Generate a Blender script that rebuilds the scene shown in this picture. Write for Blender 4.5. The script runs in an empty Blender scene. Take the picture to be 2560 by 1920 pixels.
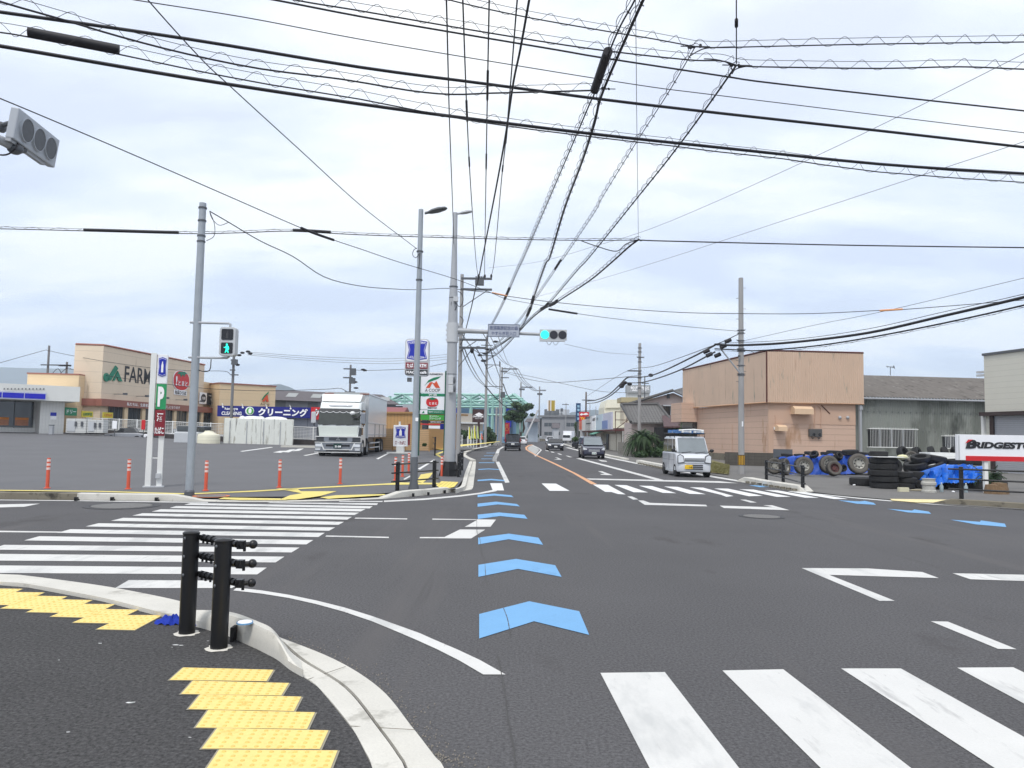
import bpy, math, random
from mathutils import Vector, Matrix
random.seed(7)
sc = bpy.context.scene
R = math.radians
# ---------------------------------------------------------------- camera
F = 1880.0; CAMH = 1.68; PITCH = math.atan(128/F); ROLL = R(1.03)
CM = Matrix.Rotation(R(90)+PITCH, 3, 'X') @ Matrix.Rotation(ROLL, 3, 'Z')
cam = bpy.data.cameras.new('camera'); co = bpy.data.objects.new('camera', cam)
sc.collection.objects.link(co); sc.camera = co
co.matrix_world = Matrix.Translation((0, 0, CAMH)) @ CM.to_4x4()
cam.sensor_width = 36; cam.lens = F/2560*36; cam.clip_end = 20000; cam.clip_start = .05
# ---------------------------------------------------------------- world
w = bpy.data.worlds.new('World'); sc.world = w; w.use_nodes = True
nt = w.node_tree; N = nt.nodes; Lk = nt.links; N.clear()
def nd(t, **k):
    n = N.new(t)
    for a, v in k.items(): setattr(n, a, v)
    return n
def mth(op, a, b=None, c=None):
    n = nd('ShaderNodeMath', operation=op)
    for i, v in enumerate((a, b, c)):
        if v is None: continue
        if isinstance(v, (int, float)): n.inputs[i].default_value = v
        else: Lk.new(v, n.inputs[i])
    return n.outputs[0]
out = nd('ShaderNodeOutputWorld')
SUN_EL, SUN_AZ = R(58), R(200)
sky = nd('ShaderNodeTexSky', sky_type='NISHITA', sun_disc=False)
sky.sun_elevation = SUN_EL; sky.sun_rotation = SUN_AZ; sky.air_density = 1.2; sky.dust_density = 2.5
bg1 = nd('ShaderNodeBackground'); bg1.inputs[1].default_value = .075
Lk.new(sky.outputs[0], bg1.inputs[0])
tc = nd('ShaderNodeTexCoord'); sep = nd('ShaderNodeSeparateXYZ'); Lk.new(tc.outputs['Generated'], sep.inputs[0])
zz = mth('MAXIMUM', sep.outputs[2], .0)
dn = mth('ADD', zz, .22)
cmb = nd('ShaderNodeCombineXYZ'); Lk.new(mth('DIVIDE', sep.outputs[0], dn), cmb.inputs[0]); Lk.new(mth('DIVIDE', sep.outputs[1], dn), cmb.inputs[1])
def noise(vec, scale, det, rough=.5, dist=0., off=(0, 0, 0), scl=(1, 1, 1)):
    mp = nd('ShaderNodeMapping'); mp.inputs['Location'].default_value = off; mp.inputs['Scale'].default_value = scl
    Lk.new(vec, mp.inputs[0])
    n = nd('ShaderNodeTexNoise'); n.inputs['Scale'].default_value = scale; n.inputs['Detail'].default_value = det
    n.inputs['Roughness'].default_value = rough; n.inputs['Distortion'].default_value = dist
    Lk.new(mp.outputs[0], n.inputs['Vector']); return n.outputs['Fac']
n1 = noise(cmb.outputs[0], 1.15, 6, .52, .35, (3.2, 1.1, 0), (.8, 1.5, 1))
n2 = noise(cmb.outputs[0], 3.6, 5, .5, .2, (0.3, 7.1, 2), (.6, 1.4, 1))
nn = mth('ADD', mth('MULTIPLY', n1, .72), mth('MULTIPLY', n2, .28))
cr = nd('ShaderNodeValToRGB'); Lk.new(nn, cr.inputs[0])
e = cr.color_ramp.elements; e[0].position = .425; e[0].color = (.54, .63, .86, 1); e[1].position = .575; e[1].color = (1.10, 1.11, 1.12, 1)
m = e.new(.47); m.color = (.68, .78, .99, 1); m = e.new(.53); m.color = (.90, .96, 1.07, 1)
# elevation tint: paler blue low down, whiter high up
up = nd('ShaderNodeMapRange'); Lk.new(zz, up.inputs[0]); up.inputs[1].default_value = .04; up.inputs[2].default_value = .5
mix = nd('ShaderNodeMix', data_type='RGBA'); Lk.new(mth('MULTIPLY', mth('SUBTRACT', 1., up.outputs[0]), .62), mix.inputs[0])
Lk.new(cr.outputs[0], mix.inputs[6]); mix.inputs[7].default_value = (.66, .79, 1.0, 1)
mixw = nd('ShaderNodeMix', data_type='RGBA'); Lk.new(mth('MULTIPLY', up.outputs[0], .42), mixw.inputs[0])
Lk.new(mix.outputs[2], mixw.inputs[6]); mixw.inputs[7].default_value = (1.10, 1.11, 1.12, 1)
bg2 = nd('ShaderNodeBackground'); bg2.inputs[1].default_value = 1.0; Lk.new(mixw.outputs[2], bg2.inputs[0])
ms = nd('ShaderNodeMixShader'); ms.inputs[0].default_value = .93
Lk.new(bg1.outputs[0], ms.inputs[1]); Lk.new(bg2.outputs[0], ms.inputs[2]); Lk.new(ms.outputs[0], out.inputs[0])
# ---------------------------------------------------------------- sun
sl = bpy.data.lights.new('sun', 'SUN'); sl.energy = 1.6; sl.angle = R(12); sl.color = (1, .97, .93)
so = bpy.data.objects.new('sun', sl); sc.collection.objects.link(so)
sd = Vector((math.sin(SUN_AZ)*math.cos(SUN_EL), math.cos(SUN_AZ)*math.cos(SUN_EL), math.sin(SUN_EL)))
so.rotation_euler = sd.to_track_quat('Z', 'Y').to_euler()
sc.view_settings.view_transform = 'Standard'; sc.view_settings.look = 'None'
sc.view_settings.exposure = 0.25; sc.view_settings.gamma = 1
sc.cycles.max_bounces = 5; sc.cycles.volume_bounces = 1; sc.cycles.transparent_max_bounces = 6
# ---------------------------------------------------------------- geometry helpers
O0 = Vector((0, 0, CAMH))
def ray(px, py): return CM @ Vector(((px-1280)/F, -(py-960)/F, -1))
def P(px, py, z=0.):
    d = ray(px, py); t = (z-CAMH)/d.z
    return O0 + d*t
def D(px, py, Y):
    d = ray(px, py); return O0 + d*(Y/d.y)
def zlot(x, y):
    return .011*max(0, y-28) + .021*max(0, -x-9)*min(1, max(0, (y-21)/30))
def PL(px, py, dz=0.):
    z = 0.
    for _ in range(12): p = P(px, py, min(z+dz, 1.5)); z = z*.4+.6*zlot(p.x, p.y)
    p = P(px, py, min(z+dz, 1.5)); return p
col = sc.collection
class MB:
    def __init__(s): s.v = []; s.f = []
    def add(s, vs, fs):
        o = len(s.v); s.v += [Vector(v) for v in vs]; s.f += [tuple(i+o for i in f) for f in fs]; return s
    def box(s, a, b):
        x0, y0, z0 = a; x1, y1, z1 = b
        return s.add([(x0,y0,z0),(x1,y0,z0),(x1,y1,z0),(x0,y1,z0),(x0,y0,z1),(x1,y0,z1),(x1,y1,z1),(x0,y1,z1)],
                     [(3,2,1,0),(4,5,6,7),(0,1,5,4),(1,2,6,5),(2,3,7,6),(3,0,4,7)])
    def hexa(s, v): return s.add(v, [(3,2,1,0),(4,5,6,7),(0,1,5,4),(1,2,6,5),(2,3,7,6),(3,0,4,7)])
    def cyl(s, p0, p1, r0, r1=None, n=10):
        r1 = r0 if r1 is None else r1
        p0 = Vector(p0); p1 = Vector(p1); d = (p1-p0)
        if d.length < 1e-6: return s
        q = d.to_track_quat('Z', 'Y').to_matrix(); vs = []
        for p, r in ((p0, r0), (p1, r1)):
            for i in range(n):
                a = 2*math.pi*i/n; vs.append(p+q@Vector((r*math.cos(a), r*math.sin(a), 0)))
        fs = [(i, (i+1)%n, n+(i+1)%n, n+i) for i in range(n)] + [tuple(range(n-1, -1, -1)), tuple(range(n, 2*n))]
        return s.add(vs, fs)
    def tube(s, pts, r, n=6):
        pts = [Vector(p) for p in pts]; o = len(s.v); k = len(pts)
        for i, p in enumerate(pts):
            d = pts[min(i+1, k-1)]-pts[max(i-1, 0)]
            q = d.to_track_quat('Z', 'Y').to_matrix() if d.length > 1e-7 else Matrix.Identity(3)
            if i and (q.col[0].dot(pq.col[0]) < .3):
                # keep the frame from flipping
                ax = pq.col[0]-d.normalized()*pq.col[0].dot(d.normalized()); ax.normalize(); by = d.normalized().cross(ax)
                q = Matrix((ax, by, d.normalized())).transposed()
            pq = q
            rr = r[i] if isinstance(r, (list, tuple)) else r
            for j in range(n):
                a = 2*math.pi*j/n; s.v.append(p+q@Vector((rr*math.cos(a), rr*math.sin(a), 0)))
        for i in range(k-1):
            for j in range(n):
                s.f.append((o+i*n+j, o+i*n+(j+1)%n, o+(i+1)*n+(j+1)%n, o+(i+1)*n+j))
        s.f.append(tuple(o+j for j in range(n-1, -1, -1))); s.f.append(tuple(o+(k-1)*n+j for j in range(n)))
        return s
    def prism(s, poly, e):      # poly: 3D points, e: extrusion vector
        n = len(poly); e = Vector(e); vs = [Vector(p) for p in poly]+[Vector(p)+e for p in poly]
        return s.add(vs, [tuple(range(n-1, -1, -1)), tuple(range(n, 2*n))]+[(i, (i+1)%n, n+(i+1)%n, n+i) for i in range(n)])
    def poly(s, pts): return s.add(pts, [tuple(range(len(pts)))])
    def ell(s, c, r, n=10, m=6):
        c = Vector(c); vs = [c+Vector((0, 0, r[2]))]
        for i in range(1, m):
            t = math.pi*i/m
            for j in range(n):
                a = 2*math.pi*j/n; vs.append(c+Vector((r[0]*math.sin(t)*math.cos(a), r[1]*math.sin(t)*math.sin(a), r[2]*math.cos(t))))
        vs.append(c-Vector((0, 0, r[2]))); fs = [(0, 1+j, 1+(j+1)%n) for j in range(n)]
        for i in range(m-2):
            for j in range(n):
                a = 1+i*n+j; b = 1+i*n+(j+1)%n; fs.append((a, a+n, b+n, b))
        k = len(vs)-1; fs += [(k, 1+(m-2)*n+(j+1)%n, 1+(m-2)*n+j) for j in range(n)]
        return s.add(vs, fs)
    def lathe(s, prof, n=20, mat=None, closed=False):   # prof (r,z) round z
        mat = mat or Matrix.Identity(4); o = len(s.v); k = len(prof)
        for r, z in prof:
            for j in range(n):
                a = 2*math.pi*j/n; s.v.append(mat@Vector((r*math.cos(a), r*math.sin(a), z)))
        for i in range(k if closed else k-1):
            i2 = (i+1) % k
            for j in range(n): s.f.append((o+i*n+j, o+i*n+(j+1)%n, o+i2*n+(j+1)%n, o+i2*n+j))
        return s
    def build(s, name, m, parent=None, smooth=False, bev=0., world=False, off=None):
        me = bpy.data.meshes.new(name)
        vs = s.v
        if world and parent is not None:
            im = MW[parent.name].inverted(); vs = [im@v for v in vs]
        me.from_pydata([tuple(v) for v in vs], [], s.f); me.materials.append(m)
        if smooth:
            me.polygons.foreach_set('use_smooth', [True]*len(me.polygons))
            try: me.set_sharp_from_angle(angle=R(38))
            except Exception: pass
        me.update(); o = bpy.data.objects.new(name, me); col.objects.link(o)
        if parent is not None: o.parent = parent
        if off: o.location = off
        if bev:
            b = o.modifiers.new('bevel', 'BEVEL'); b.width = bev; b.segments = 2; b.limit_method = 'ANGLE'; b.angle_limit = R(35)
        return o
MW = {}
def tag(o, label, cat, group=None):
    o['label'] = label; o['category'] = cat
    if group: o['group'] = group
    return o
def thing(name, label, cat, loc=(0, 0, 0), rz=0., group=None):
    o = bpy.data.objects.new(name, None); col.objects.link(o)
    o.location = loc; o.rotation_euler = (0, 0, rz); o.empty_display_size = .2
    MW[o.name] = Matrix.Translation(loc) @ Matrix.Rotation(rz, 4, 'Z')
    return tag(o, label, cat, group)
def struct(o, kind='structure'): o['kind'] = kind; return o
def copy_tree(o, parent=None):
    c = o.copy(); col.objects.link(c); c.parent = parent
    for ch in list(o.children): copy_tree(ch, c)
    return c
def copy_thing(o, loc, rz, label, group=None):
    c = copy_tree(o); c.location = loc; c.rotation_euler = (0, 0, rz); c['label'] = label
    MW[c.name] = Matrix.Translation(loc) @ Matrix.Rotation(rz, 4, 'Z')
    if group: c['group'] = group
    return c
# ---------------------------------------------------------------- materials
def S(r, g, b, k=1.):
    f = lambda c: ((c/255+.055)/1.055)**2.4 if c > 10 else c/255/12.92
    return (min(1, f(r)*k), min(1, f(g)*k), min(1, f(b)*k))
MC = {}
def mat(name, c, rough=.6, metal=0., var=.12, sc_=3., det=4, bump=0., bs=60., lines=None, stain=None, stretch=(1, 1, 1), emit=None, spec=.5, speck=None, coat=0.):
    """lines: list of (axis, period, width, darkness, bump)   stain: (colour, scale, threshold, stretch)"""
    if name in MC: return MC[name]
    m = bpy.data.materials.new(name); m.use_nodes = True; t = m.node_tree; n = t.nodes; l = t.links
    b = n['Principled BSDF']; b.inputs['Roughness'].default_value = rough; b.inputs['Metallic'].default_value = metal
    b.inputs['Specular IOR Level'].default_value = spec; b.inputs['Coat Weight'].default_value = coat
    tcn = n.new('ShaderNodeTexCoord'); vec = tcn.outputs['Object']
    def M_(op, a, b_=None):
        x = n.new('ShaderNodeMath'); x.operation = op
        for i, v in enumerate((a, b_)):
            if v is None: continue
            if isinstance(v, (int, float)): x.inputs[i].default_value = v
            else: l.new(v, x.inputs[i])
        return x.outputs[0]
    def nz(scale, d=4, st=(1, 1, 1), r=.55):
        mp = n.new('ShaderNodeMapping'); mp.inputs['Scale'].default_value = st; l.new(vec, mp.inputs[0])
        x = n.new('ShaderNodeTexNoise'); x.inputs['Scale'].default_value = scale; x.inputs['Detail'].default_value = d; x.inputs['Roughness'].default_value = r
        l.new(mp.outputs[0], x.inputs['Vector']); return x.outputs['Fac']
    fac = M_('ADD', 1-var, M_('MULTIPLY', nz(sc_, det, stretch), 2*var))
    hb = None
    if speck:   # (scale, amount)
        fac = M_('MULTIPLY', fac, M_('ADD', 1-speck[1], M_('MULTIPLY', nz(speck[0], 2, r=.8), 2*speck[1])))
    if lines:
        sp = n.new('ShaderNodeSeparateXYZ'); l.new(vec, sp.inputs[0])
        for ax, per, wd, dk, bp in lines:
            fr = M_('FRACT', M_('DIVIDE', M_('ADD', sp.outputs[ax], 1000*per), per))
            mk = M_('LESS_THAN', fr, wd/per)
            fac = M_('MULTIPLY', fac, M_('SUBTRACT', 1., M_('MULTIPLY', mk, dk)))
            if bp: hb = M_('MULTIPLY', mk, -bp) if hb is None else M_('ADD', hb, M_('MULTIPLY', mk, -bp))
    mx = n.new('ShaderNodeVectorMath'); mx.operation = 'SCALE'; mx.inputs[0].default_value = c[:3]; l.new(fac, mx.inputs['Scale'])
    res = mx.outputs[0]
    if stain:
        for scol, ss, th, st in (stain if isinstance(stain, list) else [stain]):
            mr = n.new('ShaderNodeMapRange'); l.new(nz(ss, 5, st, .65), mr.inputs[0]); mr.inputs[1].default_value = th; mr.inputs[2].default_value = th+.1
            mi = n.new('ShaderNodeMix'); mi.data_type = 'RGBA'; l.new(mr.outputs[0], mi.inputs[0]); l.new(res, mi.inputs[6]); mi.inputs[7].default_value = (*scol, 1)
            res = mi.outputs[2]
    l.new(res, b.inputs['Base Color'])
    if bump:
        h = nz(bs, 4, r=.7); hb = M_('MULTIPLY', h, bump) if hb is None else M_('ADD', hb, M_('MULTIPLY', h, bump))
    if hb is not None:
        bn = n.new('ShaderNodeBump'); bn.inputs['Distance'].default_value = 1.; bn.inputs['Strength'].default_value = 1.
        l.new(hb, bn.inputs['Height']); l.new(bn.outputs[0], b.inputs['Normal'])
    if emit:
        b.inputs['Emission Color'].default_value = (*emit[0], 1); b.inputs['Emission Strength'].default_value = emit[1]
    MC[name] = m; return m
CONC = mat('concrete', S(204, 201, 192), .9, var=.14, sc_=2.5, bump=.002, bs=90, speck=(70, .14), spec=.25, stain=[(S(166, 163, 154), 2.2, .58, (1, 1, 1)), (S(120, 117, 108), 11, .70, (1, 1, 1))])
CONCO = mat('old_concrete', S(120, 114, 100), .9, var=.25, sc_=3, bump=.006, bs=40, stain=(S(60, 57, 50), 2.5, .55, (1, 1, 1)))
CPOLE = mat('pole_concrete', S(158, 157, 156), .85, var=.12, sc_=1.3, bump=.001, bs=60, stretch=(3, 3, .4))
GALV = mat('galvanised_steel', S(160, 167, 173), .5, .25, var=.12, sc_=6, speck=(60, .1))
STEEL = mat('painted_grey_steel', S(168, 171, 175), .5, .1, var=.06, sc_=2)
STEELD = mat('dark_grey_steel', S(95, 98, 102), .5, .3, var=.1)
BLACK = mat('black_paint', (.008, .008, .009), .38, 0, var=.2, sc_=12, speck=(90, .25))
RUB = mat('black_rubber', (.012, .012, .013), .8, var=.3, sc_=6, bump=.002, bs=60)
CABLE = mat('cable_black', (.014, .013, .017), .6, var=.2)
CABG = mat('cable_grey', (.16, .16, .17), .6, var=.2)
ORANGE = mat('orange_plastic', S(205, 84, 56), .45, var=.08, sc_=8)
REFL = mat('reflective_white', S(235, 205, 200), .4, var=.05)
WHT = mat('white_metal', S(228, 229, 226), .45, var=.05, sc_=3)
WHTP = mat('white_panel', S(238, 239, 242), .4, var=.03)
GLS = mat('dark_glass', (.02, .022, .025), .06, var=.1, spec=.8)
GLSW = mat('window_glass', (.05, .058, .062), .08, var=.3, sc_=1.2, spec=.8)
REDM = mat('maroon_sign', S(132, 28, 42), .45, var=.05)
RED = mat('red_sign', S(205, 32, 40), .45, var=.05)
BLUE = mat('sign_blue', S(22, 42, 170), .45, var=.05)
NAVY = mat('sign_navy', S(16, 24, 122), .45, var=.05)
GREEN = mat('sign_green', S(20, 125, 85), .45, var=.05)
BROWN = mat('sign_brown', S(62, 38, 38), .45, var=.05)
INK = mat('black_ink', (.015, .015, .018), .5, var=.05)
WHI = mat('white_ink', S(245, 245, 246), .5, var=.03)
LGREY = mat('light_grey', S(190, 193, 196), .6, var=.08)
# ---------------------------------------------------------------- writing
def tmesh(body, w=None, h=None, ext=.004, bold=0., shear=0., anchor='c', spacing=1.):
    cu = bpy.data.curves.new('t', 'FONT'); cu.body = body; cu.size = 1; cu.offset = bold; cu.shear = shear; cu.resolution_u = 3
    cu.space_character = spacing
    ob = bpy.data.objects.new('t', cu); col.objects.link(ob); bpy.context.view_layer.update()
    me = bpy.data.meshes.new_from_object(ob.evaluated_get(bpy.context.evaluated_depsgraph_get()))
    vs = [v.co.copy() for v in me.vertices]; fs = [tuple(p.vertices) for p in me.polygons]
    bpy.data.objects.remove(ob); bpy.data.curves.remove(cu); bpy.data.meshes.remove(me)
    if not vs: return MB()
    x0 = min(v.x for v in vs); x1 = max(v.x for v in vs); y0 = min(v.y for v in vs); y1 = max(v.y for v in vs)
    sx = w/(x1-x0) if w else None; sy = h/(y1-y0) if h else None
    sx = sx or sy; sy = sy or sx
    mb = MB()
    # a slab of thickness ext: front faces plus a rim
    vv = [Vector(((v.x-(x0+x1)/2)*sx, 0, (v.y-(y0+y1)/2)*sy)) for v in vs]
    mb.v = vv + [v+Vector((0, ext, 0)) for v in vv]; n = len(vv); mb.f = list(fs)
    cnt = {}
    for f in fs:
        for i in range(len(f)):
            a, b = f[i], f[(i+1) % len(f)]; k = (min(a, b), max(a, b)); cnt.setdefault(k, []).append((a, b))
    for k, l_ in cnt.items():
        if len(l_) == 1: a, b = l_[0]; mb.f.append((b, a, a+n, b+n))
    return mb
def text(body, m, parent, x, y, z, w=None, h=None, bold=0., shear=0., name='lettering', rz=0., ext=.004, spacing=1.):
    mb = tmesh(body, w, h, ext, bold, shear, spacing=spacing)
    o = mb.build(name, m, parent); o.location = (x, y, z); o.rotation_euler = (0, 0, rz); return o
# ---------------------------------------------------------------- facade helper
class Wall:
    def __init__(s, a, b):
        s.a = Vector((a[0], a[1])); s.b = Vector((b[0], b[1])); d = s.b-s.a; s.L = d.length; d.normalize(); s.d = d
        s.rz = math.atan2(d.y, d.x); s.n = Vector((-d.y, d.x)); s.loc = (a[0], a[1], 0)
    def uz(s, px, py, off=0.):
        d = ray(px, py); t = (s.n.dot(s.a)+off)/(s.n.x*d.x+s.n.y*d.y)
        p = O0+d*t; return (Vector((p.x, p.y))-s.a).dot(s.d), p.z
    def rect(s, x0, y0, x1, y1, off=0.):
        mx, my = (x0+x1)/2, (y0+y1)/2
        return s.uz(x0, my, off)[0], s.uz(mx, y1, off)[1], s.uz(x1, my, off)[0], s.uz(mx, y0, off)[1]
    def box(s, mb, x0, y0, x1, y1, ya, yb, off=0.):
        u0, z0, u1, z1 = s.rect(x0, y0, x1, y1, off); return mb.box((u0, ya, z0), (u1, yb, z1))
    def text(s, body, m, parent, x0, y0, x1, y1, y=-.02, bold=0., shear=0., name='lettering', fit=True, off=0.):
        u0, z0, u1, z1 = s.rect(x0, y0, x1, y1, off)
        return text(body, m, parent, (u0+u1)/2, y, (z0+z1)/2, u1-u0, z1-z0 if fit else None, bold, shear, name)
def XY(px, Y): p = D(px, 1000, Y); return (p.x, p.y)
# ================================================================ GROUND
def sheet(name, pts, m, z=None):
    mb = MB(); mb.poly(pts); return struct(mb.build(name, m))
ASPH = mat('road_asphalt', S(88, 87, 88), .92, var=.2, sc_=.35, det=6, bump=.008, bs=50, speck=(46, 1.0), spec=.25, stain=[(S(76, 74, 74), .5, .60, (1, .5, 1)), (S(93, 91, 91), .75, .56, (1, .07, 1)), (S(73, 72, 72), .9, .62, (1, .05, 1)), (S(95, 93, 92), .22, .66, (1, 1, 1))])
ASPL = mat('lot_asphalt', S(98, 98, 100), .9, var=.16, sc_=.4, det=6, bump=.003, bs=70, speck=(100, .25), stain=[(S(92, 93, 96), .3, .6, (1, .5, 1))])
ASPN = mat('pavement_asphalt', S(76, 75, 75), .95, var=.2, sc_=1.2, det=5, bump=.02, bs=42, speck=(40, 1.5), spec=.3)
ASPR = mat('yard_asphalt', S(106, 104, 101), .9, var=.16, sc_=.5, det=6, bump=.003, bs=70, speck=(100, .2), stain=[(S(92, 90, 88), .6, .6, (1, .6, 1))])
PAINT = mat('road_paint', S(208, 207, 203), .75, var=.09, sc_=2.2, bump=.002, bs=80, speck=(60, .08), stain=[(S(190, 190, 187), 1.5, .52, (1, .35, 1)), (S(140, 139, 138), 17, .665, (1, .4, 1)), (S(178, 177, 174), 3.5, .60, (1.6, .25, 1))])
PAINTF = mat('road_paint_fresh', S(222, 222, 220), .7, var=.04, sc_=4)
BLUEP = mat('blue_road_paint', S(112, 163, 206), .8, var=.09, sc_=2.5, bump=.002, bs=80, speck=(60, .1), stain=[(S(98, 146, 190), 2, .6, (1, .3, 1)), (S(92, 110, 130), 20, .68, (1, .5, 1))])
ORNP = mat('orange_road_paint', S(214, 160, 118), .75, var=.08)
YELP = mat('yellow_tactile', S(232, 206, 128), .8, var=.07, sc_=5, speck=(40, .1), stain=[(S(212, 178, 92), 7, .60, (1, 1, 1))])
YELD = mat('yellow_tactile_stud', S(220, 188, 104), .7, var=.12, sc_=5)
GROUT = mat('grout_grey', S(150, 145, 128), .9, var=.1)
YELF = mat('yellow_tile_far', S(222, 204, 112), .7, var=.07)
LAND = mat('land', S(96, 98, 92), .95, var=.2, sc_=.02)
mb = MB(); mb.poly([(-5200, -60, -.03), (5200, -60, -.03), (5200, 5200, -.03), (-5200, 5200, -.03)]); struct(mb.build('ground', LAND))
mb = MB(); mb.poly([(-160, -30, 0), (110, -30, 0), (110, 21, 0), (60, 320, 0), (-60, 320, 0), (-160, 21, 0)]); struct(mb.build('road', ASPH))
# parking lot
mb = MB(); nx, ny = 36, 26; x0, x1 = -95, 3.2
lotR = [P(1137, 1221), P(1158, 1198), P(1166, 1176), P(1172, 1160), P(1118, 1133), P(1090, 1120), P(1040, 1110)]
edge = [P(-260, 1229), P(0, 1231), P(480, 1247), P(760, 1250), P(980, 1240), P(1100, 1226), P(1140, 1222)]
def ledge(x):
    for a, b in zip(edge[:-1], edge[1:]):
        if x <= b.x: t = (x-a.x)/(b.x-a.x); return a.y+t*(b.y-a.y)
    return edge[-1].y
xr = lambda y: edge[-1].x + .04 + (P(1172, 1160).x-edge[-1].x)*min(1, max(0, (y-edge[-1].y)/10)) - max(0, y-34)*.075
ys = [0]+[24+i*3.6 for i in range(18)]
for j, y in enumerate(ys):
    for i in range(nx+1):
        t = i/nx; xx = x0+(xr(y)-x0)*t; yy = ledge(xx)+.28 if j == 0 else y
        mb.v.append(Vector((xx, yy, zlot(xx, yy)+.03)))
for j in range(len(ys)-1):
    for i in range(nx): a = j*(nx+1)+i; mb.f.append((a, a+1, a+nx+2, a+nx+1))
struct(mb.build('parking_lot', ASPL))
# near pavement (inside the kerb)
KIN = [(-900, 1440), (-300, 1448), (0, 1463), (72, 1469), (253, 1503), (393, 1539), (502, 1570), (565, 1588), (640, 1622), (692, 1648), (796, 1718), (890, 1835), (931, 1920), (960, 2060), (975, 2300)]
KOU = [(-900, 1424), (-300, 1434), (0, 1448), (72, 1453), (253, 1477), (393, 1503), (497, 1531), (575, 1551), (640, 1572), (687, 1590), (836, 1648), (949, 1720), (1040, 1830), (1110, 1920), (1165, 2060), (1200, 2300)]
PV = .05
pts = [P(x, y, PV) for x, y in KIN]; pts += [Vector((-1.2, -6, PV)), Vector((-14, -6, PV))]
sheet('pavement', pts, ASPN)
# right-hand yard and pavement beyond the road
KR = [(1413, 1113), (1435, 1120), (1521, 1141), (1589, 1156), (1660, 1168), (1767, 1184), (1842, 1199), (1900, 1209), (2011, 1227), (2100, 1238), (2240, 1250), (2377, 1262), (2470, 1268), (2560, 1274), (2900, 1296)]
pts = [P(x, y, .02) for x, y in KR] + [Vector((80, 21, .02)), Vector((80, 190, .02)), Vector((14, 190, .02))]
sheet('yard', pts, ASPR)
# right-hand pavement strip (lighter) under the house front
# ---------------------------------------------------------------- kerbs
def loft(name, secs, m, smooth=False, closed=False):
    """secs: list of cross-sections, each a list of 3D points"""
    mb = MB(); k = len(secs[0])
    for s_ in secs: mb.v += [Vector(p) for p in s_]
    for i in range(len(secs)-1):
        for j in range(k-1): a = i*k+j; mb.f.append((a, a+1, a+k+1, a+k))
    mb.f.append(tuple(range(k))); b = (len(secs)-1)*k; mb.f.append(tuple(range(b+k-1, b-1, -1)))
    return mb
# left flush stretch of the near kerb, then the raised block, then the ramp
def lerp(a, b, t): return a+(b-a)*t
def along(poly, n):
    ps = [Vector(p) for p in poly]; ls = [0]
    for a, b in zip(ps[:-1], ps[1:]): ls.append(ls[-1]+(b-a).length)
    r = []
    for i in range(n):
        s_ = ls[-1]*i/(n-1)
        for j in range(len(ps)-1):
            if s_ <= ls[j+1]+1e-9: r.append(ps[j].lerp(ps[j+1], (s_-ls[j])/max(1e-9, ls[j+1]-ls[j]))); break
    return r
def smooth_path(pts, n):
    """Catmull-Rom through the points"""
    p = [Vector(q) for q in pts]; p = [p[0]*2-p[1]]+p+[p[-1]*2-p[-2]]; r = []
    m_ = len(p)-3; per = max(2, n//m_)
    for i in range(m_):
        for k in range(per):
            t = k/per; a, b, c, d = p[i:i+4]
            r.append(.5*((2*b)+(c-a)*t+(2*a-5*b+4*c-d)*t*t+(3*b-a-3*c+d)*t**3))
    r.append(p[-2]); return r
secs = []
flat = [((-900, 1424), (-900, 1440)), ((-300, 1434), (-300, 1448)), ((0, 1448), (0, 1463)), ((72, 1453), (72, 1469)), ((253, 1477), (253, 1503)), ((393, 1503), (393, 1539)), ((470, 1521), (470, 1560))]
so_ = smooth_path([P(*a) for a, b in flat], 60); si_ = smooth_path([P(*b, PV) for a, b in flat], 60)
for a, b in zip(so_, si_):
    a = a.copy(); a.z = 0; t = (b-a); t.z = 0
    secs.append([a+Vector((0, 0, -.02)), a+Vector((0, 0, .045)), a+t*.12+Vector((0, 0, .07)), b+Vector((0, 0, .035)), b+Vector((0, 0, -.02))])
struct(loft('kerb', secs, CONC).build('kerb', CONC))
# raised block: (outer px, inner base px, height)
RB = [((455, 1518), (452, 1556), .02), ((502, 1522), (512, 1573), .10), ((545, 1525), (560, 1587), .15), ((590, 1532), (602, 1603), .16), ((642, 1551), (650, 1626), .16), ((678, 1569), (692, 1649), .15), ((716, 1612), (724, 1674), .07), ((752, 1650), (758, 1694), .012)]
secs = []
oo = smooth_path([P(*a, PV+h*.95) for a, b, h in RB], 42); ii = smooth_path([P(*b, PV) for a, b, h in RB], 42); hh = smooth_path([(h, 0, 0) for a, b, h in RB], 42)
for a, b, h in zip(oo, ii, hh):
    a = a.copy(); a.z = 0; t = b-a; t.z = 0; h = max(.01, h.x); U = lambda z: Vector((0, 0, z))
    secs.append([a+U(-.02), a+t*.10+U(PV+h*.85), a+t*.22+U(PV+h), a+t*.80+U(PV+h), a+t*.93+U(PV+h-.02), b+U(PV+.0), b+U(-.02)])
struct(loft('kerb', secs, CONC).build('kerb', CONC, smooth=True))
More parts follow.
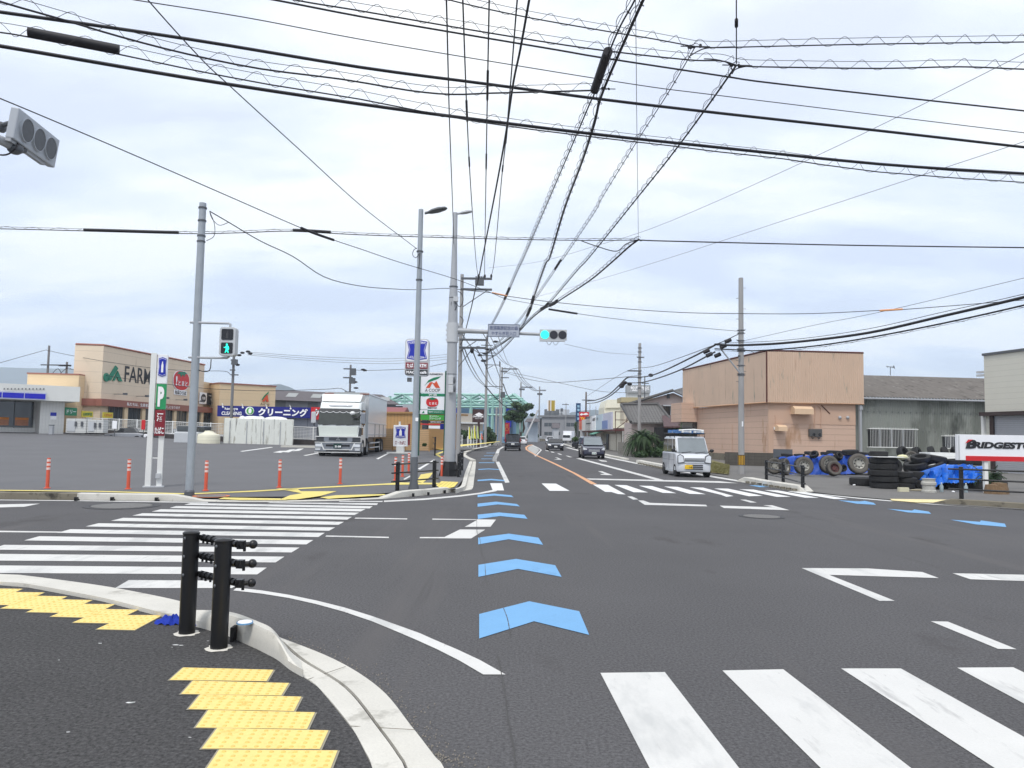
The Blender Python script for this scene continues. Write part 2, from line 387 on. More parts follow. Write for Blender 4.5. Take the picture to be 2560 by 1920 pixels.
# flush double strip on the right (kerb top + gutter with a groove)
GR = [(705, 1604), (760, 1650), (866, 1718), (954, 1826), (1000, 1890), (1016, 1920), (1068, 2060), (1095, 2300)]
KI2 = [(705, 1656), (760, 1692), (796, 1718), (872, 1808), (912, 1876), (931, 1920), (960, 2060), (975, 2300)]
KO2 = [(687, 1588), (836, 1648), (949, 1720), (1030, 1817), (1085, 1888), (1110, 1920), (1165, 2060), (1200, 2300)]
def strip(a, b, za, zb, n, name, m, seam=1.0):
    A = smooth_path([P(*q, za) for q in a], n); B_ = smooth_path([P(*q, zb) for q in b], n)
    mb = MB(); k = len(A); L = 0
    for i in range(k-1):
        mb.hexa([Vector((A[i].x, A[i].y, -.03)), Vector((A[i+1].x, A[i+1].y, -.03)), Vector((B_[i+1].x, B_[i+1].y, -.03)), Vector((B_[i].x, B_[i].y, -.03)), A[i], A[i+1], B_[i+1], B_[i]])
    return mb
struct(strip(KO2, [(x+3, y-1) for x, y in GR], .012, .02, 48, '', 0).build('gutter', CONC))
struct(strip([(x-4, y+2) for x, y in GR], KI2, .055, .052, 48, '', 0).build('kerb', CONC))
# joints across the strips
mb = MB()
for t in (.25, .62):
    a = P(*[lerp(KO2[int(t*5)][i], KO2[int(t*5)+1][i], t*5-int(t*5)) for i in (0, 1)], .021); b = P(*[lerp(KI2[int(t*5)][i], KI2[int(t*5)+1][i], t*5-int(t*5)) for i in (0, 1)], .058)
    mb.tube([a, b], .0018, 4)
struct(mb.build('kerb_joint', CONCO))
# far-left kerb along the side street: old dark piece and new raised piece
def kerb_px(pts, h, wd, m, name='kerb', z0=0, prof=None):
    base = [P(x, y, z0) for x, y in pts]; secs = []
    for i, a in enumerate(base):
        d = base[min(i+1, len(base)-1)]-base[max(i-1, 0)]; d.z = 0; d.normalize(); n = Vector((-d.y, d.x, 0))
        hh_ = h[i] if isinstance(h, (list, tuple)) else h
        secs.append([a+Vector((0, 0, -.02)), a+n*.015+Vector((0, 0, hh_-.015)), a+n*.035+Vector((0, 0, hh_)), a+n*wd+Vector((0, 0, hh_)), a+n*(wd+.01)+Vector((0, 0, -.02))])
    return struct(loft(name, secs, m).build(name, m))
kerb_px([(-700, 1232), (-200, 1241), (0, 1247.5), (191, 1250)], .155, .22, CONCO)
kerb_px([(191.5, 1250), (280, 1251), (360, 1252), (433, 1253), (505, 1254), (540, 1254.5)], [.155, .155, .155, .15, .035, .03], .22, CONC)
kerb_px([(541, 1254.5), (700, 1255), (850, 1252), (960, 1247)], .025, .14, CONC)
kerb_px([(960, 1247), (1005, 1243.5), (1028, 1241), (1080, 1236.5), (1120, 1232), (1142, 1228)], [.03, .15, .155, .155, .155, .03], .2, CONC)
# dark drain slots in the raised kerbs
mb = MB()
for x, y in ((190, 1247), (280, 1247), (391, 1248), (1033, 1237), (1071, 1234), (1112, 1229)):
    c = P(x, y, .05); mb.cyl(c+Vector((0, -.03, -.03)), c+Vector((0, .1, -.03)), .03, n=8); mb.box((c.x-.03, c.y-.03, .03), (c.x+.03, c.y+.05, .09))
struct(mb.build('kerb_drain', BLACK))
mb = MB(); c = P(582, 1590, .09); mb.box((c.x-.012, c.y-.03, .05), (c.x+.012, c.y+.06, .16)); struct(mb.build('kerb_drain', RUB))
# old seams in the asphalt and loose grit along the gutter
TAR = mat('seam_tar', S(72, 71, 70), .8, var=.3)
for pts_ in ([(1192, 1250), (1193, 1290), (1192, 1330), (1201, 1345), (1204, 1380), (1212, 1402), (1216, 1440), (1218, 1462)], [(1258, 1520), (1270, 1548), (1276, 1590)], [(1246, 1640), (1262, 1740), (1272, 1800), (1285, 1870), (1290, 1935)]):
    q = smooth_path([P(x+random.uniform(-2, 2), y, .0062) for x, y in pts_], 40); mb = MB()
    for i in range(len(q)-1):
        w_ = .002+.003*random.random(); mb.add([q[i]+Vector((-w_, 0, 0)), q[i+1]+Vector((-w_, 0, 0)), q[i+1]+Vector((w_, 0, 0)), q[i]+Vector((w_, 0, 0))], [(0, 1, 2, 3)])
    struct(mb.build('asphalt_crack', TAR))
mb = MB(); gk = smooth_path([P(*q_, .004) for q_ in KO2], 60)
for _ in range(420):
    i = random.randrange(len(gk)-1); p = gk[i].lerp(gk[i+1], random.random())+Vector((random.expovariate(14), random.uniform(-.02, .05), 0)); s_ = random.uniform(.002, .006)
    mb.add([p+Vector((-s_, -s_, 0)), p+Vector((s_, -s_*.6, 0)), p+Vector((s_*.7, s_, 0)), p+Vector((0, 0, s_*1.6))], [(0, 1, 3), (1, 2, 3), (2, 0, 3)])
struct(mb.build('grit', mat('grit_stone', S(128, 122, 112), .9, var=.4, sc_=40)), 'stuff')
# double strip running up the main road's left side
GO = [(1142, 1228), (1172, 1224.5), (1182, 1219), (1185, 1200), (1188, 1176), (1190, 1154)]
GI = [(1140, 1223), (1160, 1217), (1166, 1209), (1170, 1192), (1176, 1172), (1182, 1154)]
GI2 = [(1139, 1221), (1152, 1214.5), (1158, 1198), (1163, 1180), (1168, 1168), (1174, 1153)]
struct(strip(GO, [(x+.6, y) for x, y in GI], .02, .03, 20, '', 0).build('gutter', CONC))
struct(strip([(x-.8, y) for x, y in GI], GI2, .12, .12, 20, '', 0).build('kerb', CONC))
kerb_px([(1190, 1154), (1176, 1148), (1164, 1140), (1168, 1133), (1189, 1125), (1216, 1119), (1234, 1111.5), (1262, 1106.5), (1290, 1102)][::1], .12, .35, CONC)
# pavement beyond on the left of the main road
sheet('pavement', [P(x, y, .1) for x, y in [(1139, 1222), (1158, 1198), (1168, 1168), (1174, 1153), (1160, 1139), (1166, 1132), (1187, 1124), (1214, 1118), (1232, 1110.5), (1260, 1105.8), (1280, 1102), (1255, 1101), (1200, 1106), (1140, 1118), (1090, 1126), (1078, 1145), (1082, 1160), (1100, 1200), (1100, 1224)]], ASPL)
# right-hand kerbs
RK = [(1405, 1110), (1413, 1113), (1435, 1120), (1521, 1141.5), (1560, 1150)]
kerb_px(RK, .12, .35, CONC)
kerb_px([(1590, 1157), (1606, 1161), (1660, 1172), (1700, 1180)], .2, .35, CONC)
kerb_px([(1842, 1204), (1858, 1205.5), (1900, 1214), (1950, 1222), (1994, 1229), (2012, 1231)], [.05, .2, .2, .2, .2, .04], .35, CONC)
mb = MB()
for i in range(9):
    x = lerp(1868, 1985, i/8); y = lerp(1207.5, 1226, i/8); c = P(x, y-2, .06); mb.box((c.x-.06, c.y-.12, .03), (c.x+.06, c.y+.03, .10))
for i in range(9):
    x = lerp(1598, 1655, i/8); y = lerp(1158.5, 1170.5, i/8); c = P(x, y, .06); mb.box((c.x-.1, c.y-.2, .03), (c.x+.1, c.y+.05, .11))
struct(mb.build('kerb_drain', CONCO))
kerb_px([(2330, 1259), (2377, 1262), (2470, 1267.5), (2560, 1274), (2900, 1298)], [.02, .16, .16, .16, .16], .2, CONCO)
# pale worn yellow apron at the crossing
sheet('tactile_paving', [P(x, y, .028) for x, y in [(2225, 1247), (2380, 1249), (2352, 1256.5), (2290, 1256), (2230, 1251)]], mat('worn_yellow', S(232, 214, 160), .8, var=.12, sc_=2))
# ---------------------------------------------------------------- markings
def marks(name, polys, m, z=.004, jag=0):
    mb = MB()
    for pl in polys: mb.poly([P(x, y, z) for x, y in pl])
    return struct(mb.build(name, m))
# near right crosswalk: four stripes extended toward the viewer
ST = [((1501, 1682), (1662, 1680), (1848, 1920), (1624, 1920)), ((1806, 1676), (1958, 1673), (2278, 1920), (2052, 1920)), ((2103, 1671), (2252, 1671), (2700, 1920), (2487, 1920)), ((2393, 1669), (2533, 1668), (3060, 1920), (2860, 1920)), ((2684, 1667), (2820, 1665), (3420, 1920), (3230, 1920))]
pl = []
for a, b, c, d in ST:
    A, B_, C_, D_ = [P(*q, .004) for q in (a, b, c, d)]
    pl.append([A, B_, B_+(C_-B_)*1.35, A+(D_-A)*1.35])
mb = MB(); [mb.poly(p) for p in pl]; struct(mb.build('crosswalk_marking', PAINT))
# left crosswalk: stripes run across the picture   (y_top at left, right; x ends)
CW = [ # (xl_top, yl_top, xr_top, yr_top, xr_bot, yr_bot, xl_bot, yl_bot)
 (322, 1450, 612, 1452, 580, 1470, 288, 1470), (-60, 1413, 667, 1419, 643, 1436, -60, 1432), (-60, 1384, 711, 1391.5, 689, 1406, -60, 1401),
 (10, 1362, 749, 1368.7, 729, 1381, -25, 1374), (98, 1340.5, 783, 1350, 766, 1361, 60, 1351), (176, 1323, 812, 1332, 796, 1342.5, 142, 1332),
 (246, 1308, 838, 1318.5, 822, 1327, 214, 1316), (308, 1294.5, 860, 1304.5, 846, 1312, 277, 1302), (356, 1283, 880, 1292, 868, 1299, 331, 1289),
 (402, 1273, 898, 1281.5, 886, 1287.5, 379, 1279), (440, 1265, 914, 1272.5, 902, 1278.5, 424, 1270), (476, 1257.5, 932, 1265.5, 924, 1271, 460, 1262)]
marks('crosswalk_marking', [[(a, b), (c, d), (e_, f), (g, h)] for a, b, c, d, e_, f, g, h in CW] + [[(676, 1255.8), (945, 1258), (942, 1262.5), (668, 1257.5)], [(850, 1252.5), (958, 1252.5), (955, 1255), (846, 1254.5)]], PAINT)
# far crosswalk over the main road
FC = [[(1225, 1208), (1255, 1208), (1260, 1226), (1232, 1226)], [(1354, 1208.5), (1390, 1209), (1424, 1227), (1374, 1227)], [(1482, 1211), (1520, 1212), (1564, 1236), (1545, 1235), (1529, 1230), (1513, 1229.5)],
      [(1536, 1212), (1566, 1213), (1620, 1231), (1584, 1230.5)], [(1597, 1214), (1630, 1215), (1691, 1233), (1657, 1232)], [(1660, 1216), (1694, 1217), (1764, 1235.5), (1724, 1234.5)],
      [(1724, 1218), (1758, 1219), (1834, 1240), (1816, 1242), (1803, 1237)], [(1785, 1221), (1820, 1221.5), (1907, 1239.5), (1872, 1240.5)], [(1848, 1223), (1884, 1224), (1978, 1242), (1942, 1242)],
      [(1910, 1225), (1945, 1226), (2048, 1244.5), (2012, 1244)], [(1968, 1228), (2000, 1228), (2120, 1247.5), (2085, 1247.5)]]
marks('crosswalk_marking', FC, PAINTF)
LN = [[(592, 1469), (655, 1476), (723, 1487), (790, 1501), (859, 1518), (930, 1540), (1000, 1565), (1050, 1583), (1088, 1600), (1140, 1622), (1200, 1650), (1264, 1686), (1208, 1686), (1150, 1652), (1095, 1624), (1042, 1600), (1000, 1582), (930, 1553), (859, 1529), (790, 1510), (723, 1495), (655, 1484), (583, 1476)],
      [(889, 1294), (1018, 1296), (1018, 1298.5), (886, 1296.5)], [(816, 1338.5), (972, 1342), (972, 1345), (813, 1341.5)],
      [(1081, 1296.5), (1240, 1299), (1226, 1317), (1162, 1317), (1193, 1299.8), (1081, 1299)], [(1150, 1323.5), (1213, 1324), (1178, 1346), (1049, 1345.5), (1050, 1342.5), (1111, 1342.5)],
      [(-60, 1326), (158, 1329), (145, 1331.5), (-60, 1330)], [(-60, 1262), (100, 1259), (60, 1267), (-60, 1270)],
      [(-60, 1250), (191, 1252.5), (420, 1256), (520, 1257), (520, 1255), (191, 1250.8), (-60, 1248.5)],
      [(960, 1251.5), (1060, 1246), (1150, 1238), (1200, 1231.5), (1230, 1225), (1246, 1225), (1240, 1228), (1200, 1235), (1150, 1241.5), (1060, 1250), (960, 1255)],
      # edge line of the blue lane
      [(1239, 1154.5), (1248, 1154), (1274, 1206), (1263, 1207)],
      # stop line and lane lines
      [(1466, 1196), (1660, 1200), (1800, 1203), (1846, 1208), (1800, 1207), (1640, 1203), (1474, 1199)],
      [(1440, 1146), (1450, 1145.5), (1660, 1200), (1640, 1200)],
      [(2004, 1420), (2170, 1421), (2306, 1430), (2347, 1445), (2073, 1437), (2237, 1502), (2199, 1502)], [(2381, 1433), (2620, 1438), (2700, 1457), (2426, 1448)],
      [(2327, 1553), (2370, 1554), (2542, 1623), (2495, 1622)],
      [(1595, 1251), (1608, 1251), (1625, 1257), (1765, 1262), (1768, 1266), (1612, 1262)], [(1568, 1241), (1580, 1241), (1596, 1248.5), (1583, 1249)],
      [(1799, 1264), (1932, 1268), (1908, 1263), (1930, 1263), (1974, 1275.5), (1810, 1270)], [(1850, 1249), (1864, 1249), (1892, 1256), (1876, 1256.5)],
      [(1413, 1119), (1422, 1118.5), (1500, 1138), (1600, 1158), (1700, 1176), (1850, 1201), (1990, 1222), (1940, 1219), (1760, 1190), (1600, 1161.5), (1500, 1141)],
      [(2020, 1232), (2150, 1244.5), (2300, 1257), (2560, 1273), (2800, 1288), (2800, 1291), (2560, 1275.5), (2300, 1259), (2150, 1247), (2010, 1232)],
      # dashes of the lane line further off
      [(1362, 1125.5), (1370, 1126), (1372, 1128), (1366, 1127.5)], [(1376, 1129), (1382, 1129.2), (1387, 1132), (1379, 1131)], [(1393, 1133.5), (1399, 1134), (1406, 1137), (1399, 1136.5)], [(1414, 1139), (1420, 1139.5), (1431, 1143), (1424, 1143)],
      # arrow marks in the lanes
      [(1387, 1143.5), (1394, 1144), (1405, 1149), (1384, 1149), (1396, 1147)], [(1495, 1178), (1505, 1178), (1532, 1188), (1504, 1187), (1500, 1185), (1512, 1185)], [(1494, 1149), (1516, 1152), (1518, 1154.5), (1504, 1153.5)],
      # zebra line on the left bend
      [(1336, 1140.5), (1340, 1141), (1355, 1125), (1346, 1119), (1330, 1111.5), (1326, 1112), (1344, 1119.6), (1351, 1125)]]
for i in range(7): y = 1153-2.6*i; x0_ = 1231.5 + (0, -.5, -.2, .6, 1.8, 3.4, 5.4)[i]; LN.append([(x0_, y-1.2), (x0_+10.5, y-1.2), (x0_+11, y), (x0_, y)])
LN.append([(1238, 1134), (1247, 1134), (1250, 1124), (1262, 1116.5), (1257, 1116), (1243, 1123.5)])
marks('lane_marking', LN, PAINT, .0045)
marks('lane_marking', [[(1330, 1111), (1321, 1113), (1313, 1118), (1314, 1124), (1325, 1131), (1340, 1139), (1380, 1158), (1430, 1182), (1478, 1210.5), (1493, 1210.5), (1440, 1183), (1390, 1159), (1345, 1139), (1328, 1130), (1319, 1124), (1318, 1119), (1323, 1115), (1332, 1112.5)]], ORNP, .005)
marks('traffic_island_marking', [[(1333, 1112), (1324, 1115.5), (1319.5, 1119.5), (1321, 1125), (1330, 1131), (1336, 1139), (1348, 1125), (1342, 1119)]], mat('pale_hatch', S(176, 176, 172), .8, lines=[(1, 1.6, .5, .3, 0)]), .0038)
# blue arrowheads (chevrons)
BL = [[(1198, 1535), (1323, 1503), (1448, 1528), (1473, 1587), (1335, 1553), (1198, 1596)], [(1196, 1412), (1290, 1397), (1388, 1413), (1404, 1442), (1295, 1422), (1196, 1442)],
      [(1195.5, 1344), (1272, 1334), (1346, 1344), (1358, 1362), (1272, 1348), (1195.5, 1361)], [(1194, 1286.5), (1248, 1281), (1311, 1287), (1319, 1297), (1250, 1290), (1195, 1297.5)],
      [(1194, 1259), (1240, 1254), (1292, 1260), (1300, 1266), (1245, 1261), (1194, 1267)], [(1194, 1237), (1236, 1234), (1278, 1238), (1284, 1243), (1236, 1239), (1194, 1243)],
      [(1194, 1199.5), (1228, 1197), (1260, 1200), (1262, 1203), (1228, 1200.5), (1194, 1203)], [(1196, 1172.5), (1222, 1171.2), (1247, 1172.8), (1248, 1174.6), (1222, 1173.2), (1196, 1174.6)]]
marks('blue_lane_marking', BL, BLUEP, .0055)
marks('lane_marking', [[(1197, 1156), (1236, 1156), (1236, 1157.3), (1197, 1157.3)], [(1203, 1146.6), (1230, 1146.6), (1230, 1147.6), (1203, 1147.6)], [(1210, 1139), (1232, 1139), (1232, 1140), (1210, 1140)], [(1216, 1132), (1237, 1132), (1237, 1132.8), (1216, 1132.8)]], BLUEP, .0055)
marks('blue_lane_marking', [[(2095, 1250.5), (2150, 1253.5), (2162, 1252), (2184, 1257), (2190, 1262), (2140, 1259)], [(2218, 1272), (2280, 1276.5), (2286, 1273.5), (2322, 1279), (2328, 1284.5), (2270, 1281)],
      [(2375, 1299), (2450, 1304.5), (2452, 1301), (2512, 1309), (2516, 1317.5), (2440, 1311)], [(1872, 1213), (1900, 1213.5), (1922, 1217), (1900, 1218)]], BLUEP, .0055)
# parking bays
def lmarks(polys, m, dz=.036):
    mb = MB()
    for pl_ in polys: mb.poly([PL(x, y, dz) for x, y in pl_])
    return struct(mb.build('bay_marking', m))
PYW = mat('pale_bay_line', S(215, 215, 212), .8, var=.1)
lmarks([[(599, 1128), (678, 1117.5), (683, 1118.5), (606, 1129)], [(758, 1138.5), (800, 1130.5), (806, 1131.5), (765, 1139.5)], [(940, 1147), (972, 1131), (978, 1131), (946, 1148)], [(0, 1090.5), (52, 1088), (120, 1090.5), (205, 1092), (205, 1093), (110, 1092), (30, 1092)],
        [(682, 1131), (700, 1127), (716, 1127), (702, 1132)], [(706, 1130), (724, 1124), (740, 1123), (722, 1131)], [(730, 1128), (745, 1122), (760, 1121), (748, 1127)], [(1044, 1172), (1084, 1149), (1088, 1150), (1050, 1174)]], PYW)
mb = MB()
struct(marks('lane_marking', [[(1008, 1198), (1026, 1188), (1033, 1188), (1012, 1199)]], PAINT, .13))
# yellow edging band and tactile tiles at the far-left corner
lmarks([[(-60, 1224), (240, 1227), (470, 1233.5), (640, 1226), (760, 1219), (960, 1209), (1000, 1206), (1100, 1207), (1100, 1210.5), (960, 1212), (760, 1222), (640, 1229), (470, 1236), (240, 1229), (-60, 1226)],
        [(690, 1221), (742, 1221), (752, 1228), (842, 1228), (800, 1240), (740, 1248.5), (700, 1248.5), (725, 1238), (755, 1233)],
        [(546, 1247), (560, 1243.5), (640, 1245), (700, 1246), (720, 1250), (600, 1250)], [(800, 1243), (840, 1238), (960, 1235), (965, 1237.5), (880, 1243), (820, 1247)],
        [(1042, 1203), (1052, 1186), (1083, 1181), (1075, 1192), (1057, 1207)], [(1086, 1135), (1110, 1127), (1112, 1129), (1096, 1136), (1104, 1142), (1101, 1144)]], YELF, .04)
lmarks([[(1091, 1213), (1103, 1203), (1146, 1205), (1136, 1217), (1122, 1220), (1098, 1219)]], mat('yellow_grooved', S(240, 215, 110), .7, lines=[(0, .12, .04, .25, 0)]), .125)
lmarks([[(1085, 1122), (1140, 1112), (1190, 1109), (1250, 1103), (1250, 1104), (1200, 1110.5), (1150, 1116), (1105, 1124)]], YELF, .108)
# tactile tiles at the near corner: rows of 2 x 2 studded tiles
def tile_row(quads, h=.006, dots=(10, 5)):
    mb = MB(); gm = MB(); sm = MB()
    for qi, q in enumerate(quads):
        A = [P(x, y, PV+h+.0006*(qi % 3)) for x, y in q]        # tl, tr, br, bl
        c = sum(A, Vector())/4
        B_ = [c+(p-c)*.975 for p in A]
        mb.poly(B_); gm.poly([p-Vector((0, 0, .003)) for p in [c+(p-c)*1.012 for p in A]])
        for i in range(dots[0]):
            for j in range(dots[1]):
                u = (i+.5)/dots[0]; v = (j+.5)/dots[1]
                if i >= dots[0]//2: u = .5+(i-dots[0]//2+.5)/dots[0]
                t = B_[0].lerp(B_[1], u); b_ = B_[3].lerp(B_[2], u); p = t.lerp(b_, v)
                sm.cyl(p, p+Vector((0, 0, .0045)), .0125, .009, 8)
    struct(gm.build('tile_grout', GROUT))
    o = struct(mb.build('tactile_paving', YELP)); s_ = sm.build('stud', YELD, o); return o
tile_row([[(456, 1668), (687, 1674), (669, 1703), (420, 1700)], [(480, 1701), (726, 1707), (706, 1739), (449, 1735)], [(498, 1735), (757, 1741), (738, 1778), (467, 1773)], [(518, 1774), (791, 1780), (771, 1823), (485, 1819)],
          [(540, 1819), (825, 1825), (803, 1873), (500, 1872)], [(545, 1873), (848, 1875), (826, 1932), (505, 1932)], [(560, 1932), (880, 1932), (860, 2010), (520, 2010)]])
tile_row([[(317.4, 1537.1), (408.2, 1537.1), (336.8, 1575.6), (238.2, 1573.3)], [(259.9, 1522.2), (348.1, 1523.6), (274.0, 1558.4), (179.0, 1556.6)], [(203.0, 1509.1), (289.3, 1510.0), (218.8, 1544.4), (123.0, 1541.7)], [(146.9, 1497.8), (232.8, 1499.6), (160.9, 1532.6), (63.3, 1530.4)], [(88.6, 1488.8), (169.5, 1490.6), (99.9, 1523.6), (-1.8, 1521.3)], [(29.8, 1479.3), (113.0, 1480.6), (41.1, 1513.2), (-56.1, 1511.4)], [(-24.4, 1470.7), (58.8, 1471.6), (-15.4, 1503.2), (-110.3, 1501.9)], [(-83.2, 1461.6), (0.0, 1462.5), (-74.1, 1493.3), (-169.1, 1491.9)]], dots=(6, 6))
# small litter and paint specks
mb = MB()
for x, y, s_ in ((440, 1612, .03), (452, 1613, .02), (520, 1602, .012), (325, 1756, .03), (332, 1755, .02), (170, 1830, .012), (475, 1843, .01), (430, 1618, .008), (250, 1608, .018), (147, 1650, .01)):
    c = P(x, y, PV+.003); n = 7; mb.poly([c+Vector((s_*(.6+.5*random.random())*math.cos(a), s_*(.25+.3*random.random())*math.sin(a), 0)) for a in [2*math.pi*i/n for i in range(n)]])
struct(mb.build('paint_speck', WHT), 'stuff')
# manholes
def manhole(px, py, r, lab, z=.005, lot=False):
    c = PL(px, py, .04) if lot else P(px, py, z)
    t = thing('manhole_cover', lab, 'manhole cover', c)
    mb = MB(); mb.lathe([(r*.97, 0), (r*.97, .006), (0, .006)], 28); mb.build('lid', mat('cast_iron', S(118, 116, 112), .6, .3, var=.25, sc_=14, lines=[(0, .09, .02, .3, .002), (1, .09, .02, .3, .002)]), t)
    mb = MB(); mb.lathe([(r*1.22, 0), (r*1.22, .003), (r, .003), (r, 0)], 28); mb.build('rim', mat('dark_patch', S(70, 70, 72), .85) if not lot else mat('red_ring', S(200, 120, 80), .8), t); return t
manhole(305, 1264.5, .62, 'round iron manhole cover in a dark asphalt ring beside the left crosswalk')
manhole(1904, 1291, .4, 'worn iron manhole cover in the middle of the open junction')
manhole(528, 1240, .36, 'manhole cover with a red ring beside the foot of the pedestrian signal pole', lot=True)
# kerbside reflector and cloth
c = P(612, 1557, PV+.17); t = thing('kerb_reflector', 'round white and blue reflector disc lying on top of the near kerb', 'reflector', c)
MB().lathe([(0, .012), (.05, .012), (.056, .004), (.056, 0)], 24).build('disc', WHI, t, smooth=True); MB().lathe([(.058, .0), (.06, .008), (.06, -.004), (.058, -.004)], 24).build('blue_ring', BLUEP, t)
def cloth(px, py, rx, ry, h, seed, z, m, nn=14, fold=14.):
    rnd = random.Random(seed); c = P(px, py, z); mb = MB(); ph = [rnd.random()*6 for _ in range(6)]
    for j in range(nn+1):
        rr = j/nn
        for i in range(32):
            a = 2*math.pi*i/32; k = 1+.22*math.sin(2*a+ph[0])+.14*math.sin(5*a+ph[1])
            f = .6+.4*math.sin(3*a+fold*rr*.4+ph[2])*math.cos(2*a-fold*rr*.5+ph[3])
            mb.v.append(Vector((rr*rx*k*math.cos(a), rr*ry*k*math.sin(a), h*f*(1-rr**3)+.012*math.sin(9*a+ph[4])*(rr) + .004)))
    for j in range(nn):
        for i in range(32): mb.f.append((j*32+i, j*32+(i+1) % 32, (j+1)*32+(i+1) % 32, (j+1)*32+i))
    return mb, c
CLB = mat('blue_cloth', S(28, 56, 165), .9, var=.2, sc_=20, bump=.003, bs=150)
mb, c = cloth(432, 1558, .11, .09, .075, 3, PV, CLB); mb.v = [v+c for v in mb.v]
m2, c2 = cloth(482, 1563, .09, .05, .05, 5, PV, CLB); mb.add([v+c2 for v in m2.v], m2.f)
tag(mb.build('cloth', CLB, smooth=True), 'crumpled bright blue rag lying on the pavement behind the two black bollards', 'rag')
# hills
def hills(name, pts, Y, m, dep=500):
    mb = MB(); n = len(pts); K = 7
    for k in range(K):
        for i, (x, y) in enumerate(pts):
            p = D(x, y, Y); q = k/(K-1); zz_ = max(0, p.z)*math.sin(math.pi*(.5+q*.0)) * (q**.7) + (math.sin(i*1.7+k*2.1)+math.sin(i*.9-k))*5*(1-q)*q*4
            mb.v.append(Vector((p.x*(1-(1-q)*.06), p.y-dep*(1-q), zz_-2*(1-q))))
    for k in range(K-1):
        for i in range(n-1): a = k*n+i; mb.f.append((a, a+1, a+n+1, a+n))
    return struct(mb.build(name, m, smooth=True))
HM = mat('hill_forest', S(46, 60, 62), .95, var=.35, sc_=.02, det=8)
hills('hills', [(-400, 930), (-150, 922), (0, 918), (60, 920), (120, 921), (190, 922), (260, 930), (330, 945), (420, 957), (480, 962), (520, 960), (560, 964), (600, 972), (640, 982), (680, 1000), (760, 1040), (820, 1075)], 3600, HM)
hills('hills', [(560, 1010), (600, 990), (640, 972), (665, 962), (700, 960), (725, 968), (752, 982), (790, 1002), (840, 1030), (900, 1065)], 2300, HM)
hills('hills', [(1280, 1060), (1310, 1044), (1330, 1036), (1350, 1040), (1380, 1048), (1405, 1040), (1430, 1030), (1462, 1026), (1490, 1024), (1520, 1034), (1560, 1050), (1640, 1070)], 2600, HM)
# ================================================================ STREET FURNITURE
def bollard(px, py, label):
    c = P(px, py, PV); t = thing('bollard', label, 'bollard', c, group='black steel bollards on the near corner')
    mb = MB(); mb.lathe([(0, .0), (.0625, 0), (.0625, .785), (.065, .787), (.066, .80), (.055, .81), (0, .815)], 28); mb.build('post', BLACK, t, smooth=True)
    mb = MB(); n = 22
    mb.v = [Vector((0, 0, .012))]+[Vector(((.098+.012*math.sin(i*2.3)+.008*math.sin(i*5))*math.cos(2*math.pi*i/n), (.1+.010*math.sin(i*1.7))*math.sin(2*math.pi*i/n), .004)) for i in range(n)]
    mb.f = [(0, 1+i, 1+(i+1) % n) for i in range(n)]; mb.build('grout_collar', mat('white_grout', S(214, 210, 200), .9, var=.1, sc_=20), t)
    for z in (.76, .615, .47):
        a = math.atan2(-c.y, -c.x)-.85
        mb = MB(); mb.ell((.062*math.cos(a), .062*math.sin(a), z), (.012, .012, .014), 8, 5); mb.build('bolt', STEELD, t, smooth=True)
    return t, c
b1, c1 = bollard(467, 1584, 'rear black bollard of the near pair, with a blue rag at its foot')
b2, c2 = bollard(547, 1621, 'front black bollard of the pair on the near corner, nearest the kerb')
t = thing('guard_pipe', 'three short black pipe rails with clamps joining the two near bollards', 'guard rail', c2)
dr = (c2-c1).normalized(); pr = Vector((dr.y, -dr.x, 0))
off = Vector((.065, .05, 0))
for z in (.76, .615, .47):
    a = c1+Vector((.06, .03, z)); e = c2+Vector((.11, .06, z)); mb = MB()
    d = (e-a).normalized(); mb.tube([a, e+d*.02], .021, 10)
    mb.cyl(e+d*.0, e+d*.035, .03, n=10)
    e2 = e+Vector((.085, .03, 0)); mb.tube([e, e2], .02, 10); mb.ell(e2, (.034, .034, .034), 12, 8)
    for q in (.04, .10, .17): mb.cyl(a+d*q, a+d*(q+.025), .03, n=8); mb.cyl(a+d*(q+.01)+Vector((0, 0, -.045)), a+d*(q+.01), .01, n=6)
    for q in (-.12, -.06): mb.cyl(e+d*q, e+d*(q+.025), .03, n=8)
    mb.box((e.x-.02, e.y-.03, e.z-.03), (e.x+.03, e.y+.03, e.z+.03)); mb.cyl(e+Vector((.03, 0, -.05)), e+Vector((.03, 0, 0)), .012, n=6)
    mb.build('rail', BLACK, t, smooth=True, world=True)
# ---- delineators
def delin(c, label, first=[]):
    if first: return copy_thing(first[0], c, 0, label)
    t = thing('delineator_post', label, 'delineator', c, group='orange delineator posts along the lot edge')
    MB().lathe([(0, 0), (.085, 0), (.085, .02), (.05, .03), (.045, .06), (.045, .8), (.04, .815), (0, .818)], 18).build('post', ORANGE, t, smooth=True)
    for z in (.50, .61, .72): MB().lathe([(.0475, z), (.0475, z+.062)], 18).build('reflective_band', REFL, t)
    first.append(t); return t
DL = [(118, 1221, 'orange delineator post furthest left on the lot edge, below the store front'), (320, 1223, 'orange delineator post just left of the white two-legged parking sign'),
      (514, 1227, 'orange delineator post just right of the pedestrian signal pole'), (698, 1219, 'orange delineator post alone on the lot edge below the blue shop sign'), (850, 1210, 'orange delineator post in front of the white truck'),
      (988, 1201, 'orange delineator post touching the left end of the black corner railing'), (1006, 1192, 'middle orange delineator of three seen through the black corner railing'), (1021.5, 1183, 'orange delineator just left of the lamp post, rearmost of three'),
      (1104, 1195, 'front orange delineator beside the foot of the big signal pole'), (1111, 1188, 'rear orange delineator half hidden by the big signal pole')]
for x, y, l in DL:
    c = PL(x, y, .03); delin(c, l)
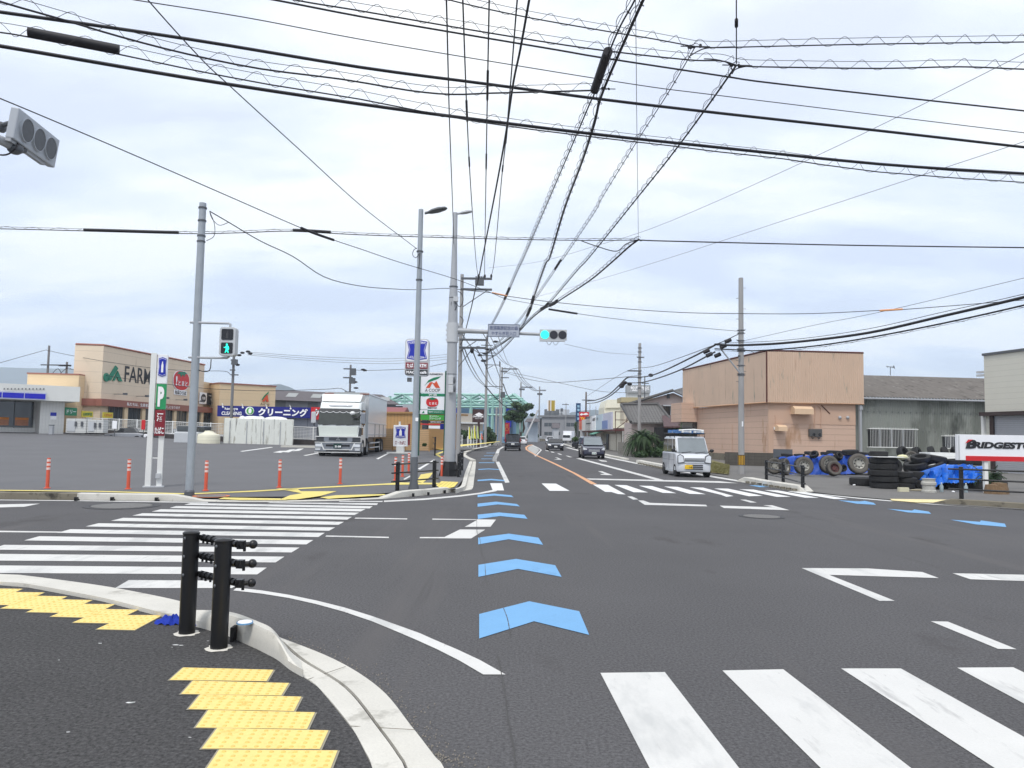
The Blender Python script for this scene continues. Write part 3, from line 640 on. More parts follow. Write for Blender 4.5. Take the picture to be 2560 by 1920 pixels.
# ---- pipe railings
def railing(pts, hgt, z, label, rails=3, nposts=None, pr=.045, rr=.02, over=.25, m=BLACK, name='pipe_railing', group=None):
    """pts: post base pixels"""
    ps = [P(x, y, z) for x, y in pts]; t = thing(name, label, 'railing', ps[0], group=group)
    for p in ps:
        mb = MB(); mb.cyl(p, p+Vector((0, 0, hgt)), pr, n=14); mb.cyl(p+Vector((0, 0, hgt)), p+Vector((0, 0, hgt+.02)), pr*1.08, pr*.7, n=14); mb.build('post', m, t, world=True, smooth=True)
    d0 = (ps[1]-ps[0]).normalized(); d1 = (ps[-1]-ps[-2]).normalized()
    for k in range(rails):
        h = hgt*(1-.06-k*.31); o = Vector((-.01, -.05, h)); mb = MB(); mb.tube([ps[0]-d0*over+o]+[p+o for p in ps]+[ps[-1]+d1*over+o], rr, 8); mb.build('rail', m, t, world=True, smooth=True)
    return t
railing([(993, 1226), (1085, 1217)], .8, .04, 'black three-rail pipe railing between two posts on the far kerb corner', pr=.06, rr=.022)
railing([(1146, 1193), (1150, 1187), (1155, 1176)], .85, .1, 'black pipe railing seen end-on right of the big signal pole', pr=.055, rr=.03)
railing([(1087, 1145), (1083, 1132), (1079, 1120), (1075, 1112), (1071, 1104)], 1.35, .12, 'tall black railing running away along the side of the parking lot', rails=4, pr=.05, rr=.03, over=.05)
railing([(1916, 1202), (1958, 1212), (2007, 1228)], .83, .02, 'black three-rail pipe railing with three posts in front of the tyre yard', pr=.06, rr=.022, over=.3)
railing([(2404, 1249), (2640, 1262)], .95, .02, 'black three-rail pipe railing running out of view beneath the white sign', pr=.06, rr=.026, over=.35)
# ---- left signal pole with pedestrian signal
c = PL(473, 1241, .02); Yp = c.y
def zt(px, py, Y=None): return D(px, py, Y or Yp).z
t = thing('signal_pole', 'galvanised steel pole carrying the pedestrian signal, left of the crosswalk', 'pole', c)
ztop = zt(510, 508)
mb = MB(); mb.cyl((0, 0, 0), (0, 0, ztop*.72), .1, .095, 20); mb.cyl((0, 0, ztop*.72), (0, 0, ztop-c.z), .095, .085, 20); mb.build('pole', GALV, t, smooth=True)
mb = MB(); mb.lathe([(.12, 0), (.12, .12), (.1, .16)], 20); mb.build('base_collar', STEELD, t)
for z in (zt(510, 520), zt(508, 552), zt(505, 590), zt(503, 604)): MB().cyl((0, 0, z-c.z-.02), (0, 0, z-c.z+.02), .104, n=18).build('clamp_band', STEELD, t)
def arm(parent, pts, r, m=STEEL, name='arm', n=10): MB().tube(pts, r, n).build(name, m, parent, world=True, smooth=True)
za = zt(500, 807); zb = zt(490, 894); xs = D(576, 850, Yp).x
Yh = Yp-.05
arm(t, [(c.x-.16, Yh, za), (c.x+.25, Yh, za-.005), (xs-.04, Yh, za-.01), (xs, Yh, za-.03), (xs, Yh, za-.14)], .03)
arm(t, [(c.x-.16, Yh, zb), (c.x+.25, Yh, zb-.005), (xs-.04, Yh, zb-.0), (xs, Yh, zb+.03), (xs, Yh, zb+.1)], .028)
arm(t, smooth_path([D(480, 915, Yp), D(505, 928, Yp), D(524, 925, Yp), D(528, 898, Yp)], 16), .012, CABLE, 'cable', 6)
arm(t, smooth_path([D(524, 528, Yp), D(536, 560, Yp), D(535, 590, Yp), D(516, 602, Yp)], 16), .008, CABLE, 'cable', 6)
arm(t, smooth_path([D(524, 528, Yp), D(530, 546, Yp), D(548, 563, Yp), D(572, 556, Yp)], 16), .008, CABLE, 'cable', 6)
h = thing('pedestrian_signal', 'white two-lamp pedestrian signal showing a lit green walking figure', 'pedestrian signal', (xs, Yh-.05, D(576, 856, Yp).z))
def rbox(mb, x0, z0, x1, z1, y0, y1, r=.05, n=5):
    pts = []
    for cx, cz, a0 in ((x1-r, z1-r, 0), (x0+r, z1-r, 90), (x0+r, z0+r, 180), (x1-r, z0+r, 270)):
        for k in range(n+1): a = R(a0+90*k/n); pts.append((cx+r*math.cos(a), y0, cz+r*math.sin(a)))
    return mb.prism(pts[::-1], (0, y1-y0, 0))
rbox(MB(), -.2, -.36, .2, .36, -.11, .11, .07).build('housing', LGREY, h, bev=.01)
rbox(MB(), -.145, .04, .145, .31, -.125, -.11, .03).build('red_lamp_window', mat('signal_black', (.012, .012, .016), .25), h)
rbox(MB(), -.145, -.30, .145, -.03, -.125, -.11, .03).build('green_lamp_window', MC['signal_black'], h)
for z in (.24, -.2, -.1): MB().ell((-.205, 0, z), (.02, .04, .03), 8, 5).build('hinge', LGREY, h)
mb = MB(); LITG = mat('lit_green', (.02, .9, .62), .5, emit=((.02, .95, .62), 1.1), var=0)
fig = [(.0, .235), (.022, .225), (.026, .2), (.015, .182), (.03, .17), (.052, .155), (.06, .10), (.055, .07), (.04, .075), (.038, .11), (.03, .12), (.03, .08), (.04, .05), (.055, -.005), (.03, -.005), (.008, .045), (-.02, -.005), (-.045, -.005), (-.02, .06), (-.018, .12), (-.05, .115), (-.075, .13), (-.07, .142), (-.04, .135), (-.02, .165), (-.012, .182), (-.02, .2), (-.018, .225)]
mb.prism([(x, -.129, z*.95-.278) for x, z in fig][::-1], (0, .003, 0)); mb.build('walking_figure', LITG, h)
mb = MB(); mb.prism([(x*.9, -.128, z*.95+.07) for x, z in [(0, .2), (.02, .18), (.012, .16), (.03, .14), (.03, .08), (.02, .0), (-.02, 0), (-.03, .08), (-.03, .14), (-.012, .16), (-.02, .18)]][::-1], (0, .002, 0)); mb.build('standing_figure', mat('unlit_figure', (.05, .05, .055), .4), h)
# ---- traffic light head on an arm, top left
L0, L1, L2 = P(65.5, 326, 5.24), P(95, 349, 5.24), P(124, 370.5, 5.24)
ax = (L2-L0).normalized(); mid = (L0+L1+L2)/3
t = thing('traffic_signal', 'grey three-lamp traffic signal high at the left edge, its lamps dark', 'traffic signal', mid)
nrm = Vector((ax.y, -ax.x, 0)).normalized(); nrm = (nrm+Vector((0, 0, -.12))).normalized(); upv = nrm.cross(ax).normalized(); upv = upv if upv.z > 0 else -upv
Lh = (L2-L0).length; sp = Lh/2
def fr(u, v, w_): return ax*u+upv*v+nrm*w_
def bx3(mb, u0, u1, v0, v1, w0, w1): return mb.hexa([fr(u0, v0, w0), fr(u1, v0, w0), fr(u1, v1, w0), fr(u0, v1, w0), fr(u0, v0, w1), fr(u1, v0, w1), fr(u1, v1, w1), fr(u0, v1, w1)])
mb = MB(); bx3(mb, -sp*1.75, sp*1.75, -.19, .19, -.10, 0); mb.build('housing', mat('signal_housing', S(176, 181, 187), .5, var=.05), t, bev=.015)
mb = MB(); bx3(mb, -sp*1.75, sp*1.1, -.225, -.19, -.09, -.03); mb.build('bottom_rail', STEEL, t)
q = nrm.to_track_quat('Z', 'Y').to_matrix()
for k in (-1, 0, 1):
    mb = MB(); mb.cyl(fr(k*sp, 0, 0), fr(k*sp, 0, .02), sp*.47, sp*.45, 28); mb.build('lens', mat('dark_lens', (.05, .05, .052), .2, var=.4, sc_=14), t, smooth=True)
    mb = MB(); mb.lathe([(sp*.47, 0), (sp*.5, 0), (sp*.5, .025), (sp*.47, .025)], 28, Matrix.Translation(fr(k*sp, 0, 0)) @ q.to_4x4(), True); mb.build('lens_rim', MC['signal_housing'], t)
e0 = P(55, 372, 5.0); e1 = P(30, 366, 5.0); e2 = P(-30, 335, 5.02); e3 = P(-160, 300, 5.05)
mb = MB(); mb.tube([x for x in (P(40, 371, 5.02), P(12, 355, 5.03), P(-60, 325, 5.05), P(-260, 270, 5.1))], .055, 12); mb.build('arm', STEEL, t, world=True, smooth=True)
mb = MB(); mb.tube([P(-12, 322, 5.42), P(6, 313, 5.4), P(24, 308, 5.38), P(42, 312, 5.36)], .03, 8); mb.ell(P(38, 372, 5.0), (.09, .09, .07), 10, 6); mb.ell(P(3, 318, 5.38), (.06, .08, .07), 8, 5); mb.tube([P(40, 374, 5.0), P(60, 374, 5.05)], .045, 8); mb.build('bracket', STEELD, t, world=True, smooth=True)
arm(t, smooth_path([P(48, 352, 5.1), P(38, 372, 4.95), P(15, 387, 4.9), P(-20, 385, 4.95)], 14), .01, CABLE, 'cable', 6)
# ---- big signal pole
cp = P(1123, 1190, .1); Y0 = cp.y
def zp(px, py): return D(px, py, Y0).z
t = thing('signal_pole', 'thick grey tapered signal and lamp pole with flared black base at the far corner', 'pole', cp)
prof = [(.0, .215), (zp(1126, 1000), .205), (zp(1131, 812), .185), (zp(1135, 740), .165), (zp(1138, 700), .13), (zp(1142, 620), .10), (zp(1147, 532), .085)]
mb = MB(); mb.tube([(0, 0, max(0, z-cp.z)) for z, r in prof], [r for z, r in prof], 24); mb.build('pole', STEEL, t, smooth=True)
mb = MB(); mb.lathe([(.36, 0), (.33, .25), (.25, .55), (.25, .0)], 8); 
for k in range(8): a = 2*math.pi*k/8; mb.hexa([Vector((math.cos(a)*.24-math.sin(a)*.012*s1, math.sin(a)*.24+math.cos(a)*.012*s1, z)) if r_ == 0 else Vector((math.cos(a)*r_-math.sin(a)*.012*s1, math.sin(a)*r_+math.cos(a)*.012*s1, z)) for z in (0, .5) for r_, s1 in ((0, -1), (.40 if z == 0 else .26, -1), (.40 if z == 0 else .26, 1), (0, 1))])
mb.build('flared_base', BLACK, t)
mb = MB(); mb.cyl((0, 0, zp(1131, 856)-cp.z), (0, 0, zp(1131, 808)-cp.z), .225, n=20)
for k in range(4): mb.box((-.26, -.03-.0*k, zp(1131, 815+k*12)-cp.z), (.26, .03, zp(1131, 812+k*12)-cp.z))
mb.build('arm_bracket', LGREY, t)
for py in (760, 745, 717, 936, 1056): MB().cyl((0, 0, zp(1130, py)-cp.z-.02), (0, 0, zp(1130, py)-cp.z+.02), .2 if py > 770 else .17, n=18).build('clamp_band', STEELD, t)
A0 = D(1140, 826, Y0); A1 = D(1352, 836, Y0-.3)
arm(t, [A0, D(1220, 830, Y0-.1), A1], [.10, .075, .055], STEEL, 'signal_arm', 14)
mb = MB(); a_ = D(1145, 812, Y0); b_ = D(1163, 822, Y0); c_ = D(1145, 842, Y0); mb.prism([a_, b_, D(1163, 832, Y0), c_], (0, .06, 0)); mb.build('gusset', STEEL, t, world=True)
# controller boxes on the pole
for y0_, y1_ in ((940, 962), (963, 982)):
    a_ = D(1121, y1_, Y0-.25); b_ = D(1138, y0_, Y0-.25); mb = MB(); mb.box((a_.x, Y0-.38, a_.z), (b_.x-.06, Y0-.2, b_.z)); mb.build('control_box', LGREY, t, world=True, bev=.02)
    mb = MB(); mb.ell(((a_.x+b_.x)/2+.10, Y0-.34, (a_.z+b_.z)/2), (.05, .05, .13), 8, 6); mb.build('speaker', STEELD, t, world=True, smooth=True)
mb = MB(); a_ = D(1139, 748, Y0-.2); mb.box((a_.x-.08, Y0-.3, a_.z-.09), (a_.x+.1, Y0-.15, a_.z+.09)); mb.build('junction_box', LGREY, t, world=True)
for pts in ([(1139, 757), (1150, 767), (1158, 750), (1154, 735), (1145, 728)], [(1131, 750), (1128, 762), (1137, 775), (1142, 765)], [(1150, 790), (1158, 800), (1154, 812)]):
    arm(t, smooth_path([D(x, y, Y0-.15) for x, y in pts], 16), .014, CABLE, 'cable', 6)
# lamp head on its top
def lamp_head(t, a, b, m=STEELD, big=1.):
    mb = MB(); d = (b-a); L_ = d.length; n = 8; 
    secs = [(0, .05, .05), (.15, .06, .05), (.3, .13*big, .08), (.6, .17*big, .09), (.9, .12*big, .06), (1, .05, .02)]
    for s_, w_, h_ in secs:
        p = a+d*s_
        for k in range(12): an = 2*math.pi*k/12; mb.v.append(p+Vector((0, w_*math.cos(an), h_*math.sin(an)*(1 if math.sin(an) > 0 else .5))))
    for i in range(len(secs)-1):
        for k in range(12): mb.f.append((i*12+k, i*12+(k+1) % 12, (i+1)*12+(k+1) % 12, (i+1)*12+k))
    mb.f.append(tuple(range(11, -1, -1))); mb.f.append(tuple(range((len(secs)-1)*12, len(secs)*12)))
    return mb.build('lamp_head', m, t, world=True, smooth=True)
lamp_head(t, D(1144, 535, Y0), D(1181, 529, Y0), STEEL, .8)
# name plate
Ys = Y0-.45
W_ = Wall((D(1221, 830, Ys).x-1, Ys), (D(1221, 830, Ys).x+6, Ys))
s = thing('street_name_sign', 'grey rectangular junction name plate with dark blue Japanese writing on the signal arm', 'sign', W_.loc)
u0, z0 = W_.uz(1219.5, 842); u1, z1 = W_.uz(1299, 816); dz = W_.uz(1297, 848)[1]-z0
def quadplate(mb, u0, z0, u1, z1, dz, ya, yb): return mb.hexa([(u0, ya, z0), (u1, ya, z0+dz), (u1, yb, z0+dz), (u0, yb, z0), (u0, ya, z1), (u1, ya, z1+dz), (u1, yb, z1+dz), (u0, yb, z1)])
zt0 = W_.uz(1221, 810)[1]; dz = 0
PLT = mat('name_plate_grey', S(172, 178, 190), .5, var=.04)
mb = MB(); mb.box((u0, -.02, z0), (u1, .02, zt0)); mb.build('plate', PLT, s)
mb = MB(); e_ = .02
for q_ in ((u0, z0, u1, z0+e_), (u0, zt0-e_, u1, zt0), (u0, z0+e_, u0+e_, zt0-e_), (u1-e_, z0+e_, u1, zt0-e_)): mb.box((q_[0], -.026, q_[1]), (q_[2], -.021, q_[3]))
mb.build('border', mat('plate_border', S(70, 85, 110), .5), s)
TXB = mat('plate_text', S(58, 72, 120), .5)
hh_ = zt0-z0; text('夜須高原記念の森', TXB, s, (u0+u1)/2, -.028, z0+hh_*.70, (u1-u0)*.9, hh_*.32, bold=0, ext=.003); text('やすらぎ荘入口', TXB, s, (u0+u1)/2, -.028, z0+hh_*.27, (u1-u0)*.78, hh_*.31, bold=0, ext=.003)
for u in (u0+.2, u1-.2): MB().box((u-.03, .02, z0+.1), (u+.03, .25, zt0-.1)).build('mount', STEELD, s)
# signal head: grey flat housing with three lamps
Yg = Y0-.6; g0 = D(1349, 848, Yg); g1 = D(1417, 827, Yg)
s = thing('traffic_signal', 'grey horizontal traffic signal with its left lamp lit green on the long arm', 'traffic signal', ((g0.x+g1.x)/2, Yg, (g0.z+g1.z)/2))
hw = (g1.x-g0.x)/2; MB().box((-hw, -.06, -.2), (hw, .06, .2)).build('housing', mat('signal_housing2', S(186, 188, 190), .5, var=.05), s, bev=.01)
MB().box((-hw, -.12, -.25), (hw*.86, .02, -.2)).build('bottom_rail', LGREY, s)
for k, m_ in ((-1, LITG), (0, None), (1, None)):
    x = D((1362, 1384, 1406)[k+1], 836, Yg).x-(g0.x+g1.x)/2
    mb = MB(); mb.cyl((x, -.06, 0), (x, -.085, 0), .158, .15, 28); mb.build('lens', m_ or mat('dark_lens2', (.022, .022, .03), .25, var=.2), s)
for a, b in ((-.25, -.05), (-.02, .2)):
    mb = MB(); mb.tube([Vector((lerp(a, b, i/10), -.03, -.24-.14*math.sin(math.pi*i/10))) for i in range(11)], .008, 5); mb.build('cable_loop', CABLE, s)
# ---- lamp post
cl = P(1034, 1222, .08); Yl = cl.y
t = thing('street_lamp', 'slim grey street lamp with a flat cobra head, standing behind the corner railing', 'street lamp', cl)
zl = lambda x, y: D(x, y, Yl).z-cl.z
mb = MB(); mb.cyl((0, 0, .9), (0, 0, zl(1058, 524)), .095, .07, 18); mb.build('pole', GALV, t, smooth=True)
mb = MB(); mb.lathe([(.16, 0), (.16, .03), (.11, .2), (.105, .9), (.1, .92)], 18); mb.build('base', STEELD, t, smooth=True)
lamp_head(t, D(1062, 534, Yl), D(1118, 521, Yl), STEELD, 1.15)
for py in (629, 700): MB().cyl((0, 0, zl(1050, py)-.02), (0, 0, zl(1050, py)+.02), .1, n=16).build('clamp_band', STEELD, t)
for pts in ([(1042, 620), (1034, 626), (1032, 638), (1040, 644), (1048, 634)], [(1050, 632), (1048, 655), (1047, 672)]): arm(t, smooth_path([D(x, y, Yl-.1) for x, y in pts], 16), .01, CABLE, 'cable', 6)
W2 = Wall(XY(1020, Yl-.12), XY(1060, Yl-.12)); u0, z0, u1, z1 = W2.rect(1038, 1044, 1046, 1053)
mb = MB(); mb.box((D(1042, 1048, Yl-.11).x-.04, Yl-.11, z0), (D(1042, 1048, Yl-.11).x+.04, Yl-.1, z1)); mb.build('sticker', WHI, t, world=True)
# ---- concrete poles and their gear
def upole(px, pyb, pyt, label, wpx=None, Y=None, z=0., m=CPOLE, group=None, lean=0., name='utility_pole'):
    c = P(px, pyb, z) if Y is None else Vector((D(px, 1100, Y).x, Y, z))
    t = thing(name, label, 'utility pole', c, group=group); zt_ = D(px, pyt, c.y).z
    r = (wpx or 10)/F*c.y/2; MB().tube([(0, 0, 0), (lean, 0, zt_-c.z)], [r*1.15, r*.85], 14).build('pole', m, t, smooth=True)
    return t, c
def crossarm(t, c, py, x0, x1, px, w_=.045, m=STEELD, ins=0, name='crossarm'):
    a = D(x0, py, c.y-.2); b = D(x1, py, c.y-.2); mb = MB(); mb.box((a.x, c.y-.25, a.z-w_), (b.x, c.y-.17, a.z+w_))
    o = mb.build(name, m, t, world=True)
    if ins:
        for i in range(ins):
            x = lerp(a.x, b.x, (i+.5)/ins if ins > 1 else .9); mb = MB(); z_ = a.z+w_-D(px, 1000, c.y).z*0
            mb.lathe([(0, 0), (.04, 0), (.07, .05), (.04, .08), (.07, .12), (.03, .18), (0, .19)], 8, Matrix.Translation((x, c.y-.2, a.z+w_))); mb.build('insulator', STEELD, t, world=True)
    return a, b
def brace(t, pts, r=.02, m=STEELD): MB().tube(pts, r, 6).build('brace', m, t, world=True)
g_ = 'grey concrete utility poles along the main road'
t, c = upole(1146, 1186, 686, 'concrete utility pole hidden close behind the big signal pole', 10, Y=33.5, z=.1, group=g_)
crossarm(t, c, 696, 1153, 1230, 1151, ins=0); crossarm(t, c, 723, 1152, 1230, 1151); 
for x in (1196, 1212, 1228): mb = MB(); mb.lathe([(0, 0), (.03, 0), (.06, .04), (.04, .07), (.05, .12), (0, .16)], 8, Matrix.Translation(D(x, 694, c.y-.2))); mb.build('insulator', BLACK, t, world=True)
a = D(1188, 713, c.y-.3); b = D(1210, 699, c.y-.3); mb = MB(); mb.box((a.x, c.y-.45, a.z), (b.x, c.y-.2, b.z))
for k in range(5): x = lerp(a.x, b.x, (k+.5)/5); mb.cyl((x, c.y-.33, b.z), (x, c.y-.33, b.z+.14), .03, n=6)
mb.build('switch_box', STEELD, t, world=True)
brace(t, [D(1157, 767, c.y-.2), D(1217, 727, c.y-.2)])
for py, x1 in ((849, 1220), (869, 1216)): crossarm(t, c, py, 1148, x1, 1147)
brace(t, [D(1146, 917, c.y-.2), D(1180, 873, c.y-.2)]); brace(t, [D(1147, 880, c.y-.2), D(1190, 853, c.y-.2)])
a = D(1180, 876, c.y-.3); mb = MB(); mb.ell(a, (.09, .09, .14), 10, 6); mb.build('splice_closure', CABLE, t, world=True, smooth=True)
t, c = upole(1212.5, 1117, 841, 'concrete utility pole behind the junction name plate', 6.4, group=g_)
for py, x0, x1 in ((863, 1203, 1232), (882, 1199, 1240), (889, 1203, 1236), (912, 1213, 1250), (966, 1210, 1258)): crossarm(t, c, py, x0, x1, 1214, .05)
for x, y, w_ in ((1218, 873, .3), (1212, 884, .3), (1209, 902, .35), (1195, 868, .28), (1200, 888, .3), (1239, 854, .3)): mb = MB(); mb.ell(D(x, y, c.y-.6), (w_*1.2, .2, w_*.55), 8, 5); mb.build('splice_closure', CABLE, t, world=True, smooth=True)
brace(t, [D(1216, 923, c.y-.3), D(1232, 914, c.y-.3)], .05); brace(t, [D(1249, 903, c.y-.3), D(1249, 917, c.y-.3)], .08)
t, c = upole(1252, 1106, 918, 'concrete utility pole with three insulators, second along the left kerb', 5, Y=125, group=g_)
crossarm(t, c, 922, 1256, 1294, 1258, .1, ins=3); crossarm(t, c, 928, 1252, 1268, 1258, .12); crossarm(t, c, 944, 1252, 1272, 1257, .08); brace(t, [D(1260, 935, c.y), D(1275, 923, c.y)], .06)
mb = MB(); mb.cyl(D(1257, 994, c.y-.6), D(1257, 980, c.y-.6), .38, n=12); mb.build('transformer', STEELD, t, world=True)
for x, yb, yt, w_, l in ((1240, 1106, 1018, 6, 'short thick concrete post beside two taller poles at the left kerb'), (1247, 1106, 905, 3, 'thin grey pole between two concrete poles at the left kerb')):
    upole(x, yb, yt, l, w_, Y=118, group=g_)
t, c = upole(1300, 1096, 956, 'grey utility pole beyond the black minivan with a crossarm to the right', 4.2, Y=175, group=g_)
crossarm(t, c, 968, 1302, 1331, 1303, .12, ins=3); crossarm(t, c, 973, 1298, 1312, 1303, .2)
t, c = upole(1347, 1097, 966, 'distant utility pole before the grey office block', 3.6, Y=215, group=g_)
crossarm(t, c, 976, 1349, 1365, 1349, .15, ins=3); crossarm(t, c, 985, 1343, 1356, 1349, .3)
mb = MB(); mb.tube([D(1313, 1094, 180), D(1345, 1026, 215)], .25, 8); tag(mb.build('guy_pole', CPOLE), 'leaning support pole propped against the distant utility pole', 'pole')
t, c = upole(1414, 1085, 1008, 'faint far utility pole in front of the grey office block', 2, Y=240, group=g_); crossarm(t, c, 1011, 1405, 1422, 1414, .12)
mb = MB(); mb.box((-.2+D(1417, 1, 240).x, 239.5, D(1417, 1029, 240).z), (.25+D(1419, 1, 240).x, 240.5, D(1417, 1021, 240).z)); mb.build('transformer', STEELD, t, world=True)
# right-hand poles
t, c = upole(1853.5, 1186, 695, 'tall concrete utility pole with a yellow and black base band by the tan building', 13.5, group='grey concrete utility poles right of the road')
r_ = .13
YB = mat('hazard_band', S(222, 170, 40), .5)
mb = MB(); zz0 = D(1854, 1163, c.y).z; zz1 = D(1854, 1137, c.y).z; mb.cyl((0, 0, zz0), (0, 0, zz1), .157, .155, 24); mb.build('warning_band', INK, t)
mb = MB()
for k in range(12):
    a = 2*math.pi*k/12; a2 = a+.26; p = lambda an, z: (.16*math.cos(an), .16*math.sin(an), z); mb.poly([p(a, zz0+.02), p(a2, zz0+.02), p(a2, zz1-.03), p(a, zz1-.03)])
mb.build('warning_stripe', YB, t)
for py in (826, 833, 852, 864, 872, 878, 914, 935, 938): z_ = D(1853, py, c.y).z; mb = MB(); mb.cyl((0, 0, z_-.025), (0, 0, z_+.025), .155, n=16); mb.box((-.2, -.02, z_-.015), (.2, .02, z_+.015)); mb.build('clamp_band', STEELD, t)
mb = MB()
for i in range(10): py = 720+i*26; z_ = D(1853, py, c.y).z; mb.cyl((0, 0, z_), (.24*(-1)**i, 0, z_), .012, n=5)
mb.build('step_bolt', STEELD, t)
brace(t, [D(1851, 934, c.y-.1), D(1801, 871, c.y-.3)], .035, STEEL)
mb = MB(); mb.cyl(D(1848, 893, c.y-.2), D(1848, 888, c.y-.2), .06, n=8); mb.build('small_lamp', STEELD, t, world=True)
for x, y, rx in ((1808, 866, .22), (1766, 878, .2), (1773, 887, .22), (1794, 888, .25), (1820, 852, .16)):
    mb = MB(); mb.cyl(D(x-7, y+3, c.y-.3), D(x+7, y-3, c.y-.3), .10, n=10); mb.build('splice_closure', CABLE, t, world=True)
mb = MB(); z_ = D(1852, 1056, c.y).z; mb.box((-.02, -.16, z_-.2), (.04, -.15, z_+.05)); mb.build('number_plate', WHI, t)
t, c = upole(1598, 1112, 858, 'grey utility pole in front of the tiled-roof house right of the road', 8, Y=70, group='grey concrete utility poles right of the road')
crossarm(t, c, 893, 1592, 1610, 1600, .05); crossarm(t, c, 927, 1569, 1602, 1600, .06)
for py in (870, 880, 893, 905, 927, 935, 945, 956, 970, 990): z_ = D(1600, py, c.y).z; MB().cyl((0, 0, z_-.04), (0, 0, z_+.04), .19, n=12).build('clamp_band', STEELD, t)
for x, y in ((1627, 938), (1557, 961), (1562, 957), (1554, 966), (1574, 960)): mb = MB(); mb.ell(D(x, y, c.y-.5), (.24, .2, .17), 8, 5); mb.build('splice_closure', CABLE, t, world=True, smooth=True)
t, c = upole(1464, 1092, 980, 'brown-grey utility pole beside the red roadside sign', 4.5, Y=130, m=mat('brown_pole', S(104, 92, 84), .8), group='grey concrete utility poles right of the road'); crossarm(t, c, 1000, 1455, 1490, 1464, .08)
t, c = upole(1611, 1000, 940, 'thin antenna mast behind the tiled roof', 3, Y=95, m=STEELD, name='antenna_mast'); crossarm(t, c, 958, 1604, 1622, 1611, .06)
t, c = upole(1707, 1035, 930, 'thin steel pole at the left edge of the tan building', 2, Y=70, m=STEEL, name='steel_mast')
for x, yt, l in ((1440, 1020, 'thin far pole left of the blue sign tower'), (1474, 1010, 'thin far pole right of the red sign'), (1489, 1016, 'faint far pole above the white shop roofs')): upole(x, 1095, yt, l, 1.6, Y=170, group='grey concrete utility poles right of the road')
# poles on the left behind the stores
def lot_pole(px, pyb, pyt, Y, wpx, lab):
    zb = D(px, pyb, Y).z; c = Vector((D(px, 1000, Y).x, Y, 0)); t = thing('utility_pole', lab, 'utility pole', c, group='grey utility poles behind the stores')
    r = wpx/F*Y/2; mb = MB(); mb.tube([(0, 0, 0), (0, 0, D(px, pyt, Y).z)], [r*1.1, r*.9], 12); mb.build('pole', mat('dark_pole', S(120, 120, 122), .8, var=.1), t, smooth=True); return t, c
t, c = lot_pole(115, 1000, 864, 76, 5.5, 'grey utility pole rising behind the convenience store roof')
crossarm(t, c, 912, 102, 178, 115, .06); 
t, c = lot_pole(162, 1000, 905, 76, 5.5, 'shorter grey utility pole against the supermarket wall'); crossarm(t, c, 914, 147, 178, 162, .07)
t, c = lot_pole(580, 1040, 890, 62, 7, 'grey utility pole behind the pedestrian signal')
for py, x0, x1 in ((900, 577, 592), (910, 578, 593), (925, 575, 588), (937, 578, 596)): crossarm(t, c, py, x0, x1, 580, .05)
mb = MB(); a = D(586, 905, c.y-.5); mb.box((a.x-.22, c.y-.6, a.z-.22), (a.x+.22, c.y-.3, a.z+.22)); mb.build('transformer', STEELD, t, world=True)
for x, y in ((606, 882), (598, 888), (620, 879), (626, 884), (594, 912)): mb = MB(); mb.ell(D(x, y, c.y-.4), (.2, .12, .1), 8, 5); mb.build('insulator', CABLE, t, world=True)
t, c = lot_pole(874, 1040, 912, 60, 5.5, 'grey utility pole with transformer rising behind the truck')
for py, x0, x1 in ((922, 859, 890), (944, 858, 882), (980, 862, 888)): crossarm(t, c, py, x0, x1, 875, .05)
for x, y in ((883, 931), (881, 952)): mb = MB(); a = D(x, y, c.y-.5); mb.box((a.x-.25, c.y-.6, a.z-.22), (a.x+.2, c.y-.3, a.z+.22)); mb.build('transformer', STEELD, t, world=True)
for x, y in ((908, 924), (912, 926), (890, 970), (888, 955)): mb = MB(); mb.ell(D(x, y, c.y-.4), (.2, .1, .08), 8, 5); mb.build('insulator', CABLE, t, world=True)
# ================================================================ LEFT SIDE BUILDINGS AND SIGNS
TILEW = mat('white_wall_tile', S(224, 223, 218), .6, var=.05, sc_=1, lines=[(2, .12, .018, .25, 0), (0, .24, .02, .2, 0)])
CREAM = mat('cream_panel', S(222, 204, 180), .75, var=.06, sc_=.6, lines=[(2, 1.0, .05, .18, 0), (0, 1.8, .04, .10, 0)], stain=(S(190, 172, 146), .5, .62, (3, 3, .4)))
CREAM2 = mat('orange_cream_panel', S(222, 197, 160), .75, var=.05, sc_=.6, lines=[(2, .9, .05, .14, 0)])
BRNB = mat('brown_fascia', S(152, 98, 84), .6, var=.05)
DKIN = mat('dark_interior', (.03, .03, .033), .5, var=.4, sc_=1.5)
DRF = mat('dark_roof', S(92, 86, 88), .8, var=.1, lines=[(0, .9, .06, .2, 0)])
def wbox(W, t, name, m, x0, y0, x1, y1, ya, yb, bev=0):
    mb = MB(); W.box(mb, x0, y0, x1, y1, ya, yb); return mb.build(name, m, t, bev=bev)
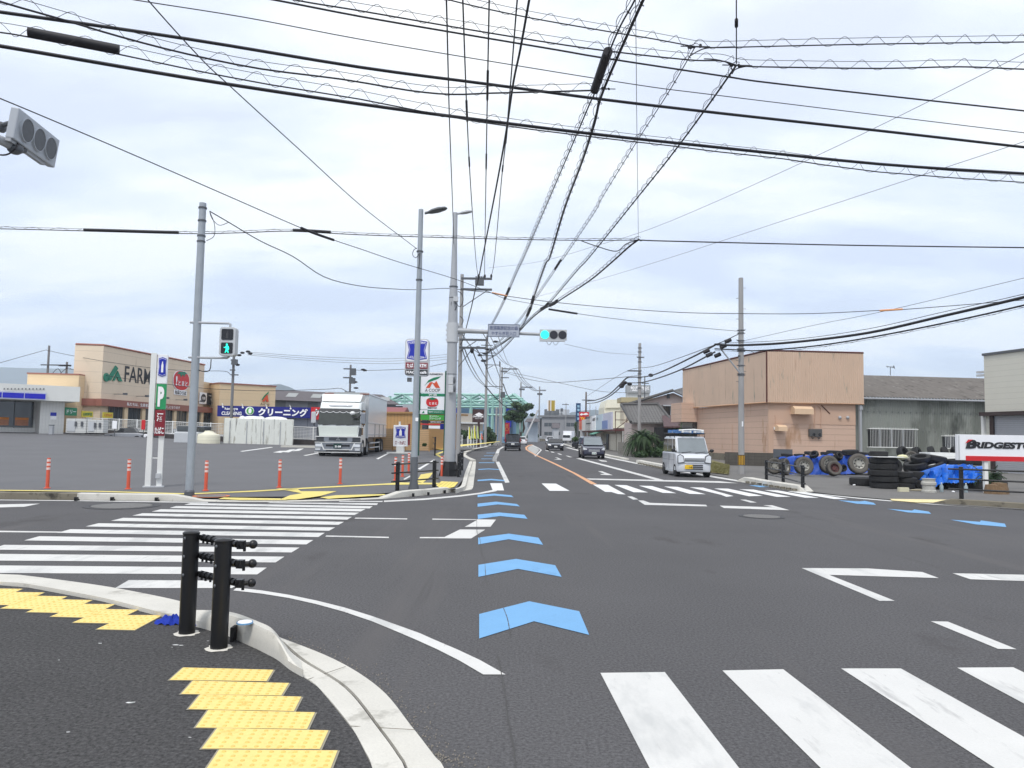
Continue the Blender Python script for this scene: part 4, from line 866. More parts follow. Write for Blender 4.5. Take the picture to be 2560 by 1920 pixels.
# ---- convenience store
Ya = 66.
W = Wall((D(-260, 1080, Ya-9).x, Ya-9+0), XY(205, Ya+3))
W = Wall(XY(-300, 58), XY(163, 66))
t = thing('convenience_store', 'single-storey white convenience store with blue band over the windows, far left', 'store', W.loc)
t.rotation_euler = (0, 0, W.rz); MW[t.name] = Matrix.Translation(W.loc) @ Matrix.Rotation(W.rz, 4, 'Z')
L_ = W.L; zg = .9; zf = W.uz(130, 1008)[1]; 
uA = W.uz(100, 1040)[0]
mb = MB(); mb.box((uA, 0, .0), (L_, 9, zf+.3)); mb.box((-6, 2.6, .0), (uA, 9, zf+.3)); mb.build('wall', TILEW, t)
zt1 = W.uz(180, 968)[1]; zb1 = W.uz(180, 1005)[1]
mb = MB(); mb.box((-6, -1.2, zb1), (L_+.9, 9.4, zt1)); mb.build('roof_fascia', mat('white_fascia', S(226, 226, 220), .6, var=.06, sc_=1.5, stain=(S(180, 178, 170), 1.2, .66, (1, 1, .3))), t)
WB = Wall((W.a.x+W.n.x*-1.25, W.a.y-1.25), (W.b.x, W.b.y-1.25))
u0, z0, u1, z1 = W.rect(-10, 983, 116, 995, -1.25)
mb = MB(); zc = W.uz(60, 989, -1.25)[1]; mb.box((-6, -1.32, zc-.32), (u1, -1.2, zc+.32)); mb.build('sign_band', mat('pale_band', S(205, 208, 222), .4), t)
for k in range(9):
    ue = u1-.08-k*1.55; mb = MB(); mb.box((ue-1.48, -1.35, zc-.23), (ue, -1.32, zc+.2)); mb.build('blue_sign_panel', mat('band_blue', S(26, 30, 190), .35), t)
zs = zb1
for k in range(9):
    ue = uA-.15-k*1.45; mb = MB(); mb.box((ue-1.38, 2.5, 1.6), (ue, 2.56, zb1-.05)); o = mb.build('window', GLSW, t); 
    mb = MB(); mb.box((ue-1.45, 2.42, 1.5), (ue-1.38, 2.6, zb1)); mb.build('mullion', STEELD, t)
for k in range(8):
    ue = uA-.5-k*1.45; mb = MB(); mb.box((ue-1.0, 2.44, 1.75), (ue, 2.48, 2.35)); mb.build('poster', mat('poster_brown', S(190, 130, 100), .6, var=.5, sc_=6), t)
    mb = MB(); mb.box((ue-1.0, 2.42, 2.25), (ue, 2.44, 2.45)); mb.build('poster_header', mat('poster_orange', S(225, 140, 60), .6, var=.3, sc_=6), t)
mb = MB(); mb.box((-6, 2.3, .5), (uA, 2.7, 1.55)); mb.build('window_sill_wall', TILEW, t)
wbox(W, t, 'wall_poster', BLUE, 126, 1031, 141, 1040, -.04, 0); wbox(W, t, 'wall_poster', WHI, 126, 1040, 141, 1049, -.04, 0)
mb = MB()
for k in range(12): x = W.uz(10+k*9, 975, -1.25)[0]; z_ = W.uz(10+k*9, 974, -1.25)[1]; mb.box((x-.02, -1.5, z_), (x+.02, -1.2, z_+.12))
mb.build('lamp_bracket', STEELD, t)
c = Vector((*XY(133, 63.5), 0)); c.z = zlot(c.x, c.y)+.03; b = thing('ash_bin', 'grey steel ash bin against the white tiled store wall', 'bin', c); MB().box((-.16, -.13, 0), (.16, .13, .75)).build('body', STEEL, b, bev=.02); MB().box((-.17, -.14, .75), (.17, .14, .82)).build('top', STEELD, b)
c = PL(46, 1082, .03); c2_ = PL(86, 1082, .03); b = thing('hoop_barrier', 'low grey hoop barrier in front of the store windows', 'barrier', c); MB().tube(smooth_path([c, c+Vector((0, 0, .7)), c+Vector((.12, 0, .85)), c2_+Vector((-.12, 0, .85)), c2_+Vector((0, 0, .7)), c2_], 40), .04, 8).build('hoop', STEEL, b, world=True, smooth=True)
mb = MB(); mb.box((-60, 60.3, .4), (PL(165, 1083).x, 66, PL(100, 1083).z+.12)); struct(mb.build('kerb', CONC))
# ---- supermarket
WA = Wall((D(252, 1000, 72).x-3.4, 72), (D(252, 1000, 72).x, 72)); WB = Wall(XY(252, 72), XY(545, 96))
t = thing('supermarket', 'long cream supermarket with brown fascia, green and black lettering and a tomato emblem', 'supermarket', WB.loc)
t.rotation_euler = (0, 0, WB.rz); MW[t.name] = Matrix.Translation(WB.loc) @ Matrix.Rotation(WB.rz, 4, 'Z')
W = WB; ztop = W.uz(252, 861)[1]; zf1 = W.uz(300, 1001)[1]; zf0 = W.uz(300, 1018)[1]
uE = W.uz(545, 950)[0]; u480 = W.uz(512, 905)[0]; zr = D(480, 897, 1).z
# main block, roof line dropping a little to the right as in the picture
zE = W.uz(490, 899)[1]; uL = -W.L*0
pl0 = MW[t.name].inverted() @ Vector((D(180, 1000, 71.5).x, 71.5, 0))
mb = MB(); Q = MW[t.name].inverted(); pbk = Q @ Vector((D(184, 1000, 96).x, 96, 0)); pe = WB.a+WB.d*u480; pbr = Q @ Vector((pe.x*1.3-1, pe.y*1.3, 0)); mb.prism([(pl0.x, pl0.y, 0), (0, 0, 0), (u480, 0, 0), (pbr.x, pbr.y, 0), (pbk.x, pbk.y, 0)][::-1], (0, 0, ztop)); mb.build('wall', CREAM, t)
mb = MB(); mb.tube([(pl0.x, pl0.y-.05, ztop), (0, -.05, ztop), (u480, -.05, ztop)], .09, 4); mb.build('roof_edge', BRNB, t)
# lower right wing
z2 = W.uz(560, 956)[1]
W3 = Wall(WB.b, XY(690, 108)); z3 = WB.uz(512, 938)[1]
mb = MB(); mb.box((u480+.02, .3, 0), (W.L, 20, WB.uz(520, 955)[1])); mb.build('low_wing', CREAM2, t)
mb = MB(); mb.box((pl0.x, -.55, zf0), (W.L+.5, .0, zf1)); mb.prism([(pl0.x-.4, pl0.y-.5, zf0), (0, -.55, zf0), (0, 0, zf0), (pl0.x, pl0.y, zf0)][::-1], (0, 0, zf1-zf0)); mb.build('fascia', BRNB, t)
text('私たちは、生産者と消費者のかけはしになります', WHI, t, W.uz(375, 1015)[0], -.58, (zf0+zf1)/2, W.uz(440, 1015)[0]-W.uz(306, 1015)[0], (zf1-zf0)*.5, .01)
for k in range(7):
    u = 1.2+k*(W.L-2)/7; mb = MB(); mb.box((u, -.12, 1.0), (u+W.L/7-1.3, -.06, zf0)); mb.build('window', GLSW, t)
    mb = MB(); [mb.box((u+q*(W.L/7-1.3)/3, -.16, 1.0), (u+q*(W.L/7-1.3)/3+.06, -.1, zf0)) for q in range(4)]; mb.box((u, -.16, 1.9), (u+W.L/7-1.3, -.1, 1.98)); mb.build('window_frame', STEELD, t)
    mb = MB(); mb.box((u+W.L/7-1.25, -.35, 0), (u+W.L/7-.65, .1, zf0)); mb.build('pillar', CREAM2, t)
# entrance banners
YG = mat('yellow_banner', S(214, 196, 60), .6)
for x0, x1, y0, y1, m_, tx, tm in ((203, 231, 1028, 1043, YG, '山賊野菜', GREEN), (256, 281, 1031, 1045, YG, 'くだもの', RED), (162, 191, 1019, 1039, GREEN, 'ドリー', WHI)):
    W_ = WB if x0 > 250 else WA
    W_ = WB; u0, z0, u1, z1 = W_.rect(x0, y0, x1, y1, -.7)
    mb = MB(); mb.box((u0, -.76, z0), (u1, -.7, z1)); mb.build('banner_sign', m_, t); text(tx, tm, t, (u0+u1)/2, -.78, (z0+z1)/2, (u1-u0)*.8, (z1-z0)*.5, .015)
# emblem and lettering on the wall
Wt = lambda *a, **k: WB.text(*a, **k)
def wpoly(t, W, name, m, pts, y0=-.12, y1=-.02):
    mb = MB(); q = [W.uz(x, y) for x, y in pts]; ar = sum(q[i][0]*q[(i+1) % len(q)][1]-q[(i+1) % len(q)][0]*q[i][1] for i in range(len(q)))
    if ar < 0: q = q[::-1]
    mb.prism([(u, y1, z) for u, z in q][::-1], (0, y0-y1, 0)); return mb.build(name, m, t)
JG = mat('emblem_green', S(24, 124, 96), .5)
cx = lambda x, y: (x/3.95, 840+y/3.95)
wpoly(t, WB, 'emblem', JG, [cx(*p) for p in [(1135, 292), (1158, 320), (1085, 440), (1050, 440), (1060, 410)]])
wpoly(t, WB, 'emblem', JG, [cx(*p) for p in [(1155, 345), (1200, 450), (1165, 447), (1145, 400), (1122, 442), (1105, 442)]])
u_, z_ = WB.uz(*cx(1044, 408)); mb = MB(); mb.cyl((u_, -.02, z_), (u_, -.12, z_), .42, n=20); mb.build('emblem', JG, t)
WB.text('FARMERS', INK, t, 311, 922, 417, 961, y=-.03, bold=.012)
# tomato emblem
cu, cz = WB.uz(*cx(1786, 440)); ru = abs(WB.uz(*cx(1862, 440))[0]-WB.uz(*cx(1708, 440))[0])/2; rz = abs(WB.uz(*cx(1786, 345))[1]-WB.uz(*cx(1786, 532))[1])/2
def disc(t, name, m, cu, cz, ru, rz, y, th=.03, n=28, sq=1.): MB().prism([(cu+ru*math.copysign(abs(math.cos(2*math.pi*i/n))**sq, math.cos(2*math.pi*i/n)), y, cz+rz*math.copysign(abs(math.sin(2*math.pi*i/n))**sq, math.sin(2*math.pi*i/n))) for i in range(n)], (0, th, 0)).build(name, m, t)
disc(t, 'emblem_backing', WHI, cu, cz, ru*1.07, rz*1.07, -.06, sq=.85); disc(t, 'tomato_emblem', RED, cu, cz, ru, rz, -.10, sq=.85)
MB().prism([(cu+a*ru, -.13, cz+b*rz) for a, b in [(0, .95), (.3, 1.0), (.7, .8), (.4, .72), (.3, .45), (.08, .66), (-.1, .35), (-.3, .68), (-.65, .6), (-.4, .9)]], (0, .02, 0)).build('emblem_leaf', JG, t)
text('とまと', WHI, t, cu+ru*.15, -.14, cz-rz*.3, ru*1.2, rz*.55, .02); text('!', WHI, t, cu-ru*.68, -.14, cz-rz*.1, ru*.2, rz*1.0, .02)
mb = MB(); mb.box((cu-ru*.85, -.08, cz-rz*1.55), (cu+ru*.75, -.03, cz-rz*1.02)); mb.build('emblem_backing', WHI, t); text('旬菜ひろば', INK, t, cu-ru*.05, -.1, cz-rz*1.29, ru*1.45, rz*.42, .02)
mb = MB()
for k in range(6): u = 2+k*3.9; mb.box((u, -1.1, zf1+.55), (u+.05, 0, zf1+.6)); mb.box((u-.15, -1.3, zf1+.5), (u+.2, -1.0, zf1+.7))
mb.build('wall_spotlight', STEELD, t)
# small block left of it and shop banner on the wing
WL = Wall(XY(65, 70), XY(200, 70.5)); b = thing('annexe_block', 'small cream flat-roofed block joined to the left of the supermarket', 'building', WL.loc)
b.rotation_euler = (0, 0, WL.rz); MW[b.name] = Matrix.Translation(WL.loc) @ Matrix.Rotation(WL.rz, 4, 'Z')
mb = MB(); mb.box((0, 0, 0), (WL.uz(197, 950)[0], 7, WL.uz(130, 936)[1])); mb.build('wall', CREAM2, b); mb = MB(); mb.box((-.05, -.06, WL.uz(130, 936)[1]), (WL.uz(197, 950)[0], 7, WL.uz(130, 936)[1]+.12)); mb.build('roof_edge', BRNB, b)
u0, z0, u1, z1 = WB.rect(496, 981, 513, 1010); mb = MB(); mb.box((u0, -.2, z0), (u1, -.1, z1)); mb.build('shop_sign', WHI, t); disc(t, 'round_logo', INK, (u0+u1)/2, (z0+z1)/2, (u1-u0)*.36, (z1-z0)*.36, -.23); text('100', WHI, t, (u0+u1)/2, -.25, (z0+z1)/2, (u1-u0)*.5, (z1-z0)*.25, .02)
u2 = WB.rect(513, 981, 550, 1012); mb = MB(); mb.box((u1, -.2, z0), (u2[2], -.1, z1)); mb.build('shop_sign', INK, t); text('100YEN SHOP', WHI, t, (u1+u2[2])/2, -.22, z0+(z1-z0)*.78, (u2[2]-u1)*.75, (z1-z0)*.14, .01); text('Watts', WHI, t, (u1+u2[2])/2, -.22, z0+(z1-z0)*.4, (u2[2]-u1)*.5, (z1-z0)*.3, .03)
# ---- second store block with the red and green mark
W = Wall(XY(548, 92), XY(690, 97)); b = thing('grocery_store', 'cream store block with a red and green leaf mark, right of the supermarket', 'store', W.loc)
b.rotation_euler = (0, 0, W.rz); MW[b.name] = Matrix.Translation(W.loc) @ Matrix.Rotation(W.rz, 4, 'Z')
ue = W.uz(688, 1000)[0]; zt2 = W.uz(600, 962)[1]; mb = MB(); mb.box((0, 0, 0), (ue, 14, zt2)); mb.build('wall', CREAM2, b); mb = MB(); mb.box((-.05, -.08, zt2), (ue+.08, 14, zt2+.16)); mb.build('roof_edge', BRNB, b)
AR = mat('mark_red', S(214, 84, 46), .5)
k2 = lambda x, y: (460+x/3.95, 760+y/3.95)
def coopmark(t, W, f, y0=-.12):
    wpoly(t, W, 'leaf_mark', GREEN, [f(*p) for p in [(765, 948), (790, 905), (835, 865), (828, 885), (795, 920), (775, 945)]], y0)
    wpoly(t, W, 'roof_mark', AR, [f(*p) for p in [(770, 962), (790, 925), (812, 893), (822, 900), (832, 966), (812, 965), (805, 935), (795, 962)]], y0)
coopmark(b, W, k2); W.text('A-coop', INK, b, *k2(752, 975), *k2(840, 1010), y=-.1, bold=.0)
# ---- big shed with dark roof
W = Wall(XY(688, 115), XY(990, 125)); b = thing('warehouse', 'long low warehouse with a dark roof and pale skylights behind the cleaning shop', 'warehouse', W.loc)
b.rotation_euler = (0, 0, W.rz); MW[b.name] = Matrix.Translation(W.loc) @ Matrix.Rotation(W.rz, 4, 'Z')
ze = W.uz(760, 1003)[1]; zr_ = ze+1.9; Lw = W.L
mb = MB(); mb.box((0, 0, 0), (Lw, 16, ze)); mb.build('wall', mat('shed_wall', S(128, 130, 134), .8, var=.1, lines=[(0, 5, 1.6, .35, 0)]), b)
mb = MB(); mb.prism([(-.5, -.8, ze), (-.5, 8, ze+2.0), (-.5, 17, ze)], (Lw+1, 0, 0)); mb.build('roof', DRF, b)
SKY = mat('skylight', S(150, 152, 150), .6)
for k in range(5): u = 2+k*Lw/5; f = lambda y: ze+(y+.8)*2.0/8.8+.05; mb = MB(); mb.add([(u, 2, f(2)), (u+1.6, 2, f(2)), (u+3.0, 5.5, f(5.5)), (u+1.4, 5.5, f(5.5))], [(0, 1, 2, 3)]); mb.build('skylight', SKY, b)
# ---- cleaning shop with blue sign
W = Wall(XY(543, 62), XY(800, 63.5)); b = thing('cleaning_shop', 'grey shop under a long dark blue sign band with white Japanese lettering', 'shop', W.loc)
b.rotation_euler = (0, 0, W.rz); MW[b.name] = Matrix.Translation(W.loc) @ Matrix.Rotation(W.rz, 4, 'Z')
u0, z0, u1, z1 = W.rect(544, 1013, 777, 1048); uR0, _, uR1, _ = W.rect(777, 1013, 840, 1048)
zT = W.uz(600, 1015)[1]; zB = W.uz(600, 1042)[1]
mb = MB(); mb.box((u0+2, .4, 0), (uR1, 8, zB+.3)); mb.build('wall', mat('shop_wall', S(150, 155, 165), .7, var=.1, lines=[(0, 1.8, .08, .3, 0)]), b)
mb = MB(); mb.box((u0, -.15, zB), (u1, .4, zT)); mb.build('blue_sign_band', NAVY, b); mb = MB(); mb.box((u1+.02, -.12, zB-.1), (uR1, .4, zT+.05)); mb.build('red_sign_band', RED, b)
W.text('kadoya', WHI, b, 563, 1018, 596, 1027, y=-.2, bold=.02); W.text('CLEANING', WHI, b, 555, 1029, 605, 1038, y=-.2, bold=.03)
W.text('クリーニング', WHI, b, 646, 1021, 770, 1041, y=-.2, bold=.045); W.text('クリ', WHI, b, 784, 1022, 812, 1043, y=-.2, bold=.045)
cu, cz = W.uz(625, 1027.5); rr = W.uz(636, 1028)[0]-cu; disc(b, 'round_logo', WHI, cu, cz, rr, rr, -.2); disc(b, 'round_logo_centre', mat('logo_green', S(90, 170, 80), .5), cu+rr*.1, cz, rr*.8, rr*.8, -.23); disc(b, 'round_logo_figure', WHI, cu+rr*.1, cz, rr*.35, rr*.62, -.26)
for k in range(4):
    u = W.uz((560, 609, 668, 727)[k], 1017)[0]; mb = MB(); mb.tube([(u, -.15, zT+.05), (u, -.9, zT+.15), (u+.1, -1.0, zT-.1)], .02, 5); mb.ell((u+.1, -1.0, zT-.15), (.08, .08, .08), 8, 5); mb.build('sign_lamp', WHT, b)
# ---- boundary fence on a dark curb
FP = [(-0, 0)]
fp = [(166, 1080), (218, 1084), (254, 1084.5), (296, 1085.5), (341, 1087), (382, 1089), (430, 1091.5), (525, 1097), (572, 1099.5), (622, 1101), (674, 1103), (727, 1105), (782, 1107), (808, 1108)]
t = thing('mesh_fence', 'white post-and-mesh fence on a dark curb along the back of the lot', 'fence', PL(166, 1083))
ps = [PL(x, y+6, .0) for x, y in fp]
for p in ps: p.z = zlot(p.x, p.y)
mb = MB()
for a, b_ in zip(ps[:-1], ps[1:]):
    d = (b_-a); n = Vector((-d.y, d.x, 0)).normalized()*.12; mb.hexa([a-n-Vector((0, 0, .3)), b_-n-Vector((0, 0, .3)), b_+n-Vector((0, 0, .3)), a+n-Vector((0, 0, .3)), a-n+Vector((0, 0, .42)), b_-n+Vector((0, 0, .42)), b_+n+Vector((0, 0, .42)), a+n+Vector((0, 0, .42))])
mb.build('base_wall', mat('dark_base_wall', S(66, 62, 62), .9, var=.25), t, world=True)
for p in ps: MB().box((p.x-.04, p.y-.04, p.z+.4), (p.x+.04, p.y+.04, p.z+1.55)).build('post', WHT, t, world=True)
for a, b_ in zip(ps[:-1], ps[1:]):
    mb = MB(); 
    for h in [.5, .62, .74, .86, .98, 1.1, 1.22, 1.34, 1.48]: mb.tube([a+Vector((0, 0, h)), b_+Vector((0, 0, h))], .014 if h not in (.5, 1.48) else .03, 4)
    n = max(2, int((b_-a).length/.25)); [mb.tube([a.lerp(b_, i/n)+Vector((0, 0, .5)), a.lerp(b_, i/n)+Vector((0, 0, 1.48))], .008, 3) for i in range(n)]
    mb.build('mesh_panel', WHT, t, world=True)
mb = MB(); a = PL(703, 1118, .03); b_ = PL(795, 1121, .03); mb.box((a.x, a.y-.1, a.z), (b_.x, a.y+.1, a.z+.15)); tag(mb.build('wheel_stop', CONC), 'long low concrete wheel stop in the lot left of the truck', 'wheel stop')
# ---- stained white storage box behind the fence
STW = mat('stained_white', S(226, 228, 220), .6, var=.05, stain=[(S(95, 92, 84), 1.1, .60, (3.2, 3.2, .22)), (S(175, 172, 160), 2, .56, (2, 2, .3))], lines=[(0, 2.75, .05, .4, 0)])
a = D(558, 1100, 59); b_ = D(733, 1100, 60.5); W = Wall((a.x, a.y), (b_.x, b_.y)); t = thing('storage_container', 'long rain-streaked white metal storage box behind the mesh fence', 'storage box', W.loc)
t.rotation_euler = (0, 0, W.rz); MW[t.name] = Matrix.Translation(W.loc) @ Matrix.Rotation(W.rz, 4, 'Z')
zt_ = W.uz(650, 1047)[1]; MB().box((0, 0, .3), (W.L, 1.6, zt_)).build('body', STW, t, bev=.03)
for k in range(4): MB().box((W.L*(.08+k*.24), -.04, .6), (W.L*(.08+k*.24)+.05, 0, zt_-.2)).build('door_rail', STEEL, t)
for k, x in enumerate((605, 632, 690, 652)): u, _ = W.uz(x, 1044); MB().ell((u, .5, zt_+.0), ((.25, .9, .9, .3)[k], .4, .22), 10, 6).build('vent_dome', WHT, t, smooth=True)
for k, (x, w__, lab) in enumerate(((526, 27, 'round cream water tank behind the fence, left of the long storage box'), )):
    c = Vector((*XY(x, 57.5), .6)); t = thing('water_tank', lab, 'tank', c); r_ = w__/F*57.5; MB().lathe([(0, .95), (r_*.4, .93), (r_*.5, .85), (r_*.93, .72), (r_, .6), (r_, 0), (0, 0)], 24).build('shell', mat('cream_plastic', S(222, 218, 196), .5, var=.06, lines=[(2, .25, .04, .12, 0)]), t, smooth=True); MB().lathe([(0, 1.02), (.3, 1.0), (.32, .93), (0, .93)], 16).build('lid', MC['cream_plastic'], t)
c = Vector((*XY(468, 57), .6)); t = thing('parked_van', 'light grey box van front half hidden by the pedestrian signal pole', 'van', c); MB().prism([(-.9, 0, 0), (-.9, 0, .9), (.9, 0, .9), (.9, 0, 0)], (0, 3, 0)).build('body', LGREY, t, bev=.1); MB().box((-.8, .2, .9), (.8, 2.9, 1.35)).build('cabin', GLSW, t, bev=.1)
# parked cars seen through the fence
for x, w__, lab, m_ in ((410, 60, 'white car mostly hidden behind the mesh fence below the tomato emblem', WHTP), (315, 56, 'silver car mostly hidden behind the mesh fence left of the parking sign', mat('car_silver', S(160, 162, 166), .3, .4))):
    c = Vector((*XY(x, 66), .55)); t = thing('parked_car', lab, 'car', c); w_ = w__/F*61
    MB().prism([(-w_, 0, .2), (-w_*.98, 0, .6), (-w_*.5, 0, .72), (w_*.5, 0, .75), (w_*.97, 0, .66), (w_, 0, .25)][::-1], (0, 1.6, 0)).build('body', m_, t, bev=.08); MB().prism([(-w_*.52, .1, .7), (-w_*.25, .2, 1.15), (w_*.35, .2, 1.18), (w_*.6, .1, .72)][::-1], (0, 1.4, 0)).build('cabin', GLS, t, bev=.08)
    for s_ in (-.62, .62): MB().cyl((s_*w_, -.02, .2), (s_*w_, .2, .2), .3, n=16).build('wheel', RUB, t)
# notice boards behind fence
for x0, x1, y0, y1, m_, l in ((281, 292, 1052, 1072, WHI, 'small white notice board on legs behind the fence'), (354, 363, 1050, 1074, RED, 'narrow red banner beside the supermarket window')):
    W = Wall(XY(x0-2, 64), XY(x1+2, 64)); t = thing('notice_board', l, 'notice', W.loc); wbox(W, t, 'board', m_, x0, y0, x1, y1, -.03, .03); a = W.uz((x0+x1)/2, y1); MB().box((a[0]-.03, 0, .4), (a[0]+.03, .04, a[1])).build('leg', STEELD, t)
for x0, x1, y0, l in ((165, 216, 1046, 'white slatted utility cabinet at the left end of the mesh fence'), (218, 258, 1049, 'white panelled utility cabinet with dark meter boxes behind the fence')):
    W = Wall(XY(x0, 64.5), XY(x1, 64.5)); t = thing('utility_cabinet', l, 'cabinet', W.loc); wbox(W, t, 'body', mat('slatted_white', S(205, 206, 203), .6, var=.12, lines=[(2, .22, .04, .3, 0), (0, .9, .04, .3, 0)]), x0, y0, x1, 1082, 0, .8); wbox(W, t, 'door', LGREY, x0+3, y0+5, (x0+x1)/2-2, 1078, -.04, 0)
    for q in (.45, .75): xx = lerp(x0, x1, q); wbox(W, t, 'meter_box', STEELD, xx, y0+8, xx+5, y0+20, -.1, -.04)
# ---- parking sign with two white legs
cb = PL(378, 1218, .03); Yq = cb.y; ce = PL(396, 1213, .03)
W = Wall(XY(370, Yq), XY(420, Yq+.35)); W = Wall((cb.x-.3, Yq-.05), (cb.x+.9, Yq+.35))
t = thing('parking_sign', 'tall white two-legged sign with blue emblem, green P and maroon panel', 'sign', (W.a.x, W.a.y, cb.z)); t.rotation_euler = (0, 0, W.rz); MW[t.name] = Matrix.Translation((W.a.x, W.a.y, cb.z)) @ Matrix.Rotation(W.rz, 4, 'Z')
def uzl(x, y): u, z = W.uz(x, y); return u, z-cb.z
def tilt(px0, py0, px1, py1, w_, name='leg'):
    a = uzl(px0, py0); b_ = uzl(px1, py1); ww = w_/F*Yq; MB().hexa([(a[0], -.06, a[1]), (a[0]+ww, -.06, a[1]), (a[0]+ww, .1, a[1]), (a[0], .1, a[1]), (b_[0], -.06, b_[1]), (b_[0]+ww, -.06, b_[1]), (b_[0]+ww, .1, b_[1]), (b_[0], .1, b_[1])]).build(name, WHT, t)
a = uzl(362, 1218); uL0 = a[0]; ww = 12.5/F*Yq; zT_ = uzl(384, 883)[1]
MB().box((uL0, -.06, 0), (uL0+ww, .1, zT_)).build('leg', WHT, t)
uR0_ = uzl(391, 1213)[0]; MB().box((uR0_, -.04, .0), (uR0_+ww*.95, .1, zT_*.5)).build('leg', WHT, t)
MB().box((uL0+ww, -.02, uzl(385, 1145)[1]-.015), (uR0_, .02, uzl(385, 1145)[1]+.015)).build('cross_tie', WHT, t)
MB().box((uR0_-.02, -.12, uzl(393, 1195)[1]), (uR0_+.1, -.04, uzl(393, 1183)[1])).build('switch_box', LGREY, t)
MB().box((uL0-.05, -.1, -.02), (uR0_+ww+.05, .14, .03)).build('base_plate', LGREY, t)
pu0 = uzl(400, 960)[0]-.08; pw = 24/F*Yq; pu0 = uL0+ww+.02; pu1 = pu0+pw*1.02
for y0_, y1_, m_, nm in ((886, 960, WHTP, 'emblem_panel'), (960, 1024, mat('parking_green', S(38, 150, 92), .4), 'parking_panel'), (1025, 1090, REDM, 'maroon_panel')):
    za_, zb_ = uzl(400, y1_)[1], uzl(400, y0_)[1]; MB().box((pu0+.02, -.10, za_+.006), (pu1, .06, zb_-.006)).build(nm, m_, t, bev=.008)
pc = (pu0+pu1)/2+.01
def milk(t, cu, cz, w_, h_, y, m_=BLUE, word=None):
    """waisted shield with a white bottle"""
    pts = [(-.5, .42), (0, .5), (.5, .42), (.40, 0), (.5, -.42), (0, -.5), (-.5, -.42), (-.40, 0)]
    MB().prism([(cu+a*w_, y, cz+b*h_) for a, b in pts][::-1], (0, .012, 0)).build('shield_emblem', m_, t)
    MB().prism([(cu+a*w_*.9, y-.004, cz+b*h_*.9) for a, b in pts][::-1], (0, .003, 0)).build('shield_line', WHI, t); MB().prism([(cu+a*w_*.86, y-.008, cz+b*h_*.86) for a, b in pts][::-1], (0, .003, 0)).build('shield_face', m_, t)
    bt = [(-.13, -.28), (.13, -.28), (.13, .08), (.06, .2), (.06, .27), (-.06, .27), (-.06, .2), (-.13, .08)]
    MB().prism([(cu+a*w_, y-.012, cz+b*h_) for a, b in bt], (0, .003, 0)).build('bottle_mark', WHI, t)
    if word: text(word[0], WHI, t, cu, y-.013, cz+h_*.35, w_*.72, h_*.10, .01); text(word[1], WHI, t, cu, y-.013, cz-h_*.35, w_*.70, h_*.10, .01)
milk(t, pc, (uzl(400, 886)[1]+uzl(400, 960)[1])/2+.06, pw*.78, (uzl(400, 886)[1]-uzl(400, 960)[1])*.66, -.115)
zc = (uzl(400, 960)[1]+uzl(400, 1024)[1])/2; text('P', WHI, t, pc, -.112, zc, pw*.6, (uzl(400, 960)[1]-uzl(400, 1024)[1])*.78, .06)
text('酒', WHI, t, pc, -.112, uzl(400, 1043)[1], pw*.6, .24, .03); text('たばこ', WHI, t, pc, -.112, uzl(400, 1076)[1], pw*.85, .2, .03)
# ---- freestanding illuminated sign board by the truck
c = Vector((D(1000, 1100, 52).x, 52, 0)); c.z = zlot(c.x, c.y)+.03; W = Wall((c.x-2, c.y), (c.x+4, c.y)); t = thing('standing_sign', 'small white lightbox sign with blue emblem and maroon Japanese words beside the truck', 'sign', W.loc)
u0, z0, u1, z1 = W.rect(984, 1063, 1020, 1116); MB().box((u0, -.15, z0), (u1, .15, z1)).build('lightbox', WHTP, t, bev=.03)
milk(t, (u0+u1)/2, z0+(z1-z0)*.66, (u1-u0)*.72, (z1-z0)*.55, -.17, word=('LAWSON', 'STATION')); text('酒・たばこ', REDM, t, (u0+u1)/2, -.16, z0+(z1-z0)*.17, (u1-u0)*.76, (z1-z0)*.17, .03)
MB().box((u0+.25, -.3, c.z-.1), (u1-.25, .3, z0)).build('stand', WHT, t); MB().box((u0-.4, -.35, c.z), (u1+.3, .35, c.z+.08)).build('base_plate', WHT, t)
MB().box((u1, .0, z0+.1), (u1+.12, .2, z1+.1)).build('side_frame', REDM, t); MB().cyl(((u0+u1)/2-.1, 0, z1), ((u0+u1)/2-.1, 0, z1+.25), .07, n=8).build('cap', WHT, t)
# ---- tall pole sign with blue shield
c = PL(1045, 1138, .03); Ys = 44.; W = Wall(XY(1000, Ys), XY(1100, Ys+.4)); t = thing('pole_sign', 'tall roadside sign with a blue shield emblem above maroon and black word panels', 'sign', W.loc)
u0, z0, u1, z1 = W.rect(1014, 849, 1074, 905); zz_ = W.uz(1043, 941)[1]; rb = MB(); rbox(rb, u0, zz_, u1, z1, -.2, .2, .2); rb.build('cabinet', LGREY, t)
rb = MB(); rbox(rb, u0+.06, z0+.02, u1-.06, z1-.06, -.22, -.2, .15); rb.build('emblem_panel', WHTP, t)
cu = (u0+u1)/2; milk(t, cu, (z0+z1)/2, (u1-u0)*.84, (z1-z0)*.9, -.24, word=('LAWSON', 'STATION'))
za_, zb_ = W.uz(1043, 923)[1], W.uz(1043, 908)[1]; MB().box((u0+.06, -.23, za_), (u1-.06, -.2, zb_)).build('maroon_panel', REDM, t); text('たばこ', WHI, t, u0+.4, -.24, (za_+zb_)/2, .55, (zb_-za_)*.7, .03); text('ATM', WHI, t, u1-.36, -.24, (za_+zb_)/2, .45, (zb_-za_)*.62, .05)
za_, zb_ = W.uz(1043, 938)[1], W.uz(1043, 926)[1]; MB().box((u0+.06, -.23, za_), (u1-.06, -.2, zb_)).build('black_panel', INK, t); text('MACHI café', WHI, t, cu, -.24, (za_+zb_)/2, (u1-u0)*.84, (zb_-za_)*.6, .04)
